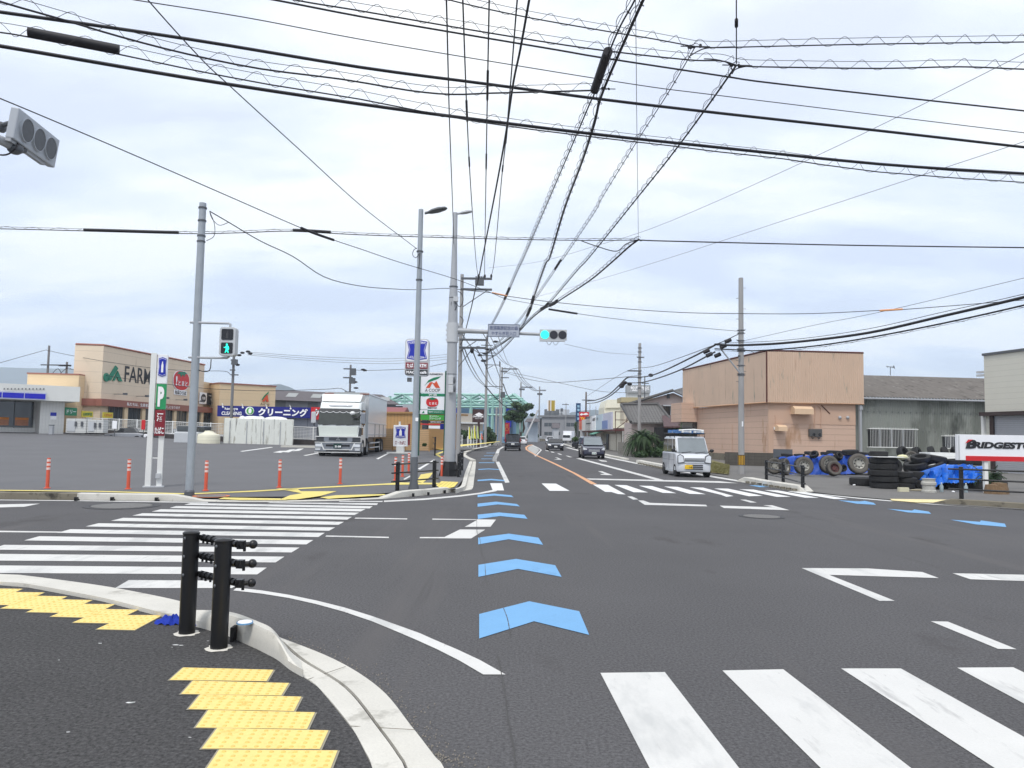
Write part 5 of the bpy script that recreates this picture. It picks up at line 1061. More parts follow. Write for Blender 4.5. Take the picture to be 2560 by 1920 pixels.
MB().cyl((cu-.05, .1, 0), (cu-.05, .1, zz_), .13, n=14).build('pole', LGREY, t, smooth=True); MB().box((u0+.5-.35, -.1, W.uz(1034, 955)[1]), (u0+.5-.1, .1, W.uz(1034, 945)[1])).build('lamp', STEELD, t)
# ---- green pylon sign
Ys = 49.; W = Wall(XY(1050, Ys), XY(1120, Ys+.5)); t = thing('pylon_sign', 'tall green-framed pylon sign stacked with supermarket logo panels', 'sign', W.loc)
u0, z0, u1, z1 = W.rect(1052, 931, 1112, 984); DG = mat('pylon_green', S(22, 82, 62), .5)
MB().box((u1, -.2, 0), (u1+.22, .2, W.uz(1115, 931)[1]+.05)).build('frame_post', DG, t); MB().box((u0-.12, -.2, 0), (u0, .2, W.uz(1050, 931)[1]-.1)).build('frame_post', DG, t)
def panel(y0_, y1_, m_, nm, x0_=1052, x1_=1112, yy=-.14): q = W.rect(x0_, y0_, x1_, y1_); MB().box((q[0], yy, q[1]+.015), (q[2], .1, q[3]-.015)).build(nm, m_, t); return q
q = panel(931, 983, WHTP, 'logo_panel'); text('JA FARMERS', INK, t, (q[0]+q[2])/2, -.16, q[3]-.16, (q[2]-q[0])*.8, .15, .015)
k3 = lambda x, y: (900+x/3.95, 780+y/3.95)
wpoly(t, W, 'leaf_mark', GREEN, [k3(*p) for p in [(640, 730), (680, 675), (730, 652), (800, 640), (770, 665), (720, 682), (670, 700)]], -.16, -.14)
wpoly(t, W, 'roof_mark', AR, [k3(*p) for p in [(652, 752), (690, 700), (710, 695), (735, 708), (755, 685), (790, 755), (748, 752), (715, 705), (690, 752)]], -.16, -.14)
text('A·COOP', INK, t, (q[0]+q[2])/2, -.16, q[1]+.17, (q[2]-q[0])*.62, .2, .0, shear=.1)
q = panel(984, 992, GREEN, 'green_strip'); text('夜須', WHI, t, (q[0]+q[2])/2, -.16, (q[1]+q[3])/2, .55, .12, .02)
q = panel(993, 1024, WHTP, 'tomato_panel'); cu, cz = W.uz(1081, 1006); disc(t, 'tomato_emblem', RED, cu, cz, .4, .3, -.17, sq=.85); MB().prism([(cu+a*.38, -.19, cz+b*.28) for a, b in [(0, 1.15), (.35, 1.0), (.8, .8), (.35, .65), (0, .45), (-.35, .65), (-.75, .7), (-.35, 1.0)]], (0, .02, 0)).build('emblem_leaf', GREEN, t); text('とまと', WHI, t, cu+.06, -.18, cz-.08, .5, .16, .02); text('旬菜ひろば', INK, t, cu, -.16, q[1]+.1, .6, .12, .02)
q = panel(1025, 1036, WHTP, 'mark_panel', 1050, 1069); wpoly(t, W, 'emblem', GREEN, [(1055, 1033), (1060, 1027), (1062, 1033), (1059, 1033)], -.16, -.14); q = panel(1025, 1036, GREEN, 'green_strip', 1069, 1110); text('共済サービスコーナー', WHI, t, (q[0]+q[2])/2, -.16, (q[1]+q[3])/2, (q[2]-q[0])*.85, .11, .01)
q = panel(1037, 1051, mat('laundry_green', S(60, 160, 60), .5), 'laundry_panel'); text('ランドリー\nクリーニング', WHI, t, (q[0]+q[2])/2+.15, -.16, (q[1]+q[3])/2, .75, .27, .02)
q = panel(1052, 1058, INK, 'shop_panel'); text('100YEN SHOP', WHI, t, (q[0]+q[2])/2+.2, -.16, (q[1]+q[3])/2, .7, .08, .01)
q = panel(1059, 1063, RED, 'red_strip'); q = panel(1064, 1072, WHTP, 'white_strip', 1072, 1100); q = panel(1059, 1074, NAVY, 'navy_panel', 1100, 1112, -.15)
# ---- timber-clad building and slatted fence
WOOD = mat('ochre_board', S(186, 146, 96), .7, var=.1, sc_=1, lines=[(0, .32, .04, .35, 0)]); WOODH = mat('ochre_slat', S(196, 162, 122), .7, var=.1, lines=[(2, .14, .03, .35, 0)])
W = Wall(XY(930, 62), XY(1048, 60)); t = thing('timber_building', 'low ochre timber-clad building behind the truck and standing sign', 'building', W.loc); t.rotation_euler = (0, 0, W.rz); MW[t.name] = Matrix.Translation(W.loc) @ Matrix.Rotation(W.rz, 4, 'Z')
ue = W.uz(1048, 1060)[0]; zt_ = W.uz(1000, 1034)[1]; MB().box((-3, 0, 0), (ue, 6, zt_)).build('wall', WOOD, t); MB().box((-3.1, -.15, zt_), (ue+1.1, 6, zt_+.14)).build('roof_edge', mat('ochre_trim', S(166, 130, 84), .7), t)
MB().box((ue-.0, .2, 0), (ue+.9, 5, zt_-.02)).build('side_wall', MC['ochre_board'], t); MB().box((ue+.2, .12, 1.2), (ue+.75, .2, zt_-.5)).build('window', GLS, t)
W = Wall(XY(955, 57), XY(1068, 56)); f = thing('slat_fence', 'tan horizontal slatted fence in front of the timber building', 'fence', W.loc); MB().box((-1.2, 0, .4), (W.L, .08, W.uz(1000, 1072)[1])).build('slats', WOODH, f)
for k in range(5): MB().box((W.L*k/4-.05, -.06, .3), (W.L*k/4+.05, 0, W.uz(1000, 1071)[1])).build('post', MC['ochre_trim'], f)
c = PL(1048, 1124, .03); t = thing('hoop_barrier', 'low white hoop barrier right of the standing sign', 'barrier', c); MB().tube(smooth_path([c+Vector((-1.0, 0, .72)), c+Vector((.0, 0, .72)), c+Vector((.18, 0, .5)), c+Vector((.2, 0, 0))], 20), .05, 8).build('hoop', mat('cream_pipe', S(205, 200, 180), .6), t, world=True)
# ---- teal steel frame hall
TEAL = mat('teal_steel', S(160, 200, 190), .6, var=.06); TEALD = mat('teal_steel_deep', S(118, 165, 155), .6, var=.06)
Yt = 150.; t = thing('steel_frame_hall', 'big open hall of pale teal steel trusses and gables behind the pylon sign', 'building', (D(1150, 1, Yt).x, Yt, 0))
def tl(x0, y0, x1, y1, w_=.16, dy=0, m_=TEAL, nm='truss'): MB().tube([D(x0, y0, Yt+dy), D(x1, y1, Yt+dy)], w_*1.15, 4).build(nm, m_, t, world=True)
for x0 in (960, 1110, 1153, 1200, 1235):
    for dy in (0, 8):
        o = dy*.6; pk = 985 if x0 < 1300 else 992
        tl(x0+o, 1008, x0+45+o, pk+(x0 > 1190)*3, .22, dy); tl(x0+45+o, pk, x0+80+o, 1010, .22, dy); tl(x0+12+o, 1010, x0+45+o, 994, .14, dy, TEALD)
for y_, x0, x1 in ((985, 985, 1060), (986, 1120, 1262), (994, 1262, 1302), (1001, 960, 1300), (1010, 960, 1300), (1017, 1115, 1290), (1037, 1215, 1285)):
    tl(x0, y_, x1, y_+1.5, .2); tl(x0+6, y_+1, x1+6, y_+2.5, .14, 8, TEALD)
for x0 in (975, 1012, 1060, 1115, 1150, 1178, 1219, 1232, 1262, 1296, 1307): tl(x0, 990 if x0 < 1290 else 1000, x0-2, 1092, .28, 0, TEAL, 'column')
for k in range(14): x0 = 962+k*25; tl(x0, 1001, x0+12, 1010, .1); tl(x0+12, 1010, x0+25, 1001, .1)
MB().add([D(940, 1018, Yt+12), D(1052, 1018, Yt+12), D(1052, 1090, Yt+12), D(940, 1090, Yt+12)], [(0, 3, 2, 1)]).build('blue_hoarding', mat('blue_hoarding', S(34, 62, 130), .6), t, world=True)
mb = MB(); a = D(1112, 1008, Yt+10); b_ = D(1290, 1095, Yt+10); mb.box((a.x, Yt+10, 0), (b_.x, Yt+14, a.z*.98)); mb.build('wall_sheet', mat('hall_sheet', S(126, 160, 190), .6, var=.25, sc_=.3, lines=[(0, 4, .5, .4, 0)]), t, world=True)
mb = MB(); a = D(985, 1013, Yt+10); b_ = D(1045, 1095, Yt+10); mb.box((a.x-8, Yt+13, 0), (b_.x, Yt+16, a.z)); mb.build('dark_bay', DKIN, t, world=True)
for x in (1132, 1268): mb = MB(); a = D(x, 1032, Yt+8); mb.box((a.x-.9, Yt+8, a.z-3), (a.x+.9, Yt+9.8, a.z+2.4)); mb.build('blue_drum', BLUE, t, world=True)
W = Wall(XY(1050, 110), XY(1215, 118)); t = thing('low_hall', 'low beige flat building between the pylon sign and brown shop sign', 'building', W.loc); t.rotation_euler = (0, 0, W.rz); MW[t.name] = Matrix.Translation(W.loc) @ Matrix.Rotation(W.rz, 4, 'Z')
MB().box((W.uz(1095, 1050)[0], 0, 2.2), (W.uz(1208, 1050)[0], 8, W.uz(1160, 1033)[1])).build('wall', mat('beige_wall', S(186, 178, 166), .7), t); MB().box((W.uz(1095, 1050)[0], -.8, W.uz(1160, 1059)[1]), (W.uz(1205, 1050)[0], 0, W.uz(1160, 1055)[1])).build('canopy', WHT, t); MB().box((W.uz(1100, 1050)[0], .5, 0), (W.uz(1205, 1050)[0], 7, 2.25)).build('ground_floor', mat('grey_front', S(120, 122, 120), .7, var=.3, sc_=.5), t)
MB().add([(W.uz(1005, 1050)[0], .5, 2), (W.uz(1095, 1050)[0], .5, 2), (W.uz(1095, 1)[0], .5, W.uz(1095, 1012)[1]), (W.uz(1040, 1)[0], .5, W.uz(1040, 1012)[1])], [(0, 1, 2, 3)]).build('sloped_roof', LGREY, t)
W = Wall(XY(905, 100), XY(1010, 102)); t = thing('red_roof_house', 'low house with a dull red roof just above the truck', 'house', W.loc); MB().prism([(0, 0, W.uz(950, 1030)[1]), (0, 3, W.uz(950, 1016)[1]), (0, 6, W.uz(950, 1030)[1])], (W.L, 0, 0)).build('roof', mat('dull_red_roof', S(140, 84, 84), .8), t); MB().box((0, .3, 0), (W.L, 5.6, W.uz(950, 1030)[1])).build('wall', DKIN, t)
# ---- brown shop sign, banners, white fences along the pavement
Ys = 95.; W = Wall(XY(1175, Ys), XY(1220, Ys)); t = thing('shop_sign', 'square dark brown shop sign with a white gable mark and lettering', 'sign', W.loc); wbox(W, t, 'panel', BROWN, 1181, 1023, 1210, 1056, -.15, .15)
wpoly(t, W, 'gable_mark', WHI, [(1184, 1038), (1198, 1031), (1209, 1037), (1206, 1037.5), (1203, 1039.5), (1192, 1039.5), (1188, 1037)], -.2, -.16); W.text('CHATERAISÉ', WHI, t, 1182, 1038.5, 1209, 1043.5, y=-.2, bold=.05); W.text('シャトレーゼ', WHI, t, 1188, 1044.5, 1204, 1048, y=-.2, bold=.03)
u_ = W.uz(1197, 1056); MB().cyl((u_[0], 0, 0), (u_[0], 0, u_[1]), .15, n=10).build('pole', BROWN, t)
YEL = mat('banner_yellow', S(232, 226, 90), .7); LIM = mat('banner_lime', S(178, 198, 110), .7)
for x, y0, y1, m_, l in ((1141, 1066, 1102, YEL, 'thin yellow banner flag just right of the big signal pole'), (1173, 1068, 1100, YEL, 'yellow banner flag furthest left of the cluster by the brown sign'), (1180, 1072, 1098, LIM, 'lime banner flag second in the cluster'), (1186, 1064, 1098, YEL, 'tall yellow banner flag in the middle of the cluster'), (1194, 1066, 1098, LIM, 'lime banner flag right of the tall yellow one'), (1204, 1084, 1100, ORANGE, 'low orange banner frame at the right of the cluster')):
    W = Wall(XY(x-4, 92), XY(x+6, 92)); t = thing('banner_flag', l, 'banner', W.loc, group='shop banner flags by the brown sign'); q = W.rect(x-1.6, y0, x+2.2, y1)
    MB().cyl((q[0], 0, 0), (q[0], 0, q[3]+.1), .04, n=6).build('pole', WHT, t); MB().add([(q[0], 0, q[1]+.2), (q[2]+.1, -.1, q[1]), (q[2], .1, (q[1]+q[3])/2), (q[2]-.05, -.05, q[3]), (q[0], 0, q[3])], [(0, 1, 2, 3, 4)]).build('cloth', m_, t)
for pts, l, hh_ in (([(1110, 1126), (1118, 1125), (1128, 1122), (1141, 1120), (1155, 1118)], 'white rail fence right behind the foot of the big signal pole', 1.5), ([(1169, 1117), (1176, 1115.5), (1184, 1114), (1192, 1112.5), (1200, 1111), (1208, 1110)], 'white picket-like fence beneath the banner flags', 1.35)):
    ps = [P(x, y, .1) for x, y in pts]; t = thing('white_fence', l, 'fence', ps[0])
    for p in ps: MB().box((p.x-.07, p.y-.07, p.z), (p.x+.07, p.y+.07, p.z+hh_)).build('post', WHT, t, world=True)
    for h in (.25, .55, .85, 1): mb = MB(); mb.tube([p+Vector((0, 0, h*hh_*.97)) for p in ps], .04, 5); mb.build('rail', WHT, t, world=True)
W = Wall(XY(1255, 122), XY(1280, 122)); t = thing('banner_sign', 'tall dark red vertical banner board left of the black minivan', 'sign', W.loc); wbox(W, t, 'board', mat('deep_red', S(176, 28, 44), .5), 1262, 1057, 1274, 1103, -.1, .1); W.text('目', mat('gold', S(210, 160, 80), .5), t, 1265, 1061, 1270, 1067, y=-.12); 
u_, z_ = W.uz(1267, 1073); MB().lathe([(.24, 0), (.3, 0), (.3, .02), (.24, .02)], 20, Matrix.Translation((u_, -.14, z_)) @ Matrix.Rotation(R(90), 4, 'X'), True).build('ring_mark', MC['gold'], t)
# control cabinet and navy unit beside the pylon
c = PL(1075, 1128, .0); c = P(1082, 1120, .1); t = thing('vending_unit', 'dark navy box unit standing in front of the pylon sign foot', 'cabinet', c); MB().box((-.3, 0, 0), (.6, .8, 1.9)).build('body', mat('navy_box', S(26, 30, 58), .5), t, bev=.02); MB().box((-.5, .6, 0), (-.3, 1, 2.2)).build('side_post', INK, t); MB().box((-.25, -.02, 1.0), (.5, 0, 1.8)).build('front_panel', LGREY, t)
# ================================================================ RIGHT SIDE BUILDINGS
def wthing(name, label, cat, W, group=None, z=0):
    t = thing(name, label, cat, (W.a.x, W.a.y, z), group=group); t.rotation_euler = (0, 0, W.rz)
    MW[t.name] = Matrix.Translation((W.a.x, W.a.y, z)) @ Matrix.Rotation(W.rz, 4, 'Z'); return t
TAN1 = mat('tan_sheet', S(204, 178, 156), .75, var=.12, sc_=.6, stain=[(S(140, 140, 126), .9, .60, (2.6, 2.6, .5)), (S(128, 92, 70), 2.2, .625, (3, 3, .16))])
TAN2 = mat('tan_siding', S(204, 174, 154), .78, var=.10, sc_=.5, lines=[(2, .42, .03, .28, .004)], stain=[(S(176, 140, 112), 1.0, .58, (1, 1, .3)), (S(150, 116, 92), 2.4, .64, (2.5, 2.5, .2))])
TAN3 = mat('tan_plain', S(198, 166, 144), .75, var=.07, sc_=.5)
RUST = mat('rust_brown', S(86, 44, 38), .8, var=.2)
# tan two-part building: front face A (towards us), side face B (towards the road)
Yc = 52.; C0 = Vector(XY(1917, Yc)); C1 = Vector(XY(2160, Yc+1.2)); C2 = Vector(XY(1707, 68))
WF = Wall(C0, C1); WS = Wall(C2, C0)
t = wthing('tan_workshop', 'large peach-tan workshop with ribbed upper cladding and rust streaks, right of the road', 'building', WF)
iv = MW[t.name].inverted()
def lc(v, z): return iv @ Vector((v.x, v.y, z))
zm = WF.uz(1960, 1007)[1]; ztp = WF.uz(1940, 879)[1]; zmS = WS.uz(1860, 1013)[1]
# lower storey
def quadblock(name, pts, z0, z1, m): 
    q = [lc(p, z0) for p in pts]; MB().prism(q if False else q[::-1], (0, 0, z1-z0)).build(name, m, t) if False else None
    mb = MB(); n = len(pts); b0 = [lc(p, z0) for p in pts]; b1 = [lc(p, z1) for p in pts]
    mb.add(b0+b1, [tuple(range(n-1, -1, -1)), tuple(range(n, 2*n))]+[(i, (i+1) % n, n+(i+1) % n, n+i) for i in range(n)]); return mb.build(name, m, t)
dirF = (C1-C0).normalized(); nF = Vector((-dirF.y, dirF.x)); dS = (C2-C0).normalized()
inset = .28
c0i = C0+nF*inset+dirF*.28; c1i = C1-dirF*.5+nF*inset; back1 = c1i+nF*16; c2i = C2+dirF*.35
quadblock('lower_wall', [c0i, c1i, back1, c2i+nF*2+dirF*6, c2i], 0, zm+.05, TAN2)
quadblock('base_course', [c0i-nF*.05-dirF*.06, c1i-nF*.05, c1i, c2i+dirF*.1, c2i-dirF*.06], 0, .55, CONCO)
# upper storey: side face flat sheets, front face ribbed
mb = MB(); th = .12
def slab(a, b, z0, z1, za, zb, m, name, th=.12):
    d = (b-a).normalized(); n = Vector((-d.y, d.x)); v = [lc(a, z0), lc(b, z1), lc(b+n*th, z1), lc(a+n*th, z0), lc(a, za), lc(b, zb), lc(b+n*th, zb), lc(a+n*th, za)]
    return MB().hexa(v).build(name, m, t)
zs2 = D(1707, 926, C2.y).z; zs0 = ztp; zb2 = D(1707, 1021, C2.y).z
slab(C2, C0, zb2, zm, zs2, zs0, TAN1, 'upper_side_cladding')
mb = MB(); L_ = (C1-C0).length; n = 46; zE = D(2152, 884, C1.y).z; zEb = D(2152, 1010, C1.y).z
pts = []
for i in range(n*4+1):
    u = L_*i/(n*4); y = (0, 0, -.045, -.045)[i % 4]; pts.append((u, y))
for i in range(len(pts)-1):
    (u0, y0), (u1, y1) = pts[i], pts[i+1]; t0 = lerp(ztp, zE, u0/L_); t1 = lerp(ztp, zE, u1/L_); b0 = lerp(zm, zEb, u0/L_)
    mb.add([(u0, y0, b0), (u1, y1, b0), (u1, y1, t1), (u0, y0, t0)], [(0, 1, 2, 3)])
mb.add([(0, .1, zm), (L_-.25, .1, zEb), (L_-.25, .1, zE), (0, .1, ztp)], [(3, 2, 1, 0)])
mb.build('upper_front_cladding', TAN1, t)
MB().tube([lc(C2, zs2+.03), lc(C0, ztp+.05), lc(C1, zE+.05)], .07, 4).build('roof_edge', RUST, t)
MB().tube([lc(C2, zb2), lc(C0, zm), lc(C1, zEb)], .05, 4).build('lower_edge', mat('tan_trim', S(190, 150, 118), .7), t)
MB().tube([lc(C0, zm), lc(C0, ztp)], .06, 4).build('corner_trim', RUST, t)
mb = MB(); 
for y_ in (.3, 1.6): mb.box((L_-.05, y_, zEb), (L_+.12, y_+.15, zE-.1))
for k in range(5): z_ = lerp(zEb, zE, k/5); mb.box((L_-.05, .3, z_), (L_+.05, 1.7, z_+.1))
mb.tube([(L_, .3, zE-1), (L_, 1.6, zE-.2)], .05, 4); mb.build('steel_frame', RUST, t)
MB().box((L_+.5, .2, 0), (L_+.75, .4, zE)).build('downpipe_post', mat('beige_post', S(196, 178, 158), .7), t) if False else None
# projecting canopy box at far left and dark doorway below
ws = lambda x, y: D(x, y, 1)
WS2 = Wall(C2, C0); a = WS2.uz(1708, 1040)[0]; b_ = WS2.uz(1752, 1040)[0]; zc0 = WS2.uz(1730, 1055)[1]
dd = (C0-C2).normalized(); n2 = Vector((-dd.y, dd.x)); p0 = C2; p1 = C2+dd*(b_*.62)
v = lambda p, z: lc(p, z)
o_ = n2*-1.1
MB().hexa([v(p0+o_, zc0), v(p1+o_, zc0), v(p1+n2*.5, zc0), v(p0+n2*.5, zc0), v(p0+o_, zb2+.4), v(p1+o_, zb2+.4), v(p1+n2*.5, zb2+.4), v(p0+n2*.5, zb2+.4)]).build('canopy_box', TAN2, t)
MB().hexa([v(p0-n2*.1, 0), v(p1-n2*.1, 0), v(p1+n2*.3, 0), v(p0+n2*.3, 0), v(p0-n2*.1, zc0), v(p1-n2*.1, zc0), v(p1+n2*.3, zc0), v(p0+n2*.3, zc0)]).build('dark_doorway', GLS, t)
MB().hexa([v(c0i-dirF*.02-nF*.02, .5), v(c0i+dirF*.35-nF*.02, .5), v(c0i+dirF*.35+nF*.1, .5), v(c0i-dirF*.02+nF*.1, .5), v(c0i-dirF*.02-nF*.02, zm), v(c0i+dirF*.35-nF*.02, zm), v(c0i+dirF*.35+nF*.1, zm), v(c0i-dirF*.02+nF*.1, zm)]).build('corner_pillar', TAN3, t)
# plain band at the top of the lower wall
q0 = WF.uz(2000, 1060, inset)[1]
MB().box((.3, inset-.03, q0), (L_-.5, inset, zm)).build('plain_band', TAN3, t)
# hoods, meters, vents, pipes
def fbox(name, m, x0, y0, x1, y1, ya, yb, bev=0): u0, z0, u1, z1 = WF.rect(x0, y0, x1, y1, inset); return MB().box((u0, ya, z0), (u1, yb, z1)).build(name, m, t, bev=bev)
c6 = lambda x, y: (1680+x/3.95, 820+y/3.95)
HOOD = mat('hood_cream', S(214, 184, 152), .6, var=.08, stain=(S(190, 110, 70), 3, .66, (1, 1, 1)))
for a, b_ in (((1205, 770), (1393, 852)), ((1047, 955), (1133, 1018))):
    x0, y0 = c6(*a); x1, y1 = c6(*b_); u0, z0, u1, z1 = WF.rect(x0, y0, x1, y1, inset-.5); h_ = z1-z0; mb = MB(); mb.prism([(u0, inset, z1), (u0, inset-.35, z1-.02), (u0, inset-.6, z1-h_*.35), (u0, inset-.62, z0), (u0, inset, z0)][::-1], (u1-u0, 0, 0)); mb.build('vent_hood', HOOD, t)
for a, b_ in (((1345, 998), (1408, 1072)), ((1408, 998), (1467, 1075))): fbox('meter_box', mat('meter_grey', S(84, 84, 84), .5), *c6(*a), *c6(*b_), inset-.2, inset, .01)
for x, y in ((1385, 1050), (1442, 1050)): u_, z_ = WF.uz(*c6(x, y), inset); MB().cyl((u_, inset-.25, z_), (u_, inset-.2, z_), .09, n=14).build('meter_dial', GLS, t)
for x, y in ((1652, 885), (1730, 885)): u_, z_ = WF.uz(*c6(x, y), inset); MB().ell((u_, inset-.05, z_), (.12, .14, .12), 12, 8).build('round_vent', STEEL, t, smooth=True)
def fpipe(name, m, pts, r): mb = MB(); mb.tube([(lambda q: (q[0], inset-.06, q[1]))(WF.uz(*c6(*p), inset)) for p in pts], r, 6); mb.build(name, m, t)
fpipe('conduit', TAN3, [(1412, 775), (1408, 900), (1402, 998)], .035); fpipe('conduit', TAN3, [(1440, 770), (1470, 800), (1470, 900), (1466, 998)], .035); fpipe('conduit', RUST, [(1470, 762), (1555, 845)], .03); fpipe('conduit', TAN3, [(1012, 860), (1020, 900), (1020, 990)], .02)
fpipe('conduit', STEELD, [(1375, 1075), (1385, 1095), (1400, 1080)], .02); fpipe('conduit', STEELD, [(1432, 1075), (1445, 1100), (1460, 1080)], .02)
u_, z_ = WF.uz(*c6(1846, 780), inset); MB().box((u_-.06, inset-.18, .0), (u_+.10, inset-.02, zm)).build('downpipe', STEEL, t); MB().box((u_-.1, inset-.24, zm-.35), (u_+.14, inset, zm-.1)).build('rain_head', STEEL, t)
for p in ((1010, 992), (1033, 990)): x, y = c6(*p); fbox('socket_box', WHT, x-2, y-4, x+2.5, y+3, inset-.1, inset)
# joints on the side wall
mb = MB()
for x in (1822, 1910): u_, z_ = WS.uz(x, 1100); p = C2+dd*u_; mb.tube([lc(p-n2*-.26, .6), lc(p-n2*-.26, q0)], .02, 4)
mb.build('wall_joint', TAN3, t)
# dark low block and grass strip in front of the tan building
GRS = mat('verge_grass', S(122, 118, 84), .95, var=.45, sc_=1.5, det=8, bump=.03, bs=12, stain=(S(150, 128, 84), .9, .56, (1, 1, 1)))
sheet('verge', [P(x, y, .06) for x, y in [(1768, 1180), (1822, 1186), (1824, 1162), (1780, 1150), (1764, 1152)]], GRS)
def tufts(name, area, n, h, m, seed=1, kind='stuff'):
    rnd = random.Random(seed); mb = MB()
    for _ in range(n):
        a, b, c_, d = area; u, v_ = rnd.random(), rnd.random(); p = (a.lerp(b, u)).lerp(d.lerp(c_, u), v_)
        for k in range(4):
            an = rnd.random()*6.28; s_ = h*(.5+rnd.random()); q = Vector((math.cos(an), math.sin(an), 0)); w_ = Vector((-q.y, q.x, 0))*.014
            mb.add([p-w_, p+w_, p+q*s_*.5+Vector((0, 0, s_))], [(0, 1, 2)])
    return struct(mb.build(name, m), kind)
tufts('grass', [P(1764, 1153, .06), P(1824, 1163, .06), P(1822, 1186, .06), P(1768, 1180, .06)], 1300, .07, mat('grass_blade', S(120, 116, 74), .9, var=.4, sc_=3))
W = Wall(C0+Vector((-3.4, -4.0)), C0+Vector((1.0, -4.6))); b = wthing('low_block_wall', 'low dark concrete block wall behind the tall pole', 'wall', W); MB().box((-.6, 0, 0), (3.4, .2, .85)).build('blocks', mat('dark_block', S(84, 80, 74), .9, var=.3, lines=[(2, .2, .02, .3, 0), (0, .4, .02, .3, 0)]), b)
b = thing('dark_panel', 'dark grey flat panel leaning at the tan building corner behind the tyres', 'panel', (D(1936, 1, 44).x, 44, 0)); MB().box((-.2, 0, 0), (.9, .08, 1.15)).build('sheet', STEELD, b)
# ---- grey warehouse with corrugated roof
W = Wall(XY(2135, 54), XY(2475, 55)); b = wthing('grey_warehouse', 'weathered grey corrugated warehouse with a long dark asbestos roof and barred windows', 'warehouse', W)
zE_ = W.uz(2300, 996)[1]; WG = mat('grey_sheet', S(140, 144, 138), .75, var=.12, sc_=.8, stretch=(1, 1, .4), stain=[(S(112, 116, 110), .33, .52, (1, 1, .45)), (S(72, 76, 72), .16, .64, (1.3, 1, .6))])
mb = MB(); n = 150
for i in range(n):
    u0, u1 = W.L*i/n, W.L*(i+1)/n; y0 = -.02*math.cos(math.pi*i); y1 = -.02*math.cos(math.pi*(i+1)); mb.add([(u0, y0, 0), (u1, y1, 0), (u1, y1, zE_), (u0, y0, zE_)], [(0, 1, 2, 3)])
mb.build('wall', WG, b)
zR_ = D(2300, 941, 64).z; RF = mat('asbestos_roof', S(112, 107, 102), .9, var=.25, sc_=2.2, stretch=(3, .3, .3), stain=[(S(140, 136, 130), 1.6, .58, (4, .4, 1)), (S(72, 68, 64), 1.8, .56, (4, .3, 1))])
mb = MB(); n = 200
for i in range(n+1):
    u = -1.2+(W.L+14)*i/n; r = .05*math.cos(math.pi*i); mb.v += [Vector((u, -.45, zE_+r)), Vector((u, 9.5, zR_+r))]
mb.f = [(2*i, 2*i+2, 2*i+3, 2*i+1) for i in range(n)]; mb.build('roof', RF, b)
MB().tube([(-1, -.52, zE_-.12), (W.L+1, -.52, zE_-.12)], .07, 6).build('gutter', STEEL, b)
MB().add([(-.02, 0, 0), (-.02, 9.5, 0), (-.02, 9.5, zR_-.1), (-.02, 0, zE_-.1)], [(0, 1, 2, 3)]).build('gable_wall', WG, b)
c8 = lambda x, y: (1980+x/3.607, 700+y/3.607)
for (x0, y0), (x1, y1), nb in ((c8(685, 1345), c8(1100, 1510), 30), (c8(1355, 1408), c8(1560, 1520), 14)):
    u0, z0, u1, z1 = W.rect(x0, y0, x1, y1); o = MB().box((u0, -.03, z0), (u1, .03, z1)).build('window', GLS, b)
    for k in range(3 if nb > 20 else 2): q = lerp(u0, u1, (k+1)/(4 if nb > 20 else 3)); MB().box((q-.05, -.08, z0), (q+.05, -.03, z1)).build('mullion', STEEL, b)
    mb = MB(); 
    for z_ in (z0, z1): mb.tube([(u0-.1, -.05, z_), (u0-.1, -.35, z_), (u1+.1, -.35, z_), (u1+.1, -.05, z_)], .035, 5)
    for k in range(nb+1): q = lerp(u0, u1, k/nb); mb.tube([(q, -.35, z0), (q, -.35, z1+.12)], .011, 4)
    mb.build('window_bars', WHT, b)
mb = MB()
for k in range(22): u = 1+k*W.L/22.5; mb.ell((u, -.05, zE_-1.05), (.03, .03, .05), 6, 4); mb.ell((u, -.05, zE_-2.4), (.03, .03, .04), 6, 4)
mb.build('sheet_fixings', STEELD, b)
a_ = c8(887, 855); W_ = Wall(XY(2200, 62), XY(2260, 62)); q = thing('roof_antenna', 'small TV antenna on the grey warehouse ridge', 'antenna', (D(a_[0], 1, 62).x, 62, D(1, a_[1], 62).z-.5)); a0 = D(*c8(887, 860), 62); a1 = D(*c8(887, 780), 62)
mb = MB(); mb.tube([a0, a1], .03, 5); mb.build('mast', STEELD, q, world=True); mb = MB(); mb.tube([D(*c8(848, 778), 62), D(*c8(925, 790), 62)], .025, 4); [mb.tube([D(*c8(x, 774), 62), D(*c8(x+3, 796), 62)], .015, 4) for x in (860, 900, 912, 922)]; mb.tube([D(*c8(915, 772), 62), D(*c8(928, 800), 62)], .03, 4); mb.build('aerial', STEELD, q, world=True)
# ---- pale shutter garage at right edge
G0 = Vector((D(2462, 1000, 45).x, 45)); G1 = Vector((D(2560, 1000, 42.3).x+.0, 42.3)); G1 = G0+(G1-G0)*2.2
W = Wall(G0, G1); b = wthing('shutter_garage', 'tall pale garage building with a grey roller shutter, cut by the right edge', 'building', W)
ztg = W.uz(2464, 889)[1]; zsh = W.uz(2500, 1034)[1]; WPL = mat('pale_siding', S(204, 202, 190), .75, var=.05, sc_=1, lines=[(2, .33, .025, .14, .003)])
MB().box((0, 0, zsh), (W.L, 10, ztg)).build('wall', WPL, b); MB().box((0, 0.05, 0), (.35, 10, zsh-.01)).build('side_pier', WPL, b); MB().box((-.06, -.08, ztg), (W.L, 10, ztg+.14)).build('roof_edge', STEELD, b)
MB().box((-.1, -.35, zsh-.12), (W.L, 0, zsh+.1)).build('lintel', mat('dark_brown_metal', S(58, 46, 46), .5), b); MB().box((.35, -.05, 0), (.62, .2, zsh-.12)).build('door_jamb', MC['dark_brown_metal'], b)
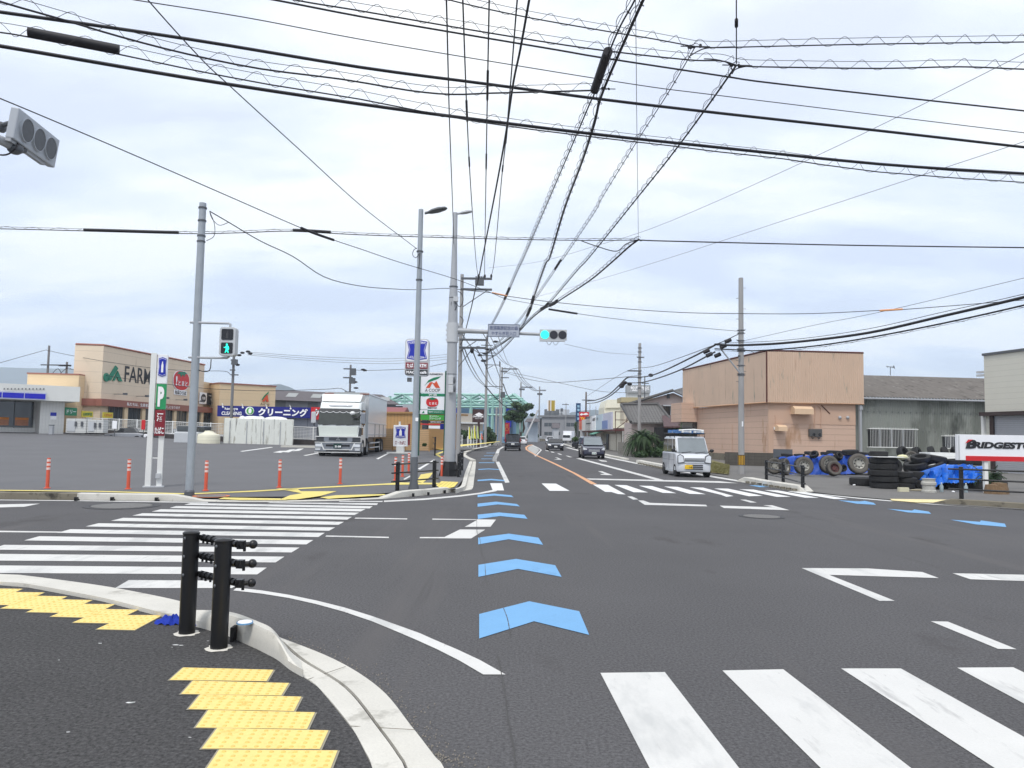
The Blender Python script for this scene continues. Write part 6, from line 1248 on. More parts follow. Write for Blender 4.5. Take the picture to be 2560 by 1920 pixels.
MB().box((.62, .05, 0), (W.L, .12, zsh-.13)).build('roller_shutter', mat('shutter_grey', S(170, 174, 180), .45, .2, var=.05, lines=[(2, .11, .02, .3, .006)]), b)
MB().box((-.22, -.1, 0), (-.04, .1, zsh-.1)).build('downpipe', WHT, b); 
for z_ in (W.uz(2459, 932)[1], W.uz(2459, 940)[1]): MB().box((-.5, -.1, z_), (-.02, .15, z_+.12)).build('wall_bracket', LGREY, b)
# ---- white sign with red stripe
c = P(2464, 1233, .02); Yb = c.y; W = Wall((c.x-1.2, Yb), (c.x+6, Yb-.35)); t = wthing('roadside_sign', 'white roadside sign board with bold black lettering and a red stripe on a white post', 'sign', W)
u0, z1 = W.uz(2390, 1086); z0 = W.uz(2392, 1150)[1]; Ls = 3.5; MB().box((u0, -.08, z0), (u0+Ls, .08, z1)).build('board', WHTP, t, bev=.01)
MB().box((u0+.02, -.1, z0+.02), (u0+.06, -.08, z1-.02)).build('board_frame', LGREY, t)
us = W.uz(2411, 1140)[0]; zr0, zr1 = W.uz(2450, 1152)[1], W.uz(2450, 1140)[1]; MB().box((us, -.1, zr0), (u0+Ls, -.08, zr1)).build('red_stripe', RED, t)
ub, zb = W.uz(2411, 1121); ht = W.uz(2430, 1102)[1]-W.uz(2430, 1121)[1]; zb = W.uz(2430, 1121)[1]
bs_ = [(.0, 0), (.36, 0), (.52, .08), (.56, .28), (.48, .46), (.60, .58), (.66, .82), (.56, 1.0), (.30, 1.0), (.27, .9)]
k_ = ht*1.3
MB().prism([(us-.02, -.112, zb+ht*.62), (us+.08, -.112, zb+ht*1.16), (us+.24, -.112, zb+ht*1.16)][::-1], (0, .006, 0)).build('red_flag_mark', RED, t)
text('B', INK, t, us+.17, -.1, zb+ht*.56, .36, ht*1.18, .06, shear=.2); text('RIDGESTONE', INK, t, us+.55*k_+1.32, -.1, zb+ht*.46, 2.55, ht*.86, .055, shear=.2)
uP = W.uz(2464, 1200)[0]; MB().box((uP-.06, -.06, 0), (uP+.06, .06, z0)).build('post', WHT, t); MB().box((uP+2.6, -.06, 0), (uP+2.72, .06, z0)).build('post', WHT, t)
# ---- tiled-roof house group
KAW = mat('grey_roof_tiles', S(104, 102, 100), .75, var=.22, sc_=2, lines=[(0, .32, .06, .4, .02), (1, .5, .05, .25, .01)], stain=(S(70, 68, 66), .8, .6, (1, 1, 1)))
PLA = mat('pinkish_plaster', S(206, 190, 184), .85, var=.06)
def pitch(t, name, m, pts, th=.15): mb = MB(); q = [D(x, y, Y) for x, y, Y in pts]; mb.prism(q, (0, 0, -th)); return mb.build(name, m, t, world=True)
t = thing('tiled_house', 'old two-storey house with grey tiled roofs and a pink plaster gable', 'house', (D(1650, 1, 80).x, 80, 0))
pitch(t, 'upper_roof', KAW, [(1560, 1014, 82), (1683, 976, 82), (1710, 968, 90), (1600, 998, 92)][::-1]); pitch(t, 'upper_roof', KAW, [(1683, 976, 82), (1735, 1000, 82), (1740, 995, 92), (1710, 968, 90)][::-1])
mb = MB(); mb.prism([D(1590, 1008, 83), D(1683, 982, 83), D(1730, 1003, 83), D(1730, 1100, 83), D(1590, 1100, 83)][::-1], (0, 5, 0)); mb.build('upper_wall', PLA, t, world=True)
mb = MB(); q0, q1 = D(1659, 1038, 82.9), D(1694, 1016, 82.9); mb.box((q0.x, 82.9, q0.z), (q1.x, 83, q1.z)); o = mb.build('window', GLSW, t, world=True); mb = MB(); mb.box((q0.x-.1, 82.85, q0.z-.1), (q1.x+.1, 82.98, q0.z)); mb.box((q0.x-.15, 82.3, q1.z), (q1.x+.25, 83, q1.z+.12)); mb.box(((q0.x+q1.x)/2-.04, 82.86, q0.z), ((q0.x+q1.x)/2+.04, 82.9, q1.z)); mb.build('window_frame', LGREY, t, world=True)
mb = MB(); mb.box((D(1675, 1, 82.9).x-.15, 82.7, D(1675, 996, 82.9).z), (D(1675, 1, 82.9).x+.1, 83, D(1675, 985, 82.9).z)); mb.build('gable_vent', STEELD, t, world=True)
pitch(t, 'lower_roof', KAW, [(1577, 1056, 76), (1680, 1056, 76), (1645, 1012, 81), (1553, 1012, 81)]); 
mb = MB(); mb.tube([D(1552, 1011, 81), D(1646, 1010.5, 81)], .2, 6); mb.tube([D(1646, 1011, 81), D(1681, 1055, 76)], .16, 6); mb.tube([D(1553, 1012, 81), D(1577, 1055, 76)], .16, 6); mb.tube([D(1558, 1014, 82), D(1683, 975.5, 82)], .18, 6); mb.build('roof_ridge', mat('ridge_tile', S(88, 87, 86), .8, var=.2), t, world=True)
mb = MB(); a = D(1579, 1058, 77); b_ = D(1672, 1058, 77); mb.box((a.x, 77, 0), (b_.x, 82, a.z+.1)); mb.build('lower_wall', PLA, t, world=True)
pitch(t, 'metal_lean_to_roof', mat('brown_metal_roof', S(84, 60, 60), .6, var=.1, lines=[(0, .45, .06, .4, .01)]), [(1660, 1066, 73), (1712, 1066, 73), (1712, 1038, 78), (1655, 1038, 78)])
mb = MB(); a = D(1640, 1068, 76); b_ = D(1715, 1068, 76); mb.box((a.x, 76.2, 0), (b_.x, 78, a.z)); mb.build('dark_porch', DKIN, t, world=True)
# ---- row of shuttered shops with signboards, face along the road
a = Vector((12.4, 124)); b_ = Vector((12.6, 85.)); W = Wall(a, b_); t = wthing('shop_row', 'run-down single-storey shop row with faded white signboards and closed shutters', 'shop', W)
zb0 = W.uz(1540, 1074)[1]; zt0_ = W.uz(1550, 1030)[1]
SHW = mat('shop_wall_beige', S(176, 168, 154), .8, var=.15, sc_=1)
MB().box((0, .2, 0), (W.L, 6, zb0+.2)).build('wall', SHW, t); MB().box((0, -.9, zb0-.18), (W.L+.1, .2, zb0-.02)).build('canopy', mat('canopy_red', S(110, 62, 60), .7), t)
segs = [(1462, 1492, 'faded_board', mat('faded_white_board', S(214, 212, 208), .7, var=.1, sc_=1.5, lines=[(0, 1.5, .1, .2, 0)])), (1493, 1506, 'dark_framed_board', WHI), (1508, 1526, 'pale_blue_board', mat('pale_blue_board', S(192, 208, 218), .6)), (1527, 1551, 'striped_board', mat('striped_board', S(205, 206, 222), .6, lines=[(0, 1.1, .16, .8, 0)]))]
for x0, x1, nm, m_ in segs: u0 = W.uz(x0, 1050)[0]; u1 = W.uz(x1, 1050)[0]; MB().box((u0, -1.0, zb0), (u1, -.85, zt0_ if x0 > 1490 else zt0_-.25)).build(nm, m_, t)
ua = W.uz(1508, 1)[0]; ub_ = W.uz(1526, 1)[0]; text('SUBゾーン', INK, t, (ua+ub_)/2, -1.03, zt0_-.5, (ub_-ua)*.8, .5, .03); u0 = W.uz(1493, 1)[0]; u1 = W.uz(1506, 1)[0]
mb = MB(); [mb.box((lerp(u0, u1, k/4)-.08, -1.04, zb0), (lerp(u0, u1, k/4)+.08, -1.0, zt0_)) for k in range(5)]; mb.box((u0, -1.05, lerp(zb0, zt0_, .5)), (u1, -1.0, lerp(zb0, zt0_, .56))); mb.build('board_frame', INK, t)
u0 = W.uz(1535, 1)[0]; u1 = W.uz(1549, 1)[0]; MB().box((u0, -1.04, zb0+.1), (u1, -1.0, lerp(zb0, zt0_, .55))).build('blue_patch', mat('faded_blue', S(120, 140, 190), .6, lines=[(0, 1.1, .2, .4, 0)]), t)
mb = MB(); [mb.box((W.L+.0, y_, zb0-.4), (W.L+.08, y_+.08, zt0_)) for y_ in (-.9, .4, 1.8)]; [mb.box((W.L, -.9, z_), (W.L+.06, 1.85, z_+.07)) for z_ in (zb0, (zb0+zt0_)/2, zt0_-.1)]; mb.tube([(W.L+.03, -.8, zb0), (W.L+.03, 1.8, zt0_)], .04, 4); mb.build('board_truss', RUST, t)
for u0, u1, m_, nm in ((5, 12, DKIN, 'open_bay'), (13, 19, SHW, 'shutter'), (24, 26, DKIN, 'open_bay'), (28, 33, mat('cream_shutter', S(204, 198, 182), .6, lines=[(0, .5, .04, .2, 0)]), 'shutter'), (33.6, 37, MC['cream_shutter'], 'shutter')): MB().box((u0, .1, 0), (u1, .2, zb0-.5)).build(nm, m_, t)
MB().prism([(19, -1.6, zb0-.5), (19, 0, zb0+.0), (19, 0, zb0-.1), (19, -1.6, zb0-.6)], (5, 0, 0)).build('green_awning', mat('green_awning', S(96, 160, 140), .7), t)
MB().box((W.L, .15, 0), (W.L+1.6, 4, zb0-.3)).build('end_wall', SHW, t); MB().cyl((W.L+1.4, -.2, 0), (W.L+1.4, -.2, zb0-.2), .06, n=8).build('downpipe', WHT, t)
# block wall and white boxes by the bush
W = Wall((10.5, 74), (10.75, 66.8)); b = wthing('block_wall', 'low grey concrete block wall beside the big palm bush', 'wall', W); MB().box((0, 0, 0), (W.L, .2, 1.2)).build('blocks', mat('grey_block', S(132, 128, 120), .9, var=.2, lines=[(2, .2, .02, .3, 0), (0, .4, .02, .3, 0)], stain=(S(92, 88, 80), 1, .6, (1, 1, 1))), b)
# ---- white house behind, clinic sign, billboard, office block
t = thing('white_house', 'cream-white gabled building behind the shop row', 'building', (D(1560, 1, 120).x, 120, 0)); mb = MB(); mb.prism([D(1511, 1075, 120), D(1511, 1018, 120), D(1517, 1000, 120), D(1590, 1000, 120), D(1590, 1075, 120)], (0, 8, 0)); mb.build('wall', mat('cream_white', S(226, 224, 206), .7), t, world=True); mb = MB(); mb.prism([D(1513, 1020, 119.9), D(1517, 999, 119.9), D(1592, 999, 119.9), D(1592, 1018, 119.9)], (0, -.15, 0)); mb.build('roof_front', mat('white_roof', S(235, 232, 214), .6), t, world=True)
W = Wall(XY(1566, 112), XY(1626, 112)); t = wthing('clinic_sign_tower', 'grey rooftop sign box with white Japanese lettering on a pale tower', 'sign', W); wbox(W, t, 'sign_box', mat('sign_grey', S(158, 162, 164), .5), 1567, 963, 1625, 982, -.3, 1.5); wbox(W, t, 'tower', mat('tower_grey', S(190, 194, 196), .6), 1568, 982, 1624, 995, 0, 1.5); W.text('松尾歯科', WHI, t, 1575, 966, 1622, 979, y=-.33, bold=.03); wbox(W, t, 'base_roof', mat('ochre_roof', S(170, 158, 124), .7), 1552, 994, 1630, 1006, -.5, 4); wbox(W, t, 'body', mat('body_beige', S(196, 188, 170), .7), 1560, 1006, 1625, 1060, 0, 4)
W = Wall(XY(1355, 250), XY(1440, 240)); t = wthing('office_block', 'long grey two-storey office block with strip windows at the end of the road', 'building', W); OF = mat('office_grey', S(150, 150, 152), .8, var=.08, lines=[(2, .5, .05, .1, 0)])
wbox(W, t, 'wall', OF, 1354, 1043, 1438, 1099, 0, 12); wbox(W, t, 'parapet', mat('parapet_grey', S(128, 128, 130), .8), 1346, 1038, 1440, 1043, -.5, 12)
for x0, x1 in ((1361, 1370), (1371, 1380), (1381, 1390), (1391, 1400), (1416, 1426), (1427, 1436)):
    for y0, y1 in ((1057, 1066), (1080, 1088)):
        if y0 > 1070 and x0 > 1400: continue
        wbox(W, t, 'window', GLSW, x0, y0, x1, y1, -.05, .1)
wbox(W, t, 'roof_house', mat('roof_house_grey', S(112, 114, 116), .8), 1346, 1022, 1368, 1040, 3, 8); wbox(W, t, 'water_tower', LGREY, 1388, 1022, 1392, 1038, 2, 4); wbox(W, t, 'water_tower', LGREY, 1396, 1023, 1404, 1036, 2, 4); wbox(W, t, 'roof_rail', STEELD, 1360, 1034, 1405, 1036, 0, .2); wbox(W, t, 'dark_side', DKIN, 1344, 1045, 1355, 1090, 1, 6)
W = Wall(XY(1365, 235), XY(1395, 235)); t = wthing('rooftop_billboard', 'striped white and gold rooftop billboard at the end of the road', 'billboard', W)
for k, (x0, x1, m_) in enumerate(((1368, 1371, WHI), (1371, 1376, mat('bill_brown', S(168, 142, 104), .6)), (1376, 1378, WHI), (1378, 1387, mat('bill_gold', S(176, 150, 40), .6)), (1387, 1389, WHI))): wbox(W, t, 'stripe_panel', m_, x0, 1001, x1, 1027, -.3, .3)
wbox(W, t, 'legs', STEELD, 1374, 1027, 1376, 1040, 0, .3)
t = thing('grey_house', 'pale grey house front beyond the pine, beside the far kerb', 'house', (D(1325, 1, 200).x, 200, 0)); mb = MB(); q0, q1 = D(1320, 1092, 200), D(1345, 1052, 200); mb.box((q0.x, 200, 0), (q1.x, 206, q1.z)); mb.build('wall', mat('pale_grey_wall', S(170, 180, 190), .7, var=.3, sc_=.4), t, world=True); pitch(t, 'roof', DRF, [(1312, 1054, 198), (1350, 1054, 198), (1344, 1046, 204), (1318, 1046, 204)])
t = thing('small_white_house', 'small white gabled house left of the pine behind the banner board', 'house', (D(1280, 1, 170).x, 170, 0)); mb = MB(); mb.prism([D(1266, 1095, 170), D(1266, 1078, 170), D(1281, 1065, 170), D(1298, 1078, 170), D(1298, 1095, 170)], (0, 6, 0)); mb.build('wall', mat('house_white', S(206, 210, 214), .7), t, world=True); mb = MB(); mb.tube([D(1263, 1080, 169.9), D(1281, 1064, 169.9), D(1301, 1081, 169.9)], .45, 4); mb.build('roof', STEELD, t, world=True)
# ---- blue tower sign and red sign
W = Wall(XY(1435, 128), XY(1480, 128)); t = wthing('blue_tower_sign', 'tall narrow dark blue vertical sign left of the red sign', 'sign', W); wbox(W, t, 'panel', mat('tower_blue', S(26, 66, 108), .5), 1440, 1008, 1451, 1054, -.3, .3)
for y in (1012, 1021, 1032, 1043): wbox(W, t, 'pale_character', mat('pale_blue_ink', S(150, 190, 215), .5), 1443, y+1, 1448.5, y+7, -.34, -.3)
u_ = W.uz(1445, 1054); MB().cyl((u_[0], 0, 0), (u_[0], 0, u_[1]), .2, n=8).build('pole', STEELD, t)
W = Wall(XY(1445, 122), XY(1480, 122)); t = wthing('red_roadside_sign', 'red roadside sign with white and yellow markings above a red and cream panel', 'sign', W)
wbox(W, t, 'red_panel', RED, 1448, 1030, 1472, 1041, -.2, .2); wbox(W, t, 'red_panel', RED, 1448, 1041, 1463, 1053, -.2, .2); wbox(W, t, 'lower_panel', mat('panel_redcream', S(200, 110, 90), .6, var=.7, sc_=2.2), 1448, 1053.3, 1463, 1074, -.2, .2)
W.text('Y¢', mat('sign_yellow', S(240, 190, 50), .5), t, 1449.5, 1042.5, 1461, 1051, y=-.25, bold=.05); wpoly(t, W, 'white_swoosh', WHI, [(1449, 1037), (1453, 1033), (1458, 1035), (1465, 1032), (1471, 1036), (1464, 1038), (1457, 1037), (1453, 1039)], -.26, -.22)
for x in (1452, 1460): u_ = W.uz(x, 1074); MB().cyl((u_[0], 0, 0), (u_[0], 0, u_[1]), .12, n=8).build('pole', LGREY, t)
wbox(W, t, 'pale_board', LGREY, 1450, 1076, 1457, 1098, -.1, .1)
t = thing('marker_post', 'slim white marker post at the kerb behind the dark minivan', 'post', P(1431, 1106, .1)); MB().lathe([(.12, 0), (.12, 2.6), (0, 2.65)], 10).build('post', WHT, t)
# ================================================================ VEHICLES
TYRE = mat('tyre', (.018, .018, .019), .8, var=.2)
RIMM = mat('wheel_rim', S(165, 168, 172), .35, .6, var=.1)
LAMP = mat('headlamp', S(222, 226, 230), .12, .0, var=.2, spec=.8)
TAILR = mat('tail_lamp', S(130, 22, 26), .25)
PLW = mat('plate_white', S(232, 234, 232), .5, var=.02)
def bil(q, u, v): return (q[0].lerp(q[1], u)).lerp(q[3].lerp(q[2], u), v)
def glass_on(t, q, us, v0, v1, name='window', m=None, off=.012, parent=None):
    """panel inset on the quad q (bottom-left, bottom-right, top-right, top-left seen from outside)"""
    n = (q[1]-q[0]).cross(q[3]-q[0]).normalized(); r = None
    for u0, u1 in us:
        p = [bil(q, u0, v0)+n*off, bil(q, u1, v0)+n*off, bil(q, u1, v1)+n*off, bil(q, u0, v1)+n*off]
        mb = MB(); mb.prism(p, n*-.02); r = mb.build(name, m or GLS, t)
    return r
def car(name, label, loc, rz, L, Wd, H, lower, gh, m, wheels, wr=.31, belt=None, front=True, cat='car', group=None, inset=.10, side=((.03, .30), (.33, .62), (.65, .95)), glassm=None, topm=None, roofbev=.09, plate=PLW, plate_text=None, rearlamps=None):
    """lower: side outline (y,z), front = -y side at y 0;  gh: (yf_base, yr_base, yf_roof, yr_roof)"""
    t = thing(name, label, cat, loc, rz, group); hw = Wd/2
    mb = MB(); n = len(lower); prof = lower
    # body lofted over the width so that the nose and tail are rounded in plan
    st = [(-1, .16), (-.93, .05), (-.6, .0), (.6, .0), (.93, .05), (1, .16)]
    for sx, ins in st:
        for y, z in prof:
            q = 1 if y < L*.18 else (-1 if y > L*.86 else 0)
            yy = y+q*ins; mb.v.append(Vector((sx*hw*(1 if z > .28 else .97), yy, z)))
    for i in range(len(st)-1):
        for j in range(n): a = i*n+j; b = i*n+(j+1) % n; mb.f.append((a, a+n, b+n, b))
    mb.f.append(tuple(range(n))); mb.f.append(tuple(range((len(st)-1)*n+n-1, (len(st)-1)*n-1, -1)))
    body = mb.build('body', m, t, smooth=True, bev=.035)
    zb = belt; f0, r0, f1, r1 = gh; wb = hw-.03; wt = hw-inset
    B = [Vector(p) for p in ((-wb, f0, zb), (wb, f0, zb), (wb, r0, zb), (-wb, r0, zb))]; T_ = [Vector(p) for p in ((-wt, f1, H-.02), (wt, f1, H-.02), (wt, r1, H-.02), (-wt, r1, H-.02))]
    MB().hexa(B+T_).build('cabin', topm or m, t, smooth=True, bev=roofbev)
    G = glassm or GLS
    glass_on(t, [B[0], B[1], T_[1], T_[0]], [(.05, .95)], .04, .90, 'windscreen', G)
    glass_on(t, [B[2], B[3], T_[3], T_[2]], [(.07, .93)], .06, .86, 'rear_window', G)
    glass_on(t, [B[1], B[2], T_[2], T_[1]], side, .06, .84, 'side_window', G); glass_on(t, [B[3], B[0], T_[0], T_[3]], [(1-b, 1-a) for a, b in side], .06, .84, 'side_window', G)
    for y in wheels:
        for s_ in (-1, 1):
            x = s_*(hw-.09); w_ = MB().lathe([(wr*.62, -.09), (wr*.93, -.1), (wr, -.06), (wr, .06), (wr*.93, .1), (wr*.62, .09)], 24, Matrix.Translation((x, y, wr)) @ Matrix.Rotation(R(90), 4, 'Y')).build('wheel', TYRE, t, smooth=True)
            MB().lathe([(wr*.64, .06), (wr*.5, .03), (wr*.2, .05), (0, .06)], 18, Matrix.Translation((x, y, wr)) @ Matrix.Rotation(R(90*s_), 4, 'Y')).build('rim', RIMM, w_, smooth=True)
            MB().lathe([(0, .0), (wr*1.16, 0), (wr*1.16, .012), (0, .012)], 22, Matrix.Translation((s_*(hw+.0-(.012 if s_ < 0 else 0)), y, wr*1.02)) @ Matrix.Rotation(R(90), 4, 'Y')).build('wheel_arch', INK, t)
            w_.location = (0, 0, 0)
    for s_ in (-1, 1): mb = MB(); mb.ell((s_*(hw+.10), f0+.12, zb+.12), (.10, .05, .075), 10, 6); mb.cyl((s_*(hw-.05), f0+.15, zb+.07), (s_*(hw+.1), f0+.12, zb+.1), .02, n=5); mb.build('mirror', m if name != 'kei_van' else INK, t, smooth=True)
    return t
def strip_f(t, name, m, x0, x1, z0, z1, y0, y1=None, bev=.0): return MB().box((x0, y0, z0), (x1, y1 if y1 is not None else y0+.05, z1)).build(name, m, t, bev=bev)
def para(t, name, m, pts, y, th=.03, slope=0.): mb = MB(); q = [Vector((x, y+slope*abs(x), z)) for x, z in pts]; mb.prism(q, (0, th, 0)); return mb.build(name, m, t)
# kei van
SILV = mat('silver_white_paint', S(214, 217, 221), .3, .08, var=.03, coat=.5)
lowk = [(.03, .22), (.0, .34), (.01, .62), (.06, .80), (.22, .98), (.30, 1.04), (3.36, 1.04), (3.39, .5), (3.36, .22)]
GW = mat('windscreen_sky', S(120, 128, 132), .1, var=.25, sc_=1.5, spec=.8)  # sky reflection painted into the glass as a pale grey base colour
kv = car('kei_van', 'silver-white box van with a yellow number plate and loaded roof rack', (7.95, 32.65, .004), 0, 3.39, 1.475, 1.78, lowk, (.24, 3.34, .74, 3.30), SILV, (.55, 2.95), .28, belt=1.03, cat='van', inset=.09, side=((.08, .26), (.32, .62), (.66, .95)), roofbev=.10)
for o in list(kv.children):
    if o.name.startswith('windscreen'): o.data.materials[0] = GW
for s_ in (-1, 1):
    para(kv, 'headlight_surround', STEELD, [(s_*x, z) for x, z in [(.43, .62), (.725, .58), (.73, .93), (.62, .99), (.47, .91)]][::s_], -.012, .08)
    para(kv, 'headlight', LAMP, [(s_*x, z) for x, z in [(.46, .66), (.70, .62), (.71, .90), (.62, .96), (.50, .88)]][::s_], -.02, .08)
    strip_f(kv, 'side_step', LGREY, s_*.735-.01, s_*.735+.01, .2, .3, .9, 2.5)
strip_f(kv, 'grille', STEELD, -.42, .42, .70, .82, -.025); 
for z in (.735, .775): strip_f(kv, 'chrome_bar', LGREY, -.42, .42, z, z+.018, -.035)
for z in (.36, .44, .52): strip_f(kv, 'bumper_slot', INK, -.36, .36, z-.022, z+.022, -.02)
strip_f(kv, 'bumper_seam', STEELD, -.72, .72, .60, .61, -.012)
strip_f(kv, 'number_plate', mat('plate_yellow', S(240, 196, 40), .5), -.42, -.09, .36, .53, -.045); text('・・9 40', INK, kv, -.255, -.05, .43, .28, .08, .02)
for x in (-.5, .1): MB().tube([(x, .24, 1.05), (x+.42, .27, 1.10)], .012, 4).build('wiper', INK, kv)
mb = MB(); [mb.tube([(-.001-.738, .75+k*.0, .25), (-.739, .75, 1.0)], .006, 4) for k in (0,)]; mb.tube([(-.739, 1.75, .25), (-.739, 1.75, 1.0)], .006, 4); mb.tube([(-.739, .6, .72), (-.739, 3.3, .72)], .006, 4); mb.build('door_seam', STEELD, kv)
# roof rack and load
mb = MB(); 
for y in (.95, 1.9, 2.9): mb.tube([(-.66, y, 1.7), (-.68, y, 1.88), (.68, y, 1.88), (.66, y, 1.7)], .022, 6)
for x in (-.68, -.3, .3, .68): mb.tube([(x, .9, 1.9), (x, 3.1, 1.9)], .018, 6)
mb.build('roof_rack', INK, kv)
BLS = mat('blue_strap', S(70, 110, 160), .7)
ld = thing('roof_load', 'bundle of white ladders strapped on the roof rack of the silver van', 'ladder', (7.95, 32.65, 1.93))
for s_ in (-.42, .12): 
    mb = MB(); [mb.box((s_+q, .5, .0), (s_+q+.06, 3.3, .08)) for q in (0, .34)]; [mb.box((s_+.06, .6+k*.3, .02), (s_+.34, .64+k*.3, .06)) for k in range(9)]; mb.build('ladder', WHT, ld)
mb = MB(); mb.tube([(-.55, .6, .1), (.1, .6, .14), (.55, .62, .1)], .04, 6); mb.build('cross_bundle', WHT, ld)
for y in (.75, 1.6, 2.6): MB().box((-.6, y, -.02), (.6, y+.09, .13)).build('strap', BLS, ld)
# dark blue minivan
NVY = mat('navy_paint', (.012, .012, .035), .15, .3, var=.05, coat=.8)
lowf = [(.12, .20), (.0, .34), (.0, .62), (.12, .80), (.80, 1.02), (1.0, 1.06), (4.12, 1.08), (4.20, .7), (4.18, .22)]
fr_ = car('minivan', 'dark navy minivan driving toward the camera in the right-hand lane', (6.35, 57.5, .004), 0, 4.2, 1.70, 1.70, lowf, (.66, 4.12, 1.55, 4.0), NVY, (.85, 3.55), .32, belt=1.0, cat='minivan', inset=.16)
for o in list(fr_.children):
    if o.name.startswith('windscreen'): o.data.materials[0] = GW
for s_ in (-1, 1): para(fr_, 'headlight', LAMP, [(s_*x, z) for x, z in [(.48, .60), (.80, .64), (.84, .84), (.70, .82)]][::s_], -.02, .14, .12)
for z in (.56, .62, .68): strip_f(fr_, 'chrome_bar', LGREY, -.42, .42, z-.015, z+.015, -.025)
strip_f(fr_, 'number_plate', PLW, -.17, .17, .33, .50, -.03); text('57 36', GREEN, fr_, 0, -.04, .40, .26, .08, .02); strip_f(fr_, 'lower_intake', INK, -.6, .6, .22, .30, -.01)
# dark saloon
DKP = mat('dark_paint', (.02, .022, .03), .15, .3, var=.05, coat=.8)
lows = [(.1, .20), (.0, .3), (.02, .60), (.2, .72), (1.2, .92), (4.3, .95), (4.55, .9), (4.62, .5), (4.58, .22)]
sd_ = car('saloon_car', 'black saloon with lit headlights coming toward the camera behind the navy minivan', (5.15, 86.5, .004), 0, 4.6, 1.84, 1.42, lows, (1.05, 4.1, 1.85, 3.4), DKP, (.9, 3.6), .34, belt=.9, inset=.30)
LITW = mat('lit_headlamp', S(250, 250, 250), .3, emit=((1, 1, 1), .5))
for s_ in (-1, 1): para(sd_, 'headlight', LITW, [(s_*x, z) for x, z in [(.52, .58), (.84, .60), (.88, .72), (.56, .68)]][::s_], -.02, .16, .12)
strip_f(sd_, 'grille', INK, -.45, .45, .25, .66, -.02); strip_f(sd_, 'number_plate', PLW, -.17, .17, .38, .54, -.04)
# black minivan seen from behind
BKP = mat('black_paint_gloss', (.008, .009, .014), .12, .2, var=.05, coat=.9)
lown = [(.05, .22), (.0, .34), (.0, .75), (.10, .92), (.75, 1.05), (4.62, 1.06), (4.70, .9), (4.70, .35), (4.66, .22)]
nv = car('minivan', 'black minivan seen from behind, driving away in the left lane', (.20, 85.5, .004), R(180), 4.7, 1.73, 1.83, lown, (.5, 4.66, 1.35, 4.55), BKP, (.9, 3.75), .33, belt=1.0, cat='minivan', inset=.10)
MB().box((-.62, 4.72, .86), (.62, 4.75, .95)).build('chrome_bar', mat('chrome', S(190, 192, 196), .2, .8), nv); MB().box((-.17, 4.73, .66), (.17, 4.76, .82)).build('number_plate', PLW, nv)
for s_ in (-1, 1): MB().box((s_*.80-.06, 4.60, .95), (s_*.80+.06, 4.72, 1.35)).build('tail_light', TAILR, nv)
MB().box((-.7, 4.70, .3), (.7, 4.74, .36)).build('bumper_trim', STEELD, nv); MB().box((-.60, 4.45, 1.79), (.60, 4.72, 1.84)).build('roof_spoiler', BKP, nv)
lowc = [(.1, .2), (0, .35), (.05, .7), (.9, .9), (3.6, .95), (3.75, .6), (3.7, .22)]
wc = car('hatchback', 'small white car ahead of the black minivan, seen from behind', (2.0, 139, .004), R(180), 3.75, 1.7, 1.5, lowc, (.9, 3.6, 1.4, 3.3), WHTP, (.7, 3.0), .3, belt=.88, inset=.2)
for s_ in (-1, 1): MB().box((s_*.7-.1, 3.66, .75), (s_*.7+.1, 3.78, .95)).build('tail_light', TAILR, wc)
MB().box((-.17, 3.76, .55), (.17, 3.78, .7)).build('number_plate', PLW, wc)
w2 = car('hatchback', 'distant white car half hidden behind the black saloon', (8.1, 155, .004), 0, 3.75, 1.7, 1.55, lowc, (.9, 3.6, 1.4, 3.3), WHTP, (.7, 3.0), .3, belt=.88, inset=.2)
p_ = car('parked_car', 'dark car parked in front of the shuttered shops', (12.0, 102, .0), R(80), 3.9, 1.7, 1.5, lowc, (.9, 3.6, 1.4, 3.3), DKP, (.7, 3.0), .3, belt=.88, inset=.2)
# far box truck
t = thing('box_truck', 'distant white box truck crossing at the end of the road', 'truck', (14.2, 190, 0), R(-12)); MB().box((-1.1, 0, .8), (1.1, 5.4, 3.0)).build('cargo_box', WHTP, t, bev=.04); MB().box((-1.0, -1.7, .5), (1.0, -.05, 2.1)).build('cab', WHTP, t, bev=.15); MB().box((-.9, -1.73, 1.3), (.9, -1.6, 1.95)).build('windscreen', GLS, t)
for y in (-1.0, 3.8): 
    for s_ in (-1, 1): MB().cyl((s_*.75, y, .42), (s_*1.0, y, .42), .42, n=16).build('wheel', TYRE, t)
# ---- big white truck in the lot
pf = PL(836, 1143, .03); pr_ = PL(905, 1145, .03)
fx = (PL(833, 1140, .03)+PL(900, 1143, .03))/2; TS = 1.0
tk = thing('box_truck', 'big white cab-over truck with a silver cargo box parked in the lot', 'truck', (fx.x-.42, fx.y-.4, fx.z), R(2.5)); tw = 2.49*1.08/2; k = 1.06
WPT = mat('truck_white', S(232, 236, 234), .3, var=.03, coat=.3); WPL2 = mat('truck_panel', S(214, 220, 212), .35, var=.04); CHR = mat('truck_chrome', S(140, 144, 150), .3, .5, var=.3, sc_=3)
TG = mat('truck_trim_grey', S(66, 69, 73), .4, var=.1)
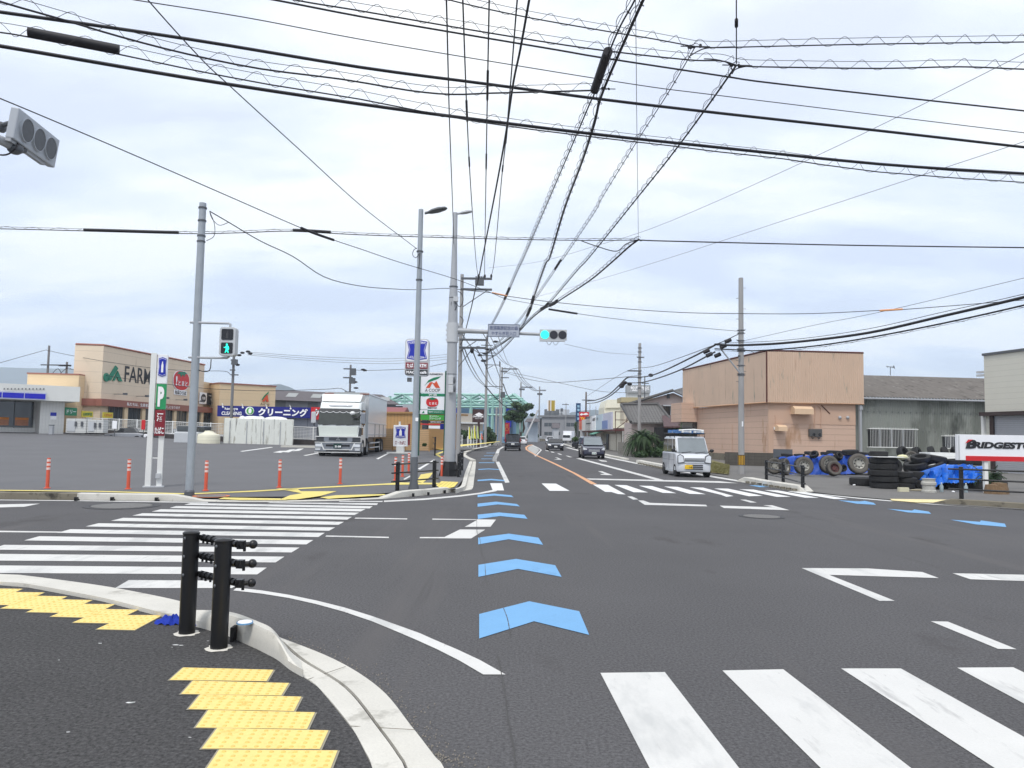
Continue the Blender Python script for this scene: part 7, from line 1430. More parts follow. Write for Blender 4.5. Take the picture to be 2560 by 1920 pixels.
# cab
mb = MB(); prof = [(.0, .55), (-.03, 1.5), (.03, 1.95), (.24, 2.86), (.40, 3.18), (.68, 3.30), (2.15, 3.30), (2.2, .55)]
for sx, ins in ((-1, .10), (-.9, 0), (.9, 0), (1, .10)):
    for y, z in prof: mb.v.append(Vector((sx*(tw-.07)*(1 if z < 2 else .95), y+(ins if y < 1 else 0), z)))
n = len(prof)
for i in range(3):
    for j in range(n): a = i*n+j; b_ = i*n+(j+1) % n; mb.f.append((a, a+n, b_+n, b_))
mb.f.append(tuple(range(n))); mb.f.append(tuple(range(4*n-1, 3*n-1, -1))); mb.build('cab', WPT, tk, smooth=True, bev=.04)
mb = MB(); mb.prism([(-tw*.86, .45, 3.28), (-tw*.92, .85, 3.74), (tw*.92, .85, 3.74), (tw*.86, .45, 3.28)], (0, 1.2, 0)); mb.v = [Vector((v.x, v.y, v.z)) for v in mb.v]; mb.build('roof_deflector', WPT, tk, bev=.05)
mb = MB(); mb.prism([(-tw*.56, .31, 3.08), (-tw*.44, .27, 3.0), (tw*.44, .27, 3.0), (tw*.56, .31, 3.08)], (0, -.02, .0)); mb.build('brow_groove', LGREY, tk)
# windscreen with curtain fringe
GT = mat('truck_glass', S(58, 62, 56), .12, var=.35, sc_=3, spec=.7)
zb0_, zt0_ = 1.88, 2.84; yb_, yt_ = .0, .22
mb = MB(); mb.prism([(-tw*.93, yb_, zb0_), (tw*.93, yb_, zb0_), (tw*.87, yt_, zt0_), (-tw*.87, yt_, zt0_)], (0, -.035, .01)); mb.build('windscreen', GT, tk)
cur = mat('curtain_grey', S(84, 84, 84), .8); mb = MB(); mb.prism([(-tw*.86, yt_-.07, zt0_-.17), (tw*.86, yt_-.07, zt0_-.17), (tw*.86, yt_-.04, zt0_-.01), (-tw*.86, yt_-.04, zt0_-.01)], (0, -.01, 0)); mb.build('curtain', cur, tk)
mb = MB(); mb.tube([Vector((lerp(-tw*.86, tw*.86, i/60), yt_-.10, zt0_-.22-.07*abs(math.sin(math.pi*i/10))+.05)) for i in range(61)], .017, 5); mb.build('curtain_fringe', WHI, tk)
for x in (-.95, -.15, .45): MB().tube([(x, -.07, 1.86), (x+.45, -.05, 1.92)], .018, 4).build('wiper', INK, tk)
MB().prism([(-tw*.84, -.055, 1.22), (tw*.80, -.055, 1.22), (tw*.86, -.055, 1.80), (-tw*.90, -.055, 1.80)], (0, .05, 0)).build('front_panel', WPL2, tk, bev=.015)
for s_ in (-1, 1): MB().prism([(s_*tw*.84, -.03, 1.15), (s_*tw*.97, .0, 1.18), (s_*tw*.97, .0, 1.7), (s_*tw*.90, -.03, 1.76)][::s_], (0, .05, 0)).build('corner_vane', TG, tk)
# grille and bumper
MB().box((-tw*.96, -.10, .86), (tw*.96, .05, 1.16)).build('grille_band', TG, tk, bev=.02)
MB().prism([(-tw*.62, -.14, .92), (-tw*.55, -.14, .86), (tw*.55, -.14, .86), (tw*.62, -.14, .92), (tw*.62, -.14, 1.14), (-tw*.62, -.14, 1.14)], (0, .05, 0)).build('grille_frame', CHR, tk)
for z in (.98, 1.04, 1.10): MB().box((-tw*.40, -.16, z-.02), (tw*.40, -.13, z+.02)).build('grille_slot', INK, tk)
mb = MB(); [mb.prism([(math.cos(a)*.02, -.17, 1.04+math.sin(a)*.02), (math.cos(a-.35)*.07, -.17, 1.04+math.sin(a-.35)*.07), (math.cos(a)*.12, -.17, 1.04+math.sin(a)*.12), (math.cos(a+.35)*.07, -.17, 1.04+math.sin(a+.35)*.07)], (0, .012, 0)) for a in (R(90), R(210), R(330))]; mb.build('badge', LGREY, tk)
MB().box((-tw, -.16, 1.155), (tw, 0, 1.20)).build('chrome_line', WHT, tk); MB().box((-tw, -.18, .30), (tw, .3, .84)).build('bumper', CHR, tk, bev=.05)
for z0, z1, x0 in ((.60, .72, .52), (.34, .42, .50)): MB().box((-tw*x0, -.20, z0), (tw*x0, -.17, z1)).build('bumper_slot', INK, tk)
MB().prism([(-tw*.62, -.21, .40), (tw*.62, -.21, .40), (tw*.75, -.21, .80), (tw*.70, -.21, .80), (tw*.58, -.21, .44), (-tw*.58, -.21, .44), (-tw*.70, -.21, .80), (-tw*.75, -.21, .80)], (0, .03, 0)).build('chrome_surround', WHT, tk)
for z in (.82, .24, .48): MB().box((-tw*1.0, -.21, z), (tw*1.0, -.16, z+.035)).build('chrome_line', WHT, tk) if z != .48 else [MB().box((s_*tw*.86-.17, -.21, z), (s_*tw*.86+.17, -.17, z+.03)).build('chrome_line', WHT, tk) for s_ in (-1, 1)]
for s_ in (-1, 1): MB().box((s_*tw*.83-.19, -.22, .57), (s_*tw*.83+.19, -.16, .74)).build('headlight', LAMP, tk, bev=.02); MB().box((s_*tw*.86-.14, -.22, .38), (s_*tw*.86+.14, -.16, .46)).build('fog_lamp', LAMP, tk)
MB().box((-.24, -.24, .50), (.22, -.20, .76)).build('number_plate', mat('plate_green', S(22, 60, 52), .5), tk); text('31-04', WHI, tk, .02, -.245, .60, .36, .13, .04)
# mirrors
for s_ in (-1, 1):
    mb = MB(); mb.tube([(s_*(tw-.15), .2, 2.75), (s_*(tw+.02), -.15, 2.68), (s_*(tw+.12), -.2, 2.45), (s_*(tw+.10), -.05, 1.8)], .03, 6); mb.build('mirror_arm', INK, tk)
    MB().box((s_*(tw+.10)-.14, -.32, 1.95), (s_*(tw+.10)+.14, -.2, 2.62)).build('mirror', LGREY if s_ < 0 else CHR, tk, bev=.04)
MB().ell((tw*.60, -.22, 2.58), (.16, .1, .11), 12, 8).build('round_mirror', WHT, tk, smooth=True); MB().tube([(tw*.6, -.2, 2.35), (tw*.8, -.15, 2.3), (tw*.95, 0, 2.5)], .05, 6).build('mirror_arm', INK, tk)
for s_ in (-1, 1): MB().box((s_*(tw-.06)-.012, .45, 1.9), (s_*(tw-.06)+.012, 1.6, 2.8)).build('side_window', GLS, tk); MB().box((s_*(tw-.05)-.012, .30, 1.3), (s_*(tw-.05)+.012, .75, 1.72)).build('lower_window', GLS, tk)
# cargo box
BX = mat('cargo_aluminium', S(226, 229, 233), .28, .15, var=.10, sc_=.35, stretch=(.4, .4, 1)); bh = 3.92
MB().box((-tw, 2.45, 1.15), (tw, 11.9, bh)).build('cargo_box', BX, tk, bev=.02)
MB().box((-tw-.02, 2.40, 1.1), (-tw+.16, 2.47, bh+.03)).build('corner_post', LGREY, tk); MB().box((tw-.16, 2.40, 1.1), (tw+.02, 2.47, bh+.03)).build('corner_post', LGREY, tk); MB().box((-tw+.16, 2.40, bh-.22), (tw-.16, 2.46, bh+.03)).build('top_beam', mat('beam_grey', S(170, 172, 172), .5), tk)
for s_ in (-1, 1): MB().box((s_*tw*.82-.28, 2.34, bh-.10), (s_*tw*.82+.28, 2.40, bh-.04)).build('marker_lamp', mat('marker_brown', S(140, 84, 70), .5), tk)
for x in (tw, -tw):
    s_ = 1 if x > 0 else -1
    for z in (1.30, 2.02, bh-.12): MB().box((min(x, x+s_*.03), 2.47, z), (max(x, x+s_*.03), 11.9, z+.05)).build('side_rail', LGREY, tk)
    for y in (5.6, 7.8, 10): MB().box((min(x, x+s_*.025), y, 1.15), (max(x, x+s_*.025), y+.05, 2.02)).build('gate_seam', STEELD, tk)
    MB().box((x-.03, 3.6, .45), (x+.03, 8.2, .53)).build('side_guard', LGREY, tk); MB().box((x-.03, 3.6, .75), (x+.03, 8.2, .83)).build('side_guard', LGREY, tk)
MB().box((-.45, .6, .5), (.45, 11.6, 1.1)).build('chassis', INK, tk); MB().box((-tw+.25, 3.4, .45), (tw-.15, 6.0, 1.12)).build('tank', TG, tk)
for y in (1.05, 2.9, 8.9, 10.2):
    for s_ in (-1, 1):
        w_ = MB().lathe([(.3, -.13), (.48, -.15), (.52, -.10), (.52, .10), (.48, .15), (.3, .13)], 26, Matrix.Translation((s_*(tw-.2), y, .52)) @ Matrix.Rotation(R(90), 4, 'Y')).build('wheel', TYRE, tk, smooth=True)
        MB().lathe([(.31, .12), (.26, .08), (.12, .1), (0, .12)], 18, Matrix.Translation((s_*(tw-.2), y, .52)) @ Matrix.Rotation(R(90*s_), 4, 'Y')).build('rim', RIMM, w_, smooth=True)
# ================================================================ TYRES AND TARPAULINS
TYG = mat('dusty_tyre', S(96, 92, 86), .9, var=.3, sc_=5, bump=.004, bs=40); TYB = mat('worn_tyre', (.022, .022, .023), .85, var=.4, sc_=6, lines=[], bump=.004, bs=30)
RST = mat('rusty_rim', S(96, 60, 58), .7, .3, var=.4, sc_=9); RGR = mat('grey_rim', S(160, 158, 150), .5, .4, var=.2, sc_=5)
def tyre_prof(r, w_): return [(r*.60, -w_*.40), (r*.72, -w_*.5), (r*.9, -w_*.5), (r*.975, -w_*.42), (r, -w_*.25), (r, w_*.25), (r*.975, w_*.42), (r*.9, w_*.5), (r*.72, w_*.5), (r*.60, w_*.40)]
def tyre(label, pos, r, w_, rot, rim=None, face=None, group='used tyres in the yard', flat=False):
    """rot: matrix taking the axle (local z) to world"""
    t = thing('used_tyre' if not rim else 'truck_wheel', label, 'tyre' if not rim else 'wheel', pos, group=group)
    M_ = rot.to_4x4(); mb = MB().lathe(tyre_prof(r, w_)+[], 30, M_, True); mb.build('tyre', face or TYB, t, smooth=True)
    tm = MB()
    for i in range(36):
        a = 2*math.pi*i/36; c_, s_ = math.cos(a), math.sin(a); q = lambda rr, an, z: M_ @ Vector((rr*math.cos(an), rr*math.sin(an), z))
        tm.hexa([q(r*.99, a, -w_*.38), q(r*.99, a+.09, -w_*.38), q(r*1.015, a+.09, -w_*.36), q(r*1.015, a, -w_*.36), q(r*.99, a, w_*.38), q(r*.99, a+.09, w_*.38), q(r*1.015, a+.09, w_*.36), q(r*1.015, a, w_*.36)])
    tm.build('tread', TYB, t)
    if rim:
        MB().lathe([(r*.60, w_*.36), (r*.56, w_*.42), (r*.52, w_*.2), (r*.30, w_*.08), (r*.28, w_*.22), (r*.14, w_*.22), (0, w_*.2)], 26, M_).build('rim', rim, t, smooth=True)
        mb = MB()
        for i in range(8): a = 2*math.pi*i/8; p = M_ @ Vector((r*.41*math.cos(a), r*.41*math.sin(a), w_*.18)); p2 = M_ @ Vector((r*.41*math.cos(a), r*.41*math.sin(a), w_*.13)); mb.cyl(p2, p, r*.07, n=8)
        mb.build('hand_holes', INK, t)
    return t
def facing(yaw, lean=0.):   # axle pointing at the camera side, turned by yaw, leaning back
    return Matrix.Rotation(R(yaw), 3, 'Z') @ Matrix.Rotation(R(90-lean), 3, 'X')
def wheel_px(cx_, cy_, rpx, Y, label, rim, face=None, yaw=0, lean=12, w_=.3):
    p = D(cx_, cy_, Y); r = rpx/F*Y; p.z = max(p.z, r*math.cos(R(lean))); tyre(label, p, r, w_, facing(yaw, lean), rim, face, group='truck wheels leaning along the tarpaulin')
c7 = lambda x, y: (1900+x/3.352, 1060+y/3.352)
for (x, y), r, Y, lab, rim, fc, yaw, lean in (((120, 352), 19.5, 36.5, 'large leaning wheel with a pale worn rim, leftmost in the row', RGR, TYG, -8, 10), ((205, 358), 21, 36, 'narrow turned-away tyre with a dusty sidewall, second in the row', RGR, TYG, 48, 6),
        ((366, 352), 23, 35.4, 'big dusty wheel with round holes in its rim, behind the middle railing post', RGR, TYG, 4, 12), ((575, 340), 22.5, 35.8, 'large wheel with a dark rim in the middle, partly behind a smaller one', RGR, TYG, 0, 10),
        ((618, 372), 18.5, 34.8, 'small black tyre with a rusty red rim in front of a larger wheel', RST, TYG, 2, 14), ((825, 333), 25, 35.2, 'largest wheel with a dusty grey sidewall, right of the small rusty one', RGR, TYG, -6, 12),
        ((1270, 275), 14, 37.5, 'grey wheel standing on the heap behind the tall tyre stack', RGR, TYG, -30, 12)):
    p = c7(x, y); wheel_px(p[0], p[1], r, Y, lab, rim, fc, yaw, lean)
def flat_tyre(x, y, wpx, hpx, Y, lab, tiltx=0, tilty=0, grp='black tyres lying on the blue tarpaulin'):
    p = D(*c7(x, y), Y); r = wpx/3.352/F*Y/2; w_ = hpx/3.352/F*Y; rot = Matrix.Rotation(R(tiltx), 3, 'X') @ Matrix.Rotation(R(tilty), 3, 'Y'); tyre(lab, p, r, max(.14, min(.3, w_)), rot, group=grp)
for x, y, w_, h_, Y, lab, a, b_ in ((225, 260, 95, 24, 38, 'flat tyre on the tarpaulin, furthest left by the wall corner', 3, 2), (330, 262, 90, 22, 38, 'flat tyre on the tarpaulin, second from the left end', 2, -3), (430, 245, 110, 26, 38.5, 'flat tyre above the big holed wheel', 4, 2),
        (452, 255, 75, 30, 37.2, 'tyre tilted up on the tarpaulin above the big holed wheel', 30, -30), (560, 250, 100, 26, 38, 'flat tyre between two wheels in the middle of the tarpaulin', -3, 4), (620, 236, 120, 26, 39, 'rear flat tyre high on the tarpaulin, in the middle', 2, 0), (655, 275, 66, 60, 37, 'black tyre standing on edge between two grey wheels', 55, 20),
        (757, 238, 130, 42, 37.6, 'thick flat tyre above the largest grey wheel', 2, -4), (872, 250, 96, 26, 38, 'flat tyre right of the largest wheel top', 4, 5), (960, 255, 110, 28, 38.5, 'flat tyre left of the tall black stack', 0, 3), (690, 370, 60, 90, 36.6, 'dark tyre in the gap behind the small rusty wheel', 80, 20), (915, 365, 60, 80, 36.6, 'dark tyre tucked behind the largest wheel', 80, -30)):
    flat_tyre(x, y, w_, h_, Y, lab, a, b_)
# tall stack
def stack(cx_, ybot, wpx, n, lab, Y=None, h=.215, grp=None, jit=.03):
    c = P(*c7(cx_, ybot), .02) if Y is None else None; r = wpx/3.352/F*c.y/2
    for i in range(n):
        o = Vector((random.uniform(-jit, jit), random.uniform(-jit, jit), h*(i+.5)))
        nm = ('bottom', 'second', 'third', 'fourth', 'fifth', 'sixth', 'seventh')[i] if i < n-1 else 'top'
        tyre('%s tyre of %s' % (nm, lab), c+Vector((0, r, 0))+o, r*(1+random.uniform(-.02, .02)), h*.98, Matrix.Rotation(random.random()*3, 3, 'Z'), group=grp)
    return c, r
cS, rS = stack(1090, 545, 225, 5, 'the tall stack left of the blue tarpaulin', h=.22, grp='tyres of the tall stack')
tyre('smaller tyre crowning the tall stack left of the blue tarpaulin', cS+Vector((-.15, rS, .22*5+.12)), rS*.64, .2, Matrix.Identity(3), group='tyres of the tall stack')
c2s, r2s = stack(1250, 545, 165, 3, 'the lower stack right of the tall one', h=.2, grp='tyres of the lower stack', jit=.07)
for i, (x, y, w_, h_, a, b_, lab) in enumerate(((1305, 345, 175, 45, 6, -12, 'fat tyre tilted against the tall stack, above the lower stack'), (1330, 385, 140, 45, -4, -14, 'tilted tyre just left of the tarpaulin edge'), (1265, 435, 140, 50, 3, 3, 'fourth tyre up in the lower stack'), (1345, 285, 150, 40, 14, -10, 'tilted tyre on the heap left of the sign'),
        (1480, 290, 150, 48, 6, 8, 'tyre on top of the right tarpaulin, left part'), (1620, 315, 130, 40, 3, -4, 'tyre on top of the right tarpaulin, middle'), (1760, 320, 170, 42, 0, 5, 'tyre on top of the right tarpaulin beneath the sign'), (1440, 340, 190, 48, 12, -22, 'slanting tyre over the left corner of the right tarpaulin'))):
    flat_tyre(x, y, w_, h_, 28.5, lab, a, b_, 'black tyres heaped around the right tarpaulin')
for i, x in enumerate((1180, 1300, 1420, 1530, 1620)): flat_tyre(x+20, 250+(i % 2)*5, 125, 60, 40, 'big dark tyre in the far row along the grey warehouse, %s from the left' % ('one', 'two', 'three', 'four', 'five')[i], 66, 30+i*12, 'far row of big tyres')
p = P(*c7(930, 522), .02); tyre('chunky tractor tyre lying flat on the asphalt left of the tall stack', p+Vector((.1, .5, .15)), .62, .3, Matrix.Identity(3), group=None); bpy.data.objects[-1] if False else None
W = Wall(XY(c7(975, 270)[0], 27.2), XY(c7(1180, 270)[0], 27.2)); t = thing('white_board', 'thin white board lying on the tall tyre stack under its top tyre', 'board', (cS.x-.45, cS.y-.05, 1.135)); MB().box((-.0, 0, 0), (.95, .9, .025)).build('board', WHT, t)
t = thing('pale_sack', 'crumpled cream plastic sheet right of the top of the tall stack', 'sheet', D(*c7(1195, 278), 27.8)); MB().ell((0, 0, 0), (.2, .2, .1), 9, 5).build('sheet', mat('cream_sheet', S(216, 212, 170), .7, var=.2, sc_=9), t)
q0 = D(*c7(1430, 295), 33); q1 = D(*c7(1645, 242), 33); t = thing('board_stack', 'stack of white panels behind the heap, left of the roadside sign', 'panel', (q0.x, 33, q0.z-.3))
for k in range(4): z_ = lerp(0, q1.z-q0.z+.3, k/4); MB().box((k*.05, .1*k, z_), (q1.x-q0.x+.1*k, 1.2, z_+.14)).build('panel', WHT, t)
# tarpaulins
TARPD = mat('dull_blue_tarpaulin', S(28, 78, 176), .5, var=.2, sc_=2.5, bump=.02, bs=9)
TARP = mat('blue_tarpaulin', S(34, 112, 214), .38, var=.10, sc_=2.5, bump=.02, bs=9, stain=(S(30, 90, 180), 2.2, .58, (1, 1, 1)))
def tarp(label, pts, depth, seed, m=None):
    """pts: list of (px, py_top, py_bottom, Y); draped sheet between front foot line and a ridge behind"""
    rnd = random.Random(seed); mb = MB(); n = len(pts)*6; m_ = 14; P0 = []
    cols = [Vector(p) for p in [(a, b, c_) for a, b, c_, d in pts]]; Ys_ = [d for *_, d in pts]
    ph = [rnd.random()*6.28 for _ in range(8)]
    for i in range(n+1):
        f = i/n*(len(pts)-1); k = min(int(f), len(pts)-2); u = f-k; px_ = lerp(pts[k][0], pts[k+1][0], u); yt_ = lerp(pts[k][1], pts[k+1][1], u); yb_ = lerp(pts[k][2], pts[k+1][2], u); Y_ = lerp(pts[k][3], pts[k+1][3], u)
        top = D(px_, yt_, Y_+.35); bot = D(px_, yb_, Y_); bk = Vector((top.x*1.0, top.y+depth, max(.05, top.z*.55)))
        for j in range(m_+1):
            v_ = j/m_
            if v_ < .55: p = bot.lerp(top, v_/.55)
            else: p = top.lerp(bk, (v_-.55)/.45)
            w_ = math.sin(v_*math.pi)
            d_ = .06*math.sin(i*1.3+v_*5+ph[0])+.05*math.sin(i*.6-v_*9+ph[1])+.03*math.sin(i*2.7+v_*14+ph[2])+.025*math.sin(i*4.1-v_*17+ph[3])
            mb.v.append(p+Vector((.03*math.sin(v_*11+i), -d_*1.0*(.5+w_), d_*.6*w_+.02*math.sin(i*3.1+ph[4]))))
    for i in range(n):
        for j in range(m_): a = i*(m_+1)+j; mb.f.append((a, a+m_+1, a+m_+2, a+1))
    return tag(mb.build('tarpaulin', m or TARP, smooth=True), label, 'tarpaulin', 'blue tarpaulins over the tyres')
def c7s(l): return [(*c7(x, yt_), c7(x, yb_)[1], Y) for x, yt_, yb_, Y in l]
tarp('long blue tarpaulin behind the row of leaning truck wheels', c7s([(165, 275, 420, 37.2), (260, 268, 430, 37), (360, 265, 432, 37), (430, 262, 432, 37), (520, 262, 425, 37), (620, 250, 425, 37.2), (720, 262, 420, 37.2), (830, 255, 412, 37.2), (930, 270, 405, 37.2), (1000, 280, 400, 37.2)]), 2.2, 4, TARPD)
tarp('bright blue tarpaulin draped over tyres left of the sign post', c7s([(1350, 420, 520, 27.2), (1400, 390, 525, 27), (1470, 372, 525, 26.8), (1540, 338, 490, 26.8), (1620, 345, 495, 26.9), (1700, 338, 492, 27), (1780, 348, 492, 27), (1870, 352, 470, 27.2)]), 1.8, 9)
mb = MB(); a = P(*c7(1350, 548), .02); b_ = P(*c7(1860, 560), .02)
tarpbase = thing('covered_heap', 'dark tyres showing beneath the bright blue tarpaulin', 'tyres', (a.x, a.y+.6, .02))
for k in range(4): MB().lathe(tyre_prof(.42, .3), 24, Matrix.Translation((.5+k*.85, .1, .16)), True).build('tyre', TYB, tarpbase, smooth=True)
for k in range(4): MB().lathe(tyre_prof(.40, .28), 24, Matrix.Translation((.45+k*.85, .3, .46)), True).build('tyre', TYB, tarpbase, smooth=True)
tarpb2 = thing('covered_heap', 'dark tyres showing beneath the long blue tarpaulin', 'tyres', (P(*c7(200, 425), .02).x, 37.6, .02))
for k in range(9): MB().lathe(tyre_prof(.42, .3), 24, Matrix.Translation((.3+k*.95, .2, .43)) @ Matrix.Rotation(R(90), 4, 'X'), True).build('tyre', TYB, tarpb2, smooth=True)
# small yard things
c = P(*c7(1415, 572), .02); t = thing('paint_drum', 'short white and grey metal drum in front of the blue tarpaulin', 'drum', c); MB().lathe([(0, 0), (.23, 0), (.23, .06), (.2, .08), (.2, .22), (.235, .26), (.235, .33), (.2, .36), (.2, .43), (.22, .46), (0, .47)], 24).build('body', mat('drum_grey', S(186, 184, 176), .4, .2, var=.2, sc_=8), t, smooth=True)
for x, l in ((1522, 'clear plastic bottle left of the sign post'), (1727, 'clear plastic bottle beside the railing post')):
    c = P(*c7(x, 570 if x < 1600 else 575), .02); t = thing('plastic_bottle', l, 'bottle', c); MB().lathe([(0, 0), (.055, 0), (.06, .02), (.06, .2), (.02, .28), (.02, .31), (0, .31)], 14).build('body', mat('bottle_plastic', S(150, 165, 170), .1, spec=.8), t, smooth=True); MB().lathe([(.022, .29), (.022, .32), (0, .32)], 10).build('cap', WHT, t)
c = P(*c7(1208, 568), .02); tag(MB().box((c.x-.15, c.y, .02), (c.x+.17, c.y+.15, .16)).build('concrete_block', mat('pale_block', S(205, 200, 172), .8)), 'small pale block on the ground before the tyre stacks', 'block')
c = P(*c7(1340, 562), .02); mb = MB(); mb.ell((c.x, c.y+.1, .04), (.32, .12, .04), 10, 4); tag(mb.build('stone', mat('stone', S(150, 142, 120), .9, var=.3)), 'flat stone slab between the pale block and the metal drum', 'stone')
for x, y, l in ((790, 516, 'scrap of white litter on the asphalt left of the tractor tyre'), (1620, 572, 'scrap of white litter under the tarpaulin edge')): c = P(*c7(x, y), .03); mb = MB(); mb.ell(c+Vector((0, 0, .02)), (.06, .05, .03), 6, 4); tag(mb.build('litter', WHI), l, 'litter')
c = P(*c7(1985, 585), .02); t = thing('tree_stump', 'rough brown stump with cut faces under the small palm', 'stump', c)
for dx, dy, r, h_ in ((-.15, 0, .24, .3), (.12, .05, .26, .36), (.0, -.1, .2, .22)): MB().lathe([(0, 0), (r*1.1, 0), (r, h_*.5), (r*.85, h_), (0, h_+.02)], 11, Matrix.Translation((dx, dy, 0))).build('wood', mat('stump_wood', S(116, 94, 70), .9, var=.4, sc_=9), t)
# ================================================================ PLANTS
LEAFD = mat('dark_frond', S(54, 80, 42), .6, var=.5, sc_=1.5); LEAFM = mat('leaf_green', S(64, 88, 46), .7, var=.5, sc_=1.2); PINE = mat('pine_green', S(66, 90, 56), .8, var=.5, sc_=.8); BARK = mat('bark', S(84, 70, 56), .9, var=.3, sc_=6)
def frond(mb, base, yaw, L, rise, droop, lw, n=16, rnd=random):
    d = Vector((math.cos(yaw), math.sin(yaw), 0)); sdv = Vector((-d.y, d.x, 0)); pts = []
    for i in range(n+1):
        t_ = i/n; pts.append(base+d*(L*t_*(1-.15*t_))+Vector((0, 0, rise*t_-droop*t_*t_)))
    for i in range(1, n):
        t_ = i/n; w_ = lw*math.sin(math.pi*min(1, t_*.9+.12)); f = (pts[i+1]-pts[i]).normalized()
        for s_ in (-1, 1):
            tip = pts[i]+sdv*s_*w_+f*w_*.55+Vector((0, 0, -w_*.12+rnd.uniform(-.02, .02))); k = L/n*.36
            mb.add([pts[i]-f*k, pts[i]+f*k, tip], [(0, 1, 2)])
    mb.tube(pts, .012, 3)
def cycas(name, label, c, R_, H_, n, seed, heads=1, cat='palm'):
    t = thing(name, label, cat, c); rnd = random.Random(seed)
    for h in range(heads):
        o = Vector((rnd.uniform(-.5, .5)*R_*(heads > 1), rnd.uniform(-.4, .4)*R_*(heads > 1), 0)); hz = H_*(.42+.2*rnd.random()) if heads > 1 else H_*.3
        MB().cyl(o, o+Vector((0, 0, hz)), R_*.09, R_*.07, 8).build('trunk', BARK, t); mb = MB()
        for i in range(n): frond(mb, o+Vector((0, 0, hz)), rnd.random()*6.28, R_*(.75+.4*rnd.random()), (H_-hz)*rnd.uniform(.2, 1.5), (H_)*rnd.uniform(.3, 1.0), R_*.17, 16, rnd)
        mb.build('fronds', LEAFD, t)
c = P(1617, 1143, .05); cycas('cycad_palm', 'big dark feathery cycad bush in front of the tiled house', Vector((c.x, c.y+1.5, .05)), 1.5, 2.75, 46, 3, 6)
c = P(*c7(1975, 575), .02); cycas('cycad_palm', 'small feathery palm beside the white sign post', Vector((c.x, c.y+.3, .2)), .62, .75, 30, 8, 1)
def leafmass(name, label, clumps, m, leaf, n, cat, seed=1, trunk=None, group=None, base=None, kind=None, tm=None):
    """clumps: list of (centre, radii)"""
    rnd = random.Random(seed); c0 = base or Vector((clumps[0][0].x, clumps[0][0].y, 0)); t = thing(name, label, cat, c0, group=group); mb = MB(); tot = sum((r.x*r.y*r.z)**(2/3) for c_, r in clumps)
    for c_, r in clumps:
        k = int(n*(r.x*r.y*r.z)**(2/3)/tot)
        for _ in range(k):
            v_ = Vector((rnd.gauss(0, 1), rnd.gauss(0, 1), rnd.gauss(0, 1))).normalized()*(rnd.random()**.4); bumpy = 1+.22*math.sin(v_.x*7+v_.z*5)*math.cos(v_.y*6)
            p = c_+Vector((v_.x*r.x, v_.y*r.y, v_.z*r.z))*bumpy; a = Vector((rnd.gauss(0, 1), rnd.gauss(0, 1), rnd.gauss(0, 1))).normalized()*leaf; b2 = a.cross(Vector((rnd.gauss(0, 1), rnd.gauss(0, 1), rnd.gauss(0, 1)))).normalized()*leaf*.6
            mb.add([p-a, p+b2, p+a, p-b2], [(0, 1, 2, 3)])
    mb.build('crown' if trunk else 'foliage', m, t, world=True)
    if trunk:
        for i, tp in enumerate(trunk): mb = MB(); mb.tube([Vector(p) for p, r in tp], [r for p, r in tp], 7); mb.build('trunk' if i == 0 else 'limb', BARK, t, world=True)
    return t
E = lambda x, y, Y, rx, ry, rz_: (D(x, y, Y), Vector((rx/F*Y, ry, rz_/F*Y)))
leafmass('cycad_shrub', 'low dark shrub at the foot of the cycad, by the kerb', [E(1640, 1130, 64, 20, 1.2, 12), E(1600, 1136, 63, 16, 1, 9), E(1655, 1118, 65, 10, 1, 14)], LEAFD, .11, 2600, 'shrub', 5)
leafmass('garden_tree', 'dark green tree between the tiled house and the tan workshop', [E(1712, 1068, 74, 16, 1.4, 13), E(1697, 1074, 74, 12, 1.2, 12), E(1722, 1080, 74, 10, 1.2, 14)], LEAFD, .14, 2600, 'tree', 6, trunk=[[((D(1710, 1100, 74).x, 74, 0), .12), (D(1711, 1072, 74), .06)]])
Yp_ = 150; tb = Vector((D(1312, 1, Yp_).x, Yp_, 0))
leafmass('pine_tree', 'broad dark Japanese pine with layered crown beyond the black minivan', [E(1290, 1012, Yp_, 12, 3, 6), E(1306, 1022, Yp_, 16, 3, 7), E(1322, 1016, Yp_, 12, 3, 7), E(1282, 1032, Yp_, 17, 3, 7), E(1272, 1044, Yp_, 13, 3, 7), E(1300, 1038, Yp_, 18, 3, 8), E(1296, 1050, Yp_, 12, 3, 6), E(1330, 1037, Yp_, 5, 2, 3)], PINE, .26, 5200, 'tree', 8,
         trunk=[[(tb, .35), (D(1310, 1070, Yp_), .28), (D(1304, 1040, Yp_), .2), (D(1300, 1015, Yp_), .1)], [(D(1306, 1055, Yp_), .14), (D(1288, 1042, Yp_), .08), (D(1272, 1045, Yp_), .05)], [(D(1304, 1035, Yp_), .14), (D(1322, 1022, Yp_), .06)]])
leafmass('hedge', 'dark bushes behind the yellow banner flags', [E(1160, 1086, 105, 16, 2, 10), E(1185, 1090, 105, 14, 2, 9)], LEAFD, .2, 1800, 'bushes', 9)
leafmass('roadside_bush', 'rounded green bush right of the brown shop sign', [E(1220, 1088, 110, 12, 2, 20), E(1230, 1095, 110, 10, 2, 14), E(1215, 1100, 110, 10, 2, 12)], LEAFD, .2, 2600, 'bush', 10)
leafmass('clipped_hedge', 'clipped light green hedge at the end of the road', [E(1322, 1090, 205, 8, 2, 5), E(1333, 1090, 205, 8, 2, 5), E(1340, 1090, 205, 6, 2, 5)], LEAFM, .3, 1800, 'hedge', 11)
leafmass('roadside_tree', 'dark green tree behind the red roadside sign', [E(1444, 1066, 135, 7, 1.5, 12), E(1446, 1080, 135, 7, 1.5, 12)], LEAFD, .2, 1500, 'tree', 12, trunk=[[((D(1445, 1, 135).x, 135, 0), .12), (D(1445, 1075, 135), .08)]])
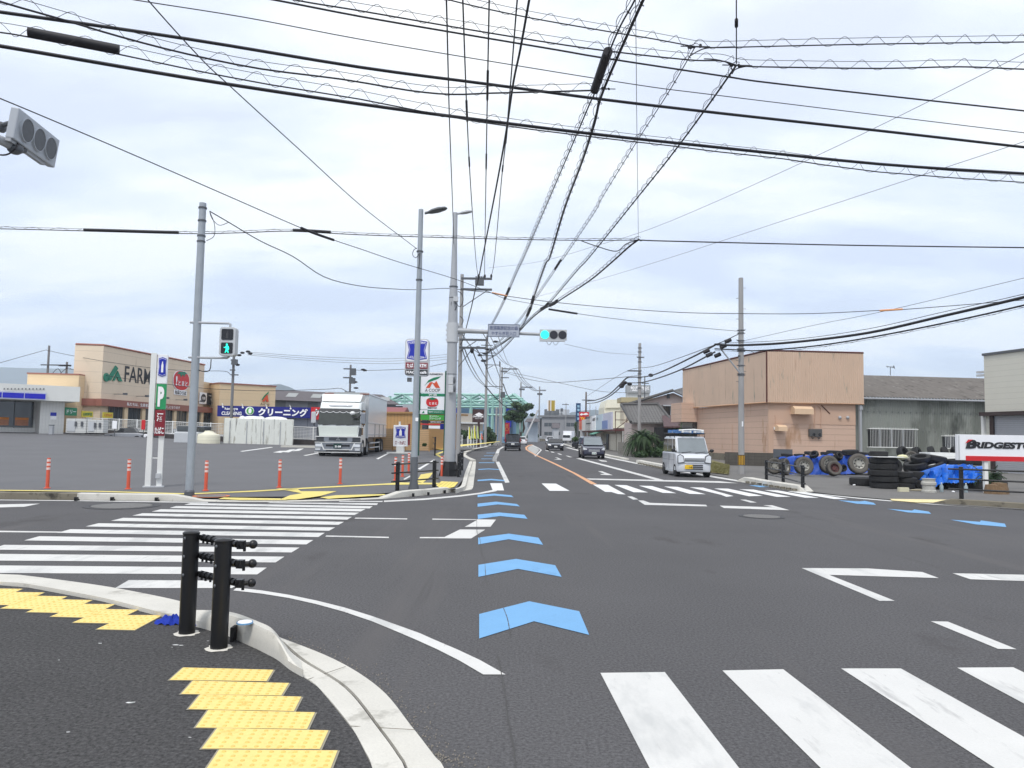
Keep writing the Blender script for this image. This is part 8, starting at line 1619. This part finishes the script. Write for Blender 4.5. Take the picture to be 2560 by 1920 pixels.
leafmass('kerbside_hedge', 'small dark hedge in a planter behind the dark minivan', [E(1438, 1098, 100, 7, .8, 5)], LEAFM, .12, 900, 'hedge', 13)
leafmass('small_shrub', 'small leafy plant by the left black railing with pinkish flowers', [E(1061, 1112, 52, 5, .3, 3)], LEAFM, .07, 400, 'shrub', 14)
# end of road retaining wall and far low houses
W = Wall(XY(1290, 225), XY(1470, 235)); b = wthing('far_wall', 'low grey wall closing the end of the road', 'wall', W); MB().box((0, 0, 0), (W.L, .4, .75)).build('blocks', CONCO, b)
rnd = random.Random(5)
for i, (x0, x1, yt_, Y_) in enumerate(((1385, 1398, 1070, 180), (1480, 1512, 1062, 175), (1500, 1520, 1050, 150), (1225, 1262, 1056, 180), (1322, 1346, 1068, 215))):
    W = Wall(XY(x0, Y_), XY(x1, Y_)); b = wthing('far_house', ('narrow pale shed before the far office block', 'low pale shop far behind the red roadside sign', 'grey gabled house far right of the road', 'flat pale building behind the concrete poles', 'grey-roofed house left of the far office block')[i], 'house', W)
    z_ = D(x0, yt_, Y_).z; MB().box((0, 0, 0), (W.L, 6, z_)).build('wall', (LGREY, MC['beige_wall'], MC['pale_grey_wall'], MC['house_white'], MC['pale_grey_wall'])[i], b); MB().prism([(-.3, -.4, z_), (-.3, 3, z_+1.2), (-.3, 6.3, z_)], (W.L+.6, 0, 0)).build('roof', DRF, b)
# ================================================================ OVERHEAD WIRES
def interp(pts, hs, n):
    """pixel polyline with a height at both ends -> 3D points"""
    k = len(pts); sm = smooth_path([(x, y, 0) for x, y in pts], n); tot = len(sm)-1; out = []
    for i, p in enumerate(sm):
        f = i/tot; j = min(int(f*(len(hs)-1)), len(hs)-2); u = f*(len(hs)-1)-j; h = lerp(hs[j], hs[j+1], u); out.append(P(p.x, p.y, h))
    return out
def interpY(pts, ys_, n):
    sm = smooth_path([(x, y, 0) for x, y in pts], n); out = []; a, b = sm[0], sm[-1]; ch = b-a
    for p in sm: f = (p-a).dot(ch)/ch.length_squared; out.append(D(p.x, p.y, 1/lerp(1/ys_[0], 1/ys_[1], f)))
    return out
def wirelen(pts): return sum((b-a).length for a, b in zip(pts[:-1], pts[1:]))
def wire(label, pts, r=.009, hs=None, ys_=None, n=40, m=None, lash=None, sleeves=(), cat='cable', name='overhead_cable', group='overhead cables'):
    """lash: (gap, wavelength): a messenger wire above with a lashing spiral between"""
    q = interp(pts, hs, n) if hs else interpY(pts, ys_, n)
    outf = lambda p: p[0] < 0 or p[0] > 2560 or p[1] < 0
    if outf(pts[0]): q = [q[0]+(q[0]-q[1]).normalized()*28]+q
    if outf(pts[-1]): q = q+[q[-1]+(q[-1]-q[-2]).normalized()*28]
    t = thing(name, label, cat, q[0], group=group); MB().tube(q, r, 6).build('cable', m or CABLE, t, world=True, smooth=True)
    if lash:
        g, wl = lash; g = g*.85 if ys_ else g; MB().tube([p+Vector((0, 0, g)) for p in q], .006, 4).build('messenger_wire', m or CABLE, t, world=True)
        L_ = wirelen(q); N_ = min(3600, int(L_/wl*12)); sp = []; seg = [0]
        for a, b in zip(q[:-1], q[1:]): seg.append(seg[-1]+(b-a).length)
        j = 0; rr = random.Random(len(label)); ph = 0
        for i in range(N_+1):
            s_ = L_*i/N_
            while j < len(q)-2 and s_ > seg[j+1]: j += 1
            u = (s_-seg[j])/max(1e-6, seg[j+1]-seg[j]); p = q[j].lerp(q[j+1], u); d = (q[j+1]-q[j]).normalized(); sd_ = d.cross(Vector((0, 0, 1))).normalized()
            ph = 2*math.pi*s_/wl+.8*math.sin(s_*.9/wl*.7); sp.append(p+Vector((0, 0, g*.5+g*.68*math.sin(ph)))+sd_*g*.62*math.cos(ph))
        MB().tube(sp, .0055 if not ys_ else .007, 3).build('lashing_spiral', m or CABLE, t, world=True)
    o_ = 1 if outf(pts[0]) else 0; tot = len(q)-1-o_-(1 if outf(pts[-1]) else 0)
    for f0, f1, rs in sleeves:
        a = int(f0*tot)+o_; b = max(a+1, int(f1*tot)+o_); pp = q[a:b+1]
        mb = MB(); mb.tube([p+Vector((0, 0, (lash[0]*.5 if lash else 0))) for p in pp], rs, 12); mb.build('sleeve', CABLE, t, world=True, smooth=True)
    return t
wire('thick black cable crossing high from the left edge, upper of two', [(-200, 5), (0, 30), (460, 96), (900, 168), (1225, 211), (1510, 249), (1800, 283), (2200, 327), (2560, 368), (2760, 390)], .03, hs=(8.8, 8.6))
wire('thickest black cable crossing the picture, lower of two', [(-200, 88), (0, 115), (193*2.38, 193), (900, 260), (1225, 303), (1510, 338), (1800, 369), (2197, 410), (2560, 434), (2760, 446)], .034, hs=(8.4, 8.2))
wire('spiral-lashed cable from the top left corner to the black splice sleeve', [(-200, -60), (0, 4), (160, 50), (301, 92), (468, 135), (651, 172), (854, 198), (1022, 226), (1128, 236), (1225, 233), (1380, 229), (1482, 226)], .016, hs=(8.2, 8.4), lash=(.14, .62))
wire('spiral-lashed cable with a long black sleeve at the far upper left', [(-120, 66), (0, 81), (69, 92), (298, 136), (468, 172), (671, 211), (900, 248), (1185, 303), (1470, 341), (1673, 364), (1800, 380), (1958, 397), (2197, 430), (2560, 456), (2700, 462)], .013, hs=(8.3, 8.1), lash=(.17, .68), sleeves=((.154, .231, .082),))
wire('thin wire crossing between the thick cables and the top edge', [(200, -25), (338, 0), (610, 43), (900, 98), (1225, 153), (1592, 212), (1800, 239), (2560, 332), (2700, 348)], .009, hs=(9, 9))
wire('medium black cable crossing from the top edge to the right edge', [(560, -22), (688, 0), (900, 41), (1144, 83), (1388, 124), (1510, 145), (1800, 189), (1958, 211), (2560, 277), (2700, 292)], .017, hs=(9.2, 9.0))
wire('spiral-lashed cable from the top edge to the right-hand hanging joint', [(640, -20), (765, 5), (900, 27), (1185, 76), (1470, 121), (1714, 149), (1800, 152), (1841, 163)], .014, hs=(9.3, 9.3), lash=(.14, .6))
wire('spiral-lashed cable running right from the lower hanging joint', [(1841, 163), (1870, 166), (1958, 168), (2197, 171), (2400, 167), (2560, 173), (2700, 175)], .014, hs=(9.3, 9.0), lash=(.14, .6))
wire('highest spiral-lashed cable, ending at the upper hanging joint', [(1000, -40), (1124, 0), (1307, 41), (1510, 77), (1632, 97), (1738, 117)], .012, hs=(9.6, 9.6), lash=(.13, .55))
wire('spiral-lashed cable running right from the upper hanging joint', [(1738, 117), (1800, 119), (1919, 116), (2197, 110), (2560, 105), (2700, 104)], .012, hs=(9.6, 9.3), lash=(.13, .55))
for k, (pts, lab) in enumerate((([(1112, -60), (1116, 0), (1122, 244), (1126, 366), (1131, 500), (1136, 657)], 'leftmost of the near-vertical wires coming from overhead to the pole'), ([(1155, -60), (1157, 0), (1166, 252), (1175, 439), (1189, 640), (1196, 694)], 'second near-vertical wire from overhead to the pole crossarm'),
      ([(1224, -60), (1223, 0), (1217, 317), (1212, 640), (1212, 694)], 'third near-vertical wire from overhead to the pole crossarm'), ([(1300, -60), (1293, 0), (1268, 313), (1254, 447), (1237, 640), (1228, 694)], 'rightmost near-vertical wire from overhead to the pole crossarm'))):
    wire(lab, pts, .012, ys_=(9.6, 33.3), sleeves=((.42, .45, .022), (.55, .575, .02)) if k else ())
wire('wavy black cable coming from overhead to the pole switch box', [(1335, -60), (1323, 0), (1301, 122), (1284, 203), (1266, 325), (1246, 439), (1213, 610), (1196, 698), (1190, 717), (1177, 774), (1158, 847), (1150, 862)], .018, ys_=(9.6, 33.3), n=60)
DG_ = dict(n=60)
wire('spiral-lashed cable with the big black sleeve, leftmost of the diagonal group', [(1610, -60), (1587, 0), (1551, 65), (1520, 138), (1486, 234), (1474, 260), (1429, 366), (1368, 508), (1311, 640), (1294, 676), (1267, 739), (1247, 781), (1222, 830), (1214, 868)], .016, ys_=(10.5, 70), lash=(.14, .55), sleeves=((.231, .308, .085), (.76, .80, .06)), **DG_)
wire('thick lashed cable, second of the diagonal group', [(1640, -60), (1608, 0), (1510, 222), (1486, 309), (1457, 399), (1413, 517), (1376, 640), (1364, 660), (1334, 746), (1326, 774), (1299, 822), (1240, 870), (1214, 882)], .026, ys_=(10.5, 70), lash=(.14, .6), sleeves=((.667, .70, .08), (.75, .79, .08)), **DG_)
wire('lashed cable from the upper hanging joint, third of the diagonal group', [(1738, 117), (1673, 228), (1592, 354), (1506, 493), (1490, 525), (1413, 640), (1402, 654), (1383, 683), (1340, 745), (1290, 812), (1214, 890)], .012, ys_=(15, 80), lash=(.13, .55), sleeves=((.6, .69, .05),), **DG_)
wire('thick lashed cable from the lower hanging joint, fourth of the diagonal group', [(1841, 163), (1760, 278), (1680, 386), (1592, 496), (1476, 640), (1443, 676), (1370, 762), (1350, 777), (1316, 809), (1270, 850), (1214, 885)], .022, ys_=(15, 80), lash=(.13, .55), sleeves=((.6, .69, .09),), **DG_)
wire('bundled cable sagging from the middle junction, rightmost of the diagonal group', [(1596, 599), (1570, 619), (1530, 655), (1475, 701), (1402, 749), (1384, 762), (1364, 770), (1330, 795), (1290, 838), (1250, 880), (1214, 903)], .03, ys_=(24, 80), lash=(.14, .6), sleeves=((.444, .55, .09),), **DG_)
wire('horizontal lashed wire at mid height with two black sleeves', [(-120, 571), (0, 572), (240, 578), (470, 584), (600, 582), (732, 578), (900, 587), (1185, 596), (1453, 601), (1596, 600)], .014, hs=(7.4, 8.0), lash=(.06, .7), sleeves=((.222, .333, .05), (.556, .63, .05)), n=80)
wire('plain black wire continuing right from the middle junction', [(1596, 600), (1680, 603), (2118, 613), (2560, 619), (2700, 620)], .02, hs=(8.0, 7.6))
wire('thin straight wire dropping from above to the middle junction', [(1588, -60), (1590, 100), (1592, 300), (1596, 598)], .006, ys_=(11, 24))
wire('short hanging wire with insulator at the top right', [(1843, -80), (1841, 0), (1841, 60), (1841, 159)], .012, ys_=(13, 15.5), sleeves=((.62, .70, .035),))
wire('thin diagonal wire from the top edge down to the lamp post', [(330, -60), (370, 0), (500, 144), (578, 218), (753, 378), (900, 512), (1042, 622)], .009, ys_=(9, 22))
wire('thin wire from the left edge with a black sleeve near its middle', [(-120, 200), (0, 246), (285, 366), (570, 490), (753, 570), (834, 600), (900, 622), (1000, 656), (1136, 697), (1228, 732), (1270, 748), (1380, 768)], .009, ys_=(10, 30), sleeves=((.364, .455, .03),), n=70)
wire('orange-sleeved wire passing right behind the signal arm', [(1136, 722), (1160, 725), (1228, 732), (1266, 740), (1380, 755), (1538, 770), (1700, 781), (1845, 784), (2027, 784), (2200, 776), (2255, 774), (2560, 750), (2700, 738)], .014, ys_=(31, 26), n=70)
wire('slack cable from the pedestrian signal pole to the big signal pole', [(524, 528), (574, 557), (650, 602), (732, 641), (810, 692), (900, 715), (995, 723), (1047, 724), (1120, 721), (1134, 730)], .013, ys_=(18.8, 30))
wire('thin cable starting with a thick black end right of the poles', [(1372, 773), (1443, 784), (1538, 797), (1700, 815), (1845, 828)], .012, ys_=(33, 36), sleeves=((.0, .25, .045),))
wire('faint thin wire from beneath the signal head to the grey right-hand pole', [(1411, 860), (1506, 880), (1595, 887)], .012, ys_=(45, 70), m=CABG)
wire('faint grey wire rising to the right edge, upper of two', [(1221, 670), (1348, 654), (1475, 619), (1680, 551), (2100, 362), (2560, 134), (2700, 60)], .010, ys_=(60, 20), m=CABG)
wire('faint grey wire rising to the right edge, lower of two', [(1345, 741), (1475, 705), (1688, 640), (2100, 505), (2560, 354), (2700, 305)], .010, ys_=(60, 22), m=CABG)
wire('very thick black cable bundle sagging from the tall right pole, upper', [(1787, 861), (1850, 863), (1979, 856), (2171, 832), (2362, 789), (2560, 743), (2700, 705)], .055, ys_=(36, 24)); wire('thin support wire just above the thick right-hand bundle', [(1787, 859), (1979, 849), (2171, 822), (2362, 779), (2560, 735), (2700, 696)], .012, ys_=(36, 24))
wire('thick black cable sagging from the tall right pole, lower', [(1787, 872), (1850, 875), (1907, 876), (2075, 860), (2315, 817), (2560, 763), (2700, 726)], .032, ys_=(36, 24), lash=(-.09, 1.1))
wire('thin wire from the tall right pole rising to the right edge', [(1864, 851), (2040, 812), (2219, 776), (2560, 695), (2700, 660)], .009, ys_=(36, 24)); 
wire('thick cable from the tall right pole down to the grey pole, upper', [(1787, 863), (1730, 893), (1634, 937), (1570, 944)], .045, ys_=(36, 70)); wire('thick cable from the tall right pole down to the grey pole, lower', [(1787, 880), (1700, 925), (1615, 954), (1564, 957)], .04, ys_=(36, 70))
wire('thin lashed wire from the tall right pole to the far red sign', [(1845, 836), (1787, 862), (1644, 913), (1569, 927), (1468, 990)], .02, ys_=(36, 125)); wire('cable from the grey right pole to the brown-grey pole, upper', [(1570, 944), (1562, 949), (1523, 986), (1490, 1000), (1464, 1003)], .07, ys_=(70, 129)); wire('cable from the grey right pole to the brown-grey pole, lower', [(1564, 957), (1528, 988), (1495, 1005), (1464, 1009)], .06, ys_=(70, 129))
wire('long thin wire across the road to the grey right pole, upper', [(1258, 930), (1330, 950), (1390, 956), (1500, 948), (1598, 939)], .035, ys_=(120, 72), m=CABG); wire('long thin wire across the road to the shop row, falling right', [(1258, 928), (1340, 944), (1420, 962), (1500, 978), (1566, 982)], .035, ys_=(125, 100), m=CABG)
for k, (a, b_) in enumerate((((1212, 885), (1294, 922)), ((1222, 885), (1288, 922)), ((1238, 885), (1281, 922)))): wire('thin distribution wire between the first two far left poles, number %s' % ('one', 'two', 'three')[k], [(a[0]-10+k*6, a[1]-60), ((a[0]+b_[0])/2-4+k*5, a[1]+12), b_], .02, ys_=(34, 124), m=CABG)
for k in range(3): wire('thin distribution wire further down the left poles, strand %s' % ('one', 'two', 'three')[k], [(1281+k*7, 922), (1300+k*6, 951), (1319+k*6, 967)], .05, ys_=(125, 174), m=CABG); wire('thin distribution wire beyond the pine, strand %s' % ('one', 'two', 'three')[k], [(1319+k*6, 967), (1336+k*5, 977), (1351+k*6, 975)], .06, ys_=(174, 214), m=CABG)
for k, (pts, y2) in enumerate((([(1149, 850), (1165, 900), (1190, 945), (1213, 966)], 95), ([(1160, 868), (1175, 905), (1197, 945), (1216, 966)], 95), ([(1180, 874), (1195, 910), (1218, 950), (1235, 966), (1256, 975)], 120), ([(1190, 870), (1210, 905), (1226, 945), (1240, 964), (1256, 968)], 120), ([(1225, 870), (1236, 905), (1250, 945), (1256, 960)], 120), ([(1150, 825), (1165, 850), (1185, 874), (1208, 890)], 95), ([(1214, 966), (1235, 990), (1262, 1015), (1298, 1030)], 150), ([(1258, 960), (1270, 990), (1290, 1012), (1300, 1018)], 170))):
    wire('sagging service cable among the left roadside poles, strand %s' % ('one', 'two', 'three', 'four', 'five', 'six', 'seven', 'eight')[k], pts, .028 if y2 < 130 else .07, ys_=(34 if k < 6 else 95, y2))
for k in range(3): wire('parallel power line behind the pedestrian signal, %s' % ('upper', 'middle', 'lower')[k], [(618, 880+k*3.5), (760, 890+k*5), (900, 896+k*6), (1000, 896+k*6), (1130, 885+k*6)], .016, ys_=(62, 70), m=CABG)
wire('black wire from the left edge over the store to the signal pole, upper', [(-100, 935), (0, 907), (60, 890), (114, 875)], .022, ys_=(60, 75)); wire('black wire from the store pole past the tomato emblem', [(115, 875), (160, 885), (253, 902), (380, 920), (481, 927), (560, 928), (578, 938)], .022, ys_=(75, 61)); wire('black wire from the shorter pole across the green emblem', [(165, 921), (304, 945), (481, 968), (587, 975), (688, 977), (814, 973), (850, 971), (872, 982)], .024, ys_=(75, 60), n=60)
wire('looped black cable between the two poles behind the store', [(115, 955), (130, 935), (145, 922), (156, 940), (160, 960)], .03, ys_=(74, 75)); wire('second looped cable between the poles behind the store', [(70, 957), (100, 957), (130, 950), (165, 922), (178, 921)], .025, ys_=(74, 75))
wire('thin wire from the pole behind the truck to the pole sign', [(885, 925), (928, 926), (1013, 923)], .018, ys_=(59, 46)); wire('thin wire from the pole sign to the big signal pole, rising', [(1076, 916), (1124, 906), (1145, 902)], .016, ys_=(46, 33))
# joint hardware hanging in the wires
for (x, y), Y_, l in (((1738, 116), 15, 'small clamp cluster at the upper hanging joint'), ((1841, 163), 15.5, 'small clamp cluster at the lower hanging joint'), ((1510, 222), 19, 'small clamp beside the big black sleeve'), ((1596, 600), 24, 'clamp cluster at the middle wire junction')):
    t = thing('wire_clamp', l, 'clamp', D(x, y, Y_)); mb = MB(); [mb.ell((random.uniform(-.14, .14), 0, random.uniform(-.03, .03)), (.035, .03, .03), 6, 4) for _ in range(7)]; mb.tube([(-.3, 0, .0), (.3, 0, .0)], .012, 5); mb.build('fittings', CABLE, t)
wire('curved jumper joining the middle junction', [(1453, 602), (1490, 615), (1540, 628), (1565, 610), (1596, 600)], .015, ys_=(24, 24)); wire('curved jumper below the upper hanging joint', [(1725, 140), (1745, 128), (1770, 120), (1835, 117)], .012, ys_=(15, 15)); wire('curved jumper below the lower hanging joint', [(1830, 185), (1838, 174), (1855, 168), (1880, 164)], .012, ys_=(15.5, 15.5)); wire('reddish curved jumper left of the lower hanging joint', [(1760, 147), (1790, 149), (1820, 158), (1832, 178)], .012, ys_=(15.5, 15.5))
# orange protective sleeves
for a, b_, Y_, l in (((1230, 732), (1268, 740), 31, 'orange protective sleeve on the wire left of the signal head'), ((2200, 776.5), (2256, 773), 26.6, 'orange protective sleeve on the wire at the right')): t = thing('cable_sleeve', l, 'sleeve', D(*a, Y_)); MB().tube([D(*a, Y_-.02), D(*b_, Y_-.02)], .035, 8).build('tube', mat('orange_sleeve', S(225, 160, 110), .6), t, world=True)
# ---------------------------------------------------------------- haze
def haze():
    m = bpy.data.materials.new('haze'); m.use_nodes = True; t = m.node_tree; t.nodes.remove(t.nodes['Principled BSDF'])
    v = t.nodes.new('ShaderNodeVolumePrincipled'); v.inputs['Color'].default_value = (.80, .90, 1, 1); v.inputs['Density'].default_value = .00026
    t.links.new(v.outputs[0], t.nodes['Material Output'].inputs['Volume'])
    mb = MB(); mb.box((-4000, -40, -1.2), (4000, 4300, 330)); struct(mb.build('haze', m), 'stuff')
haze()
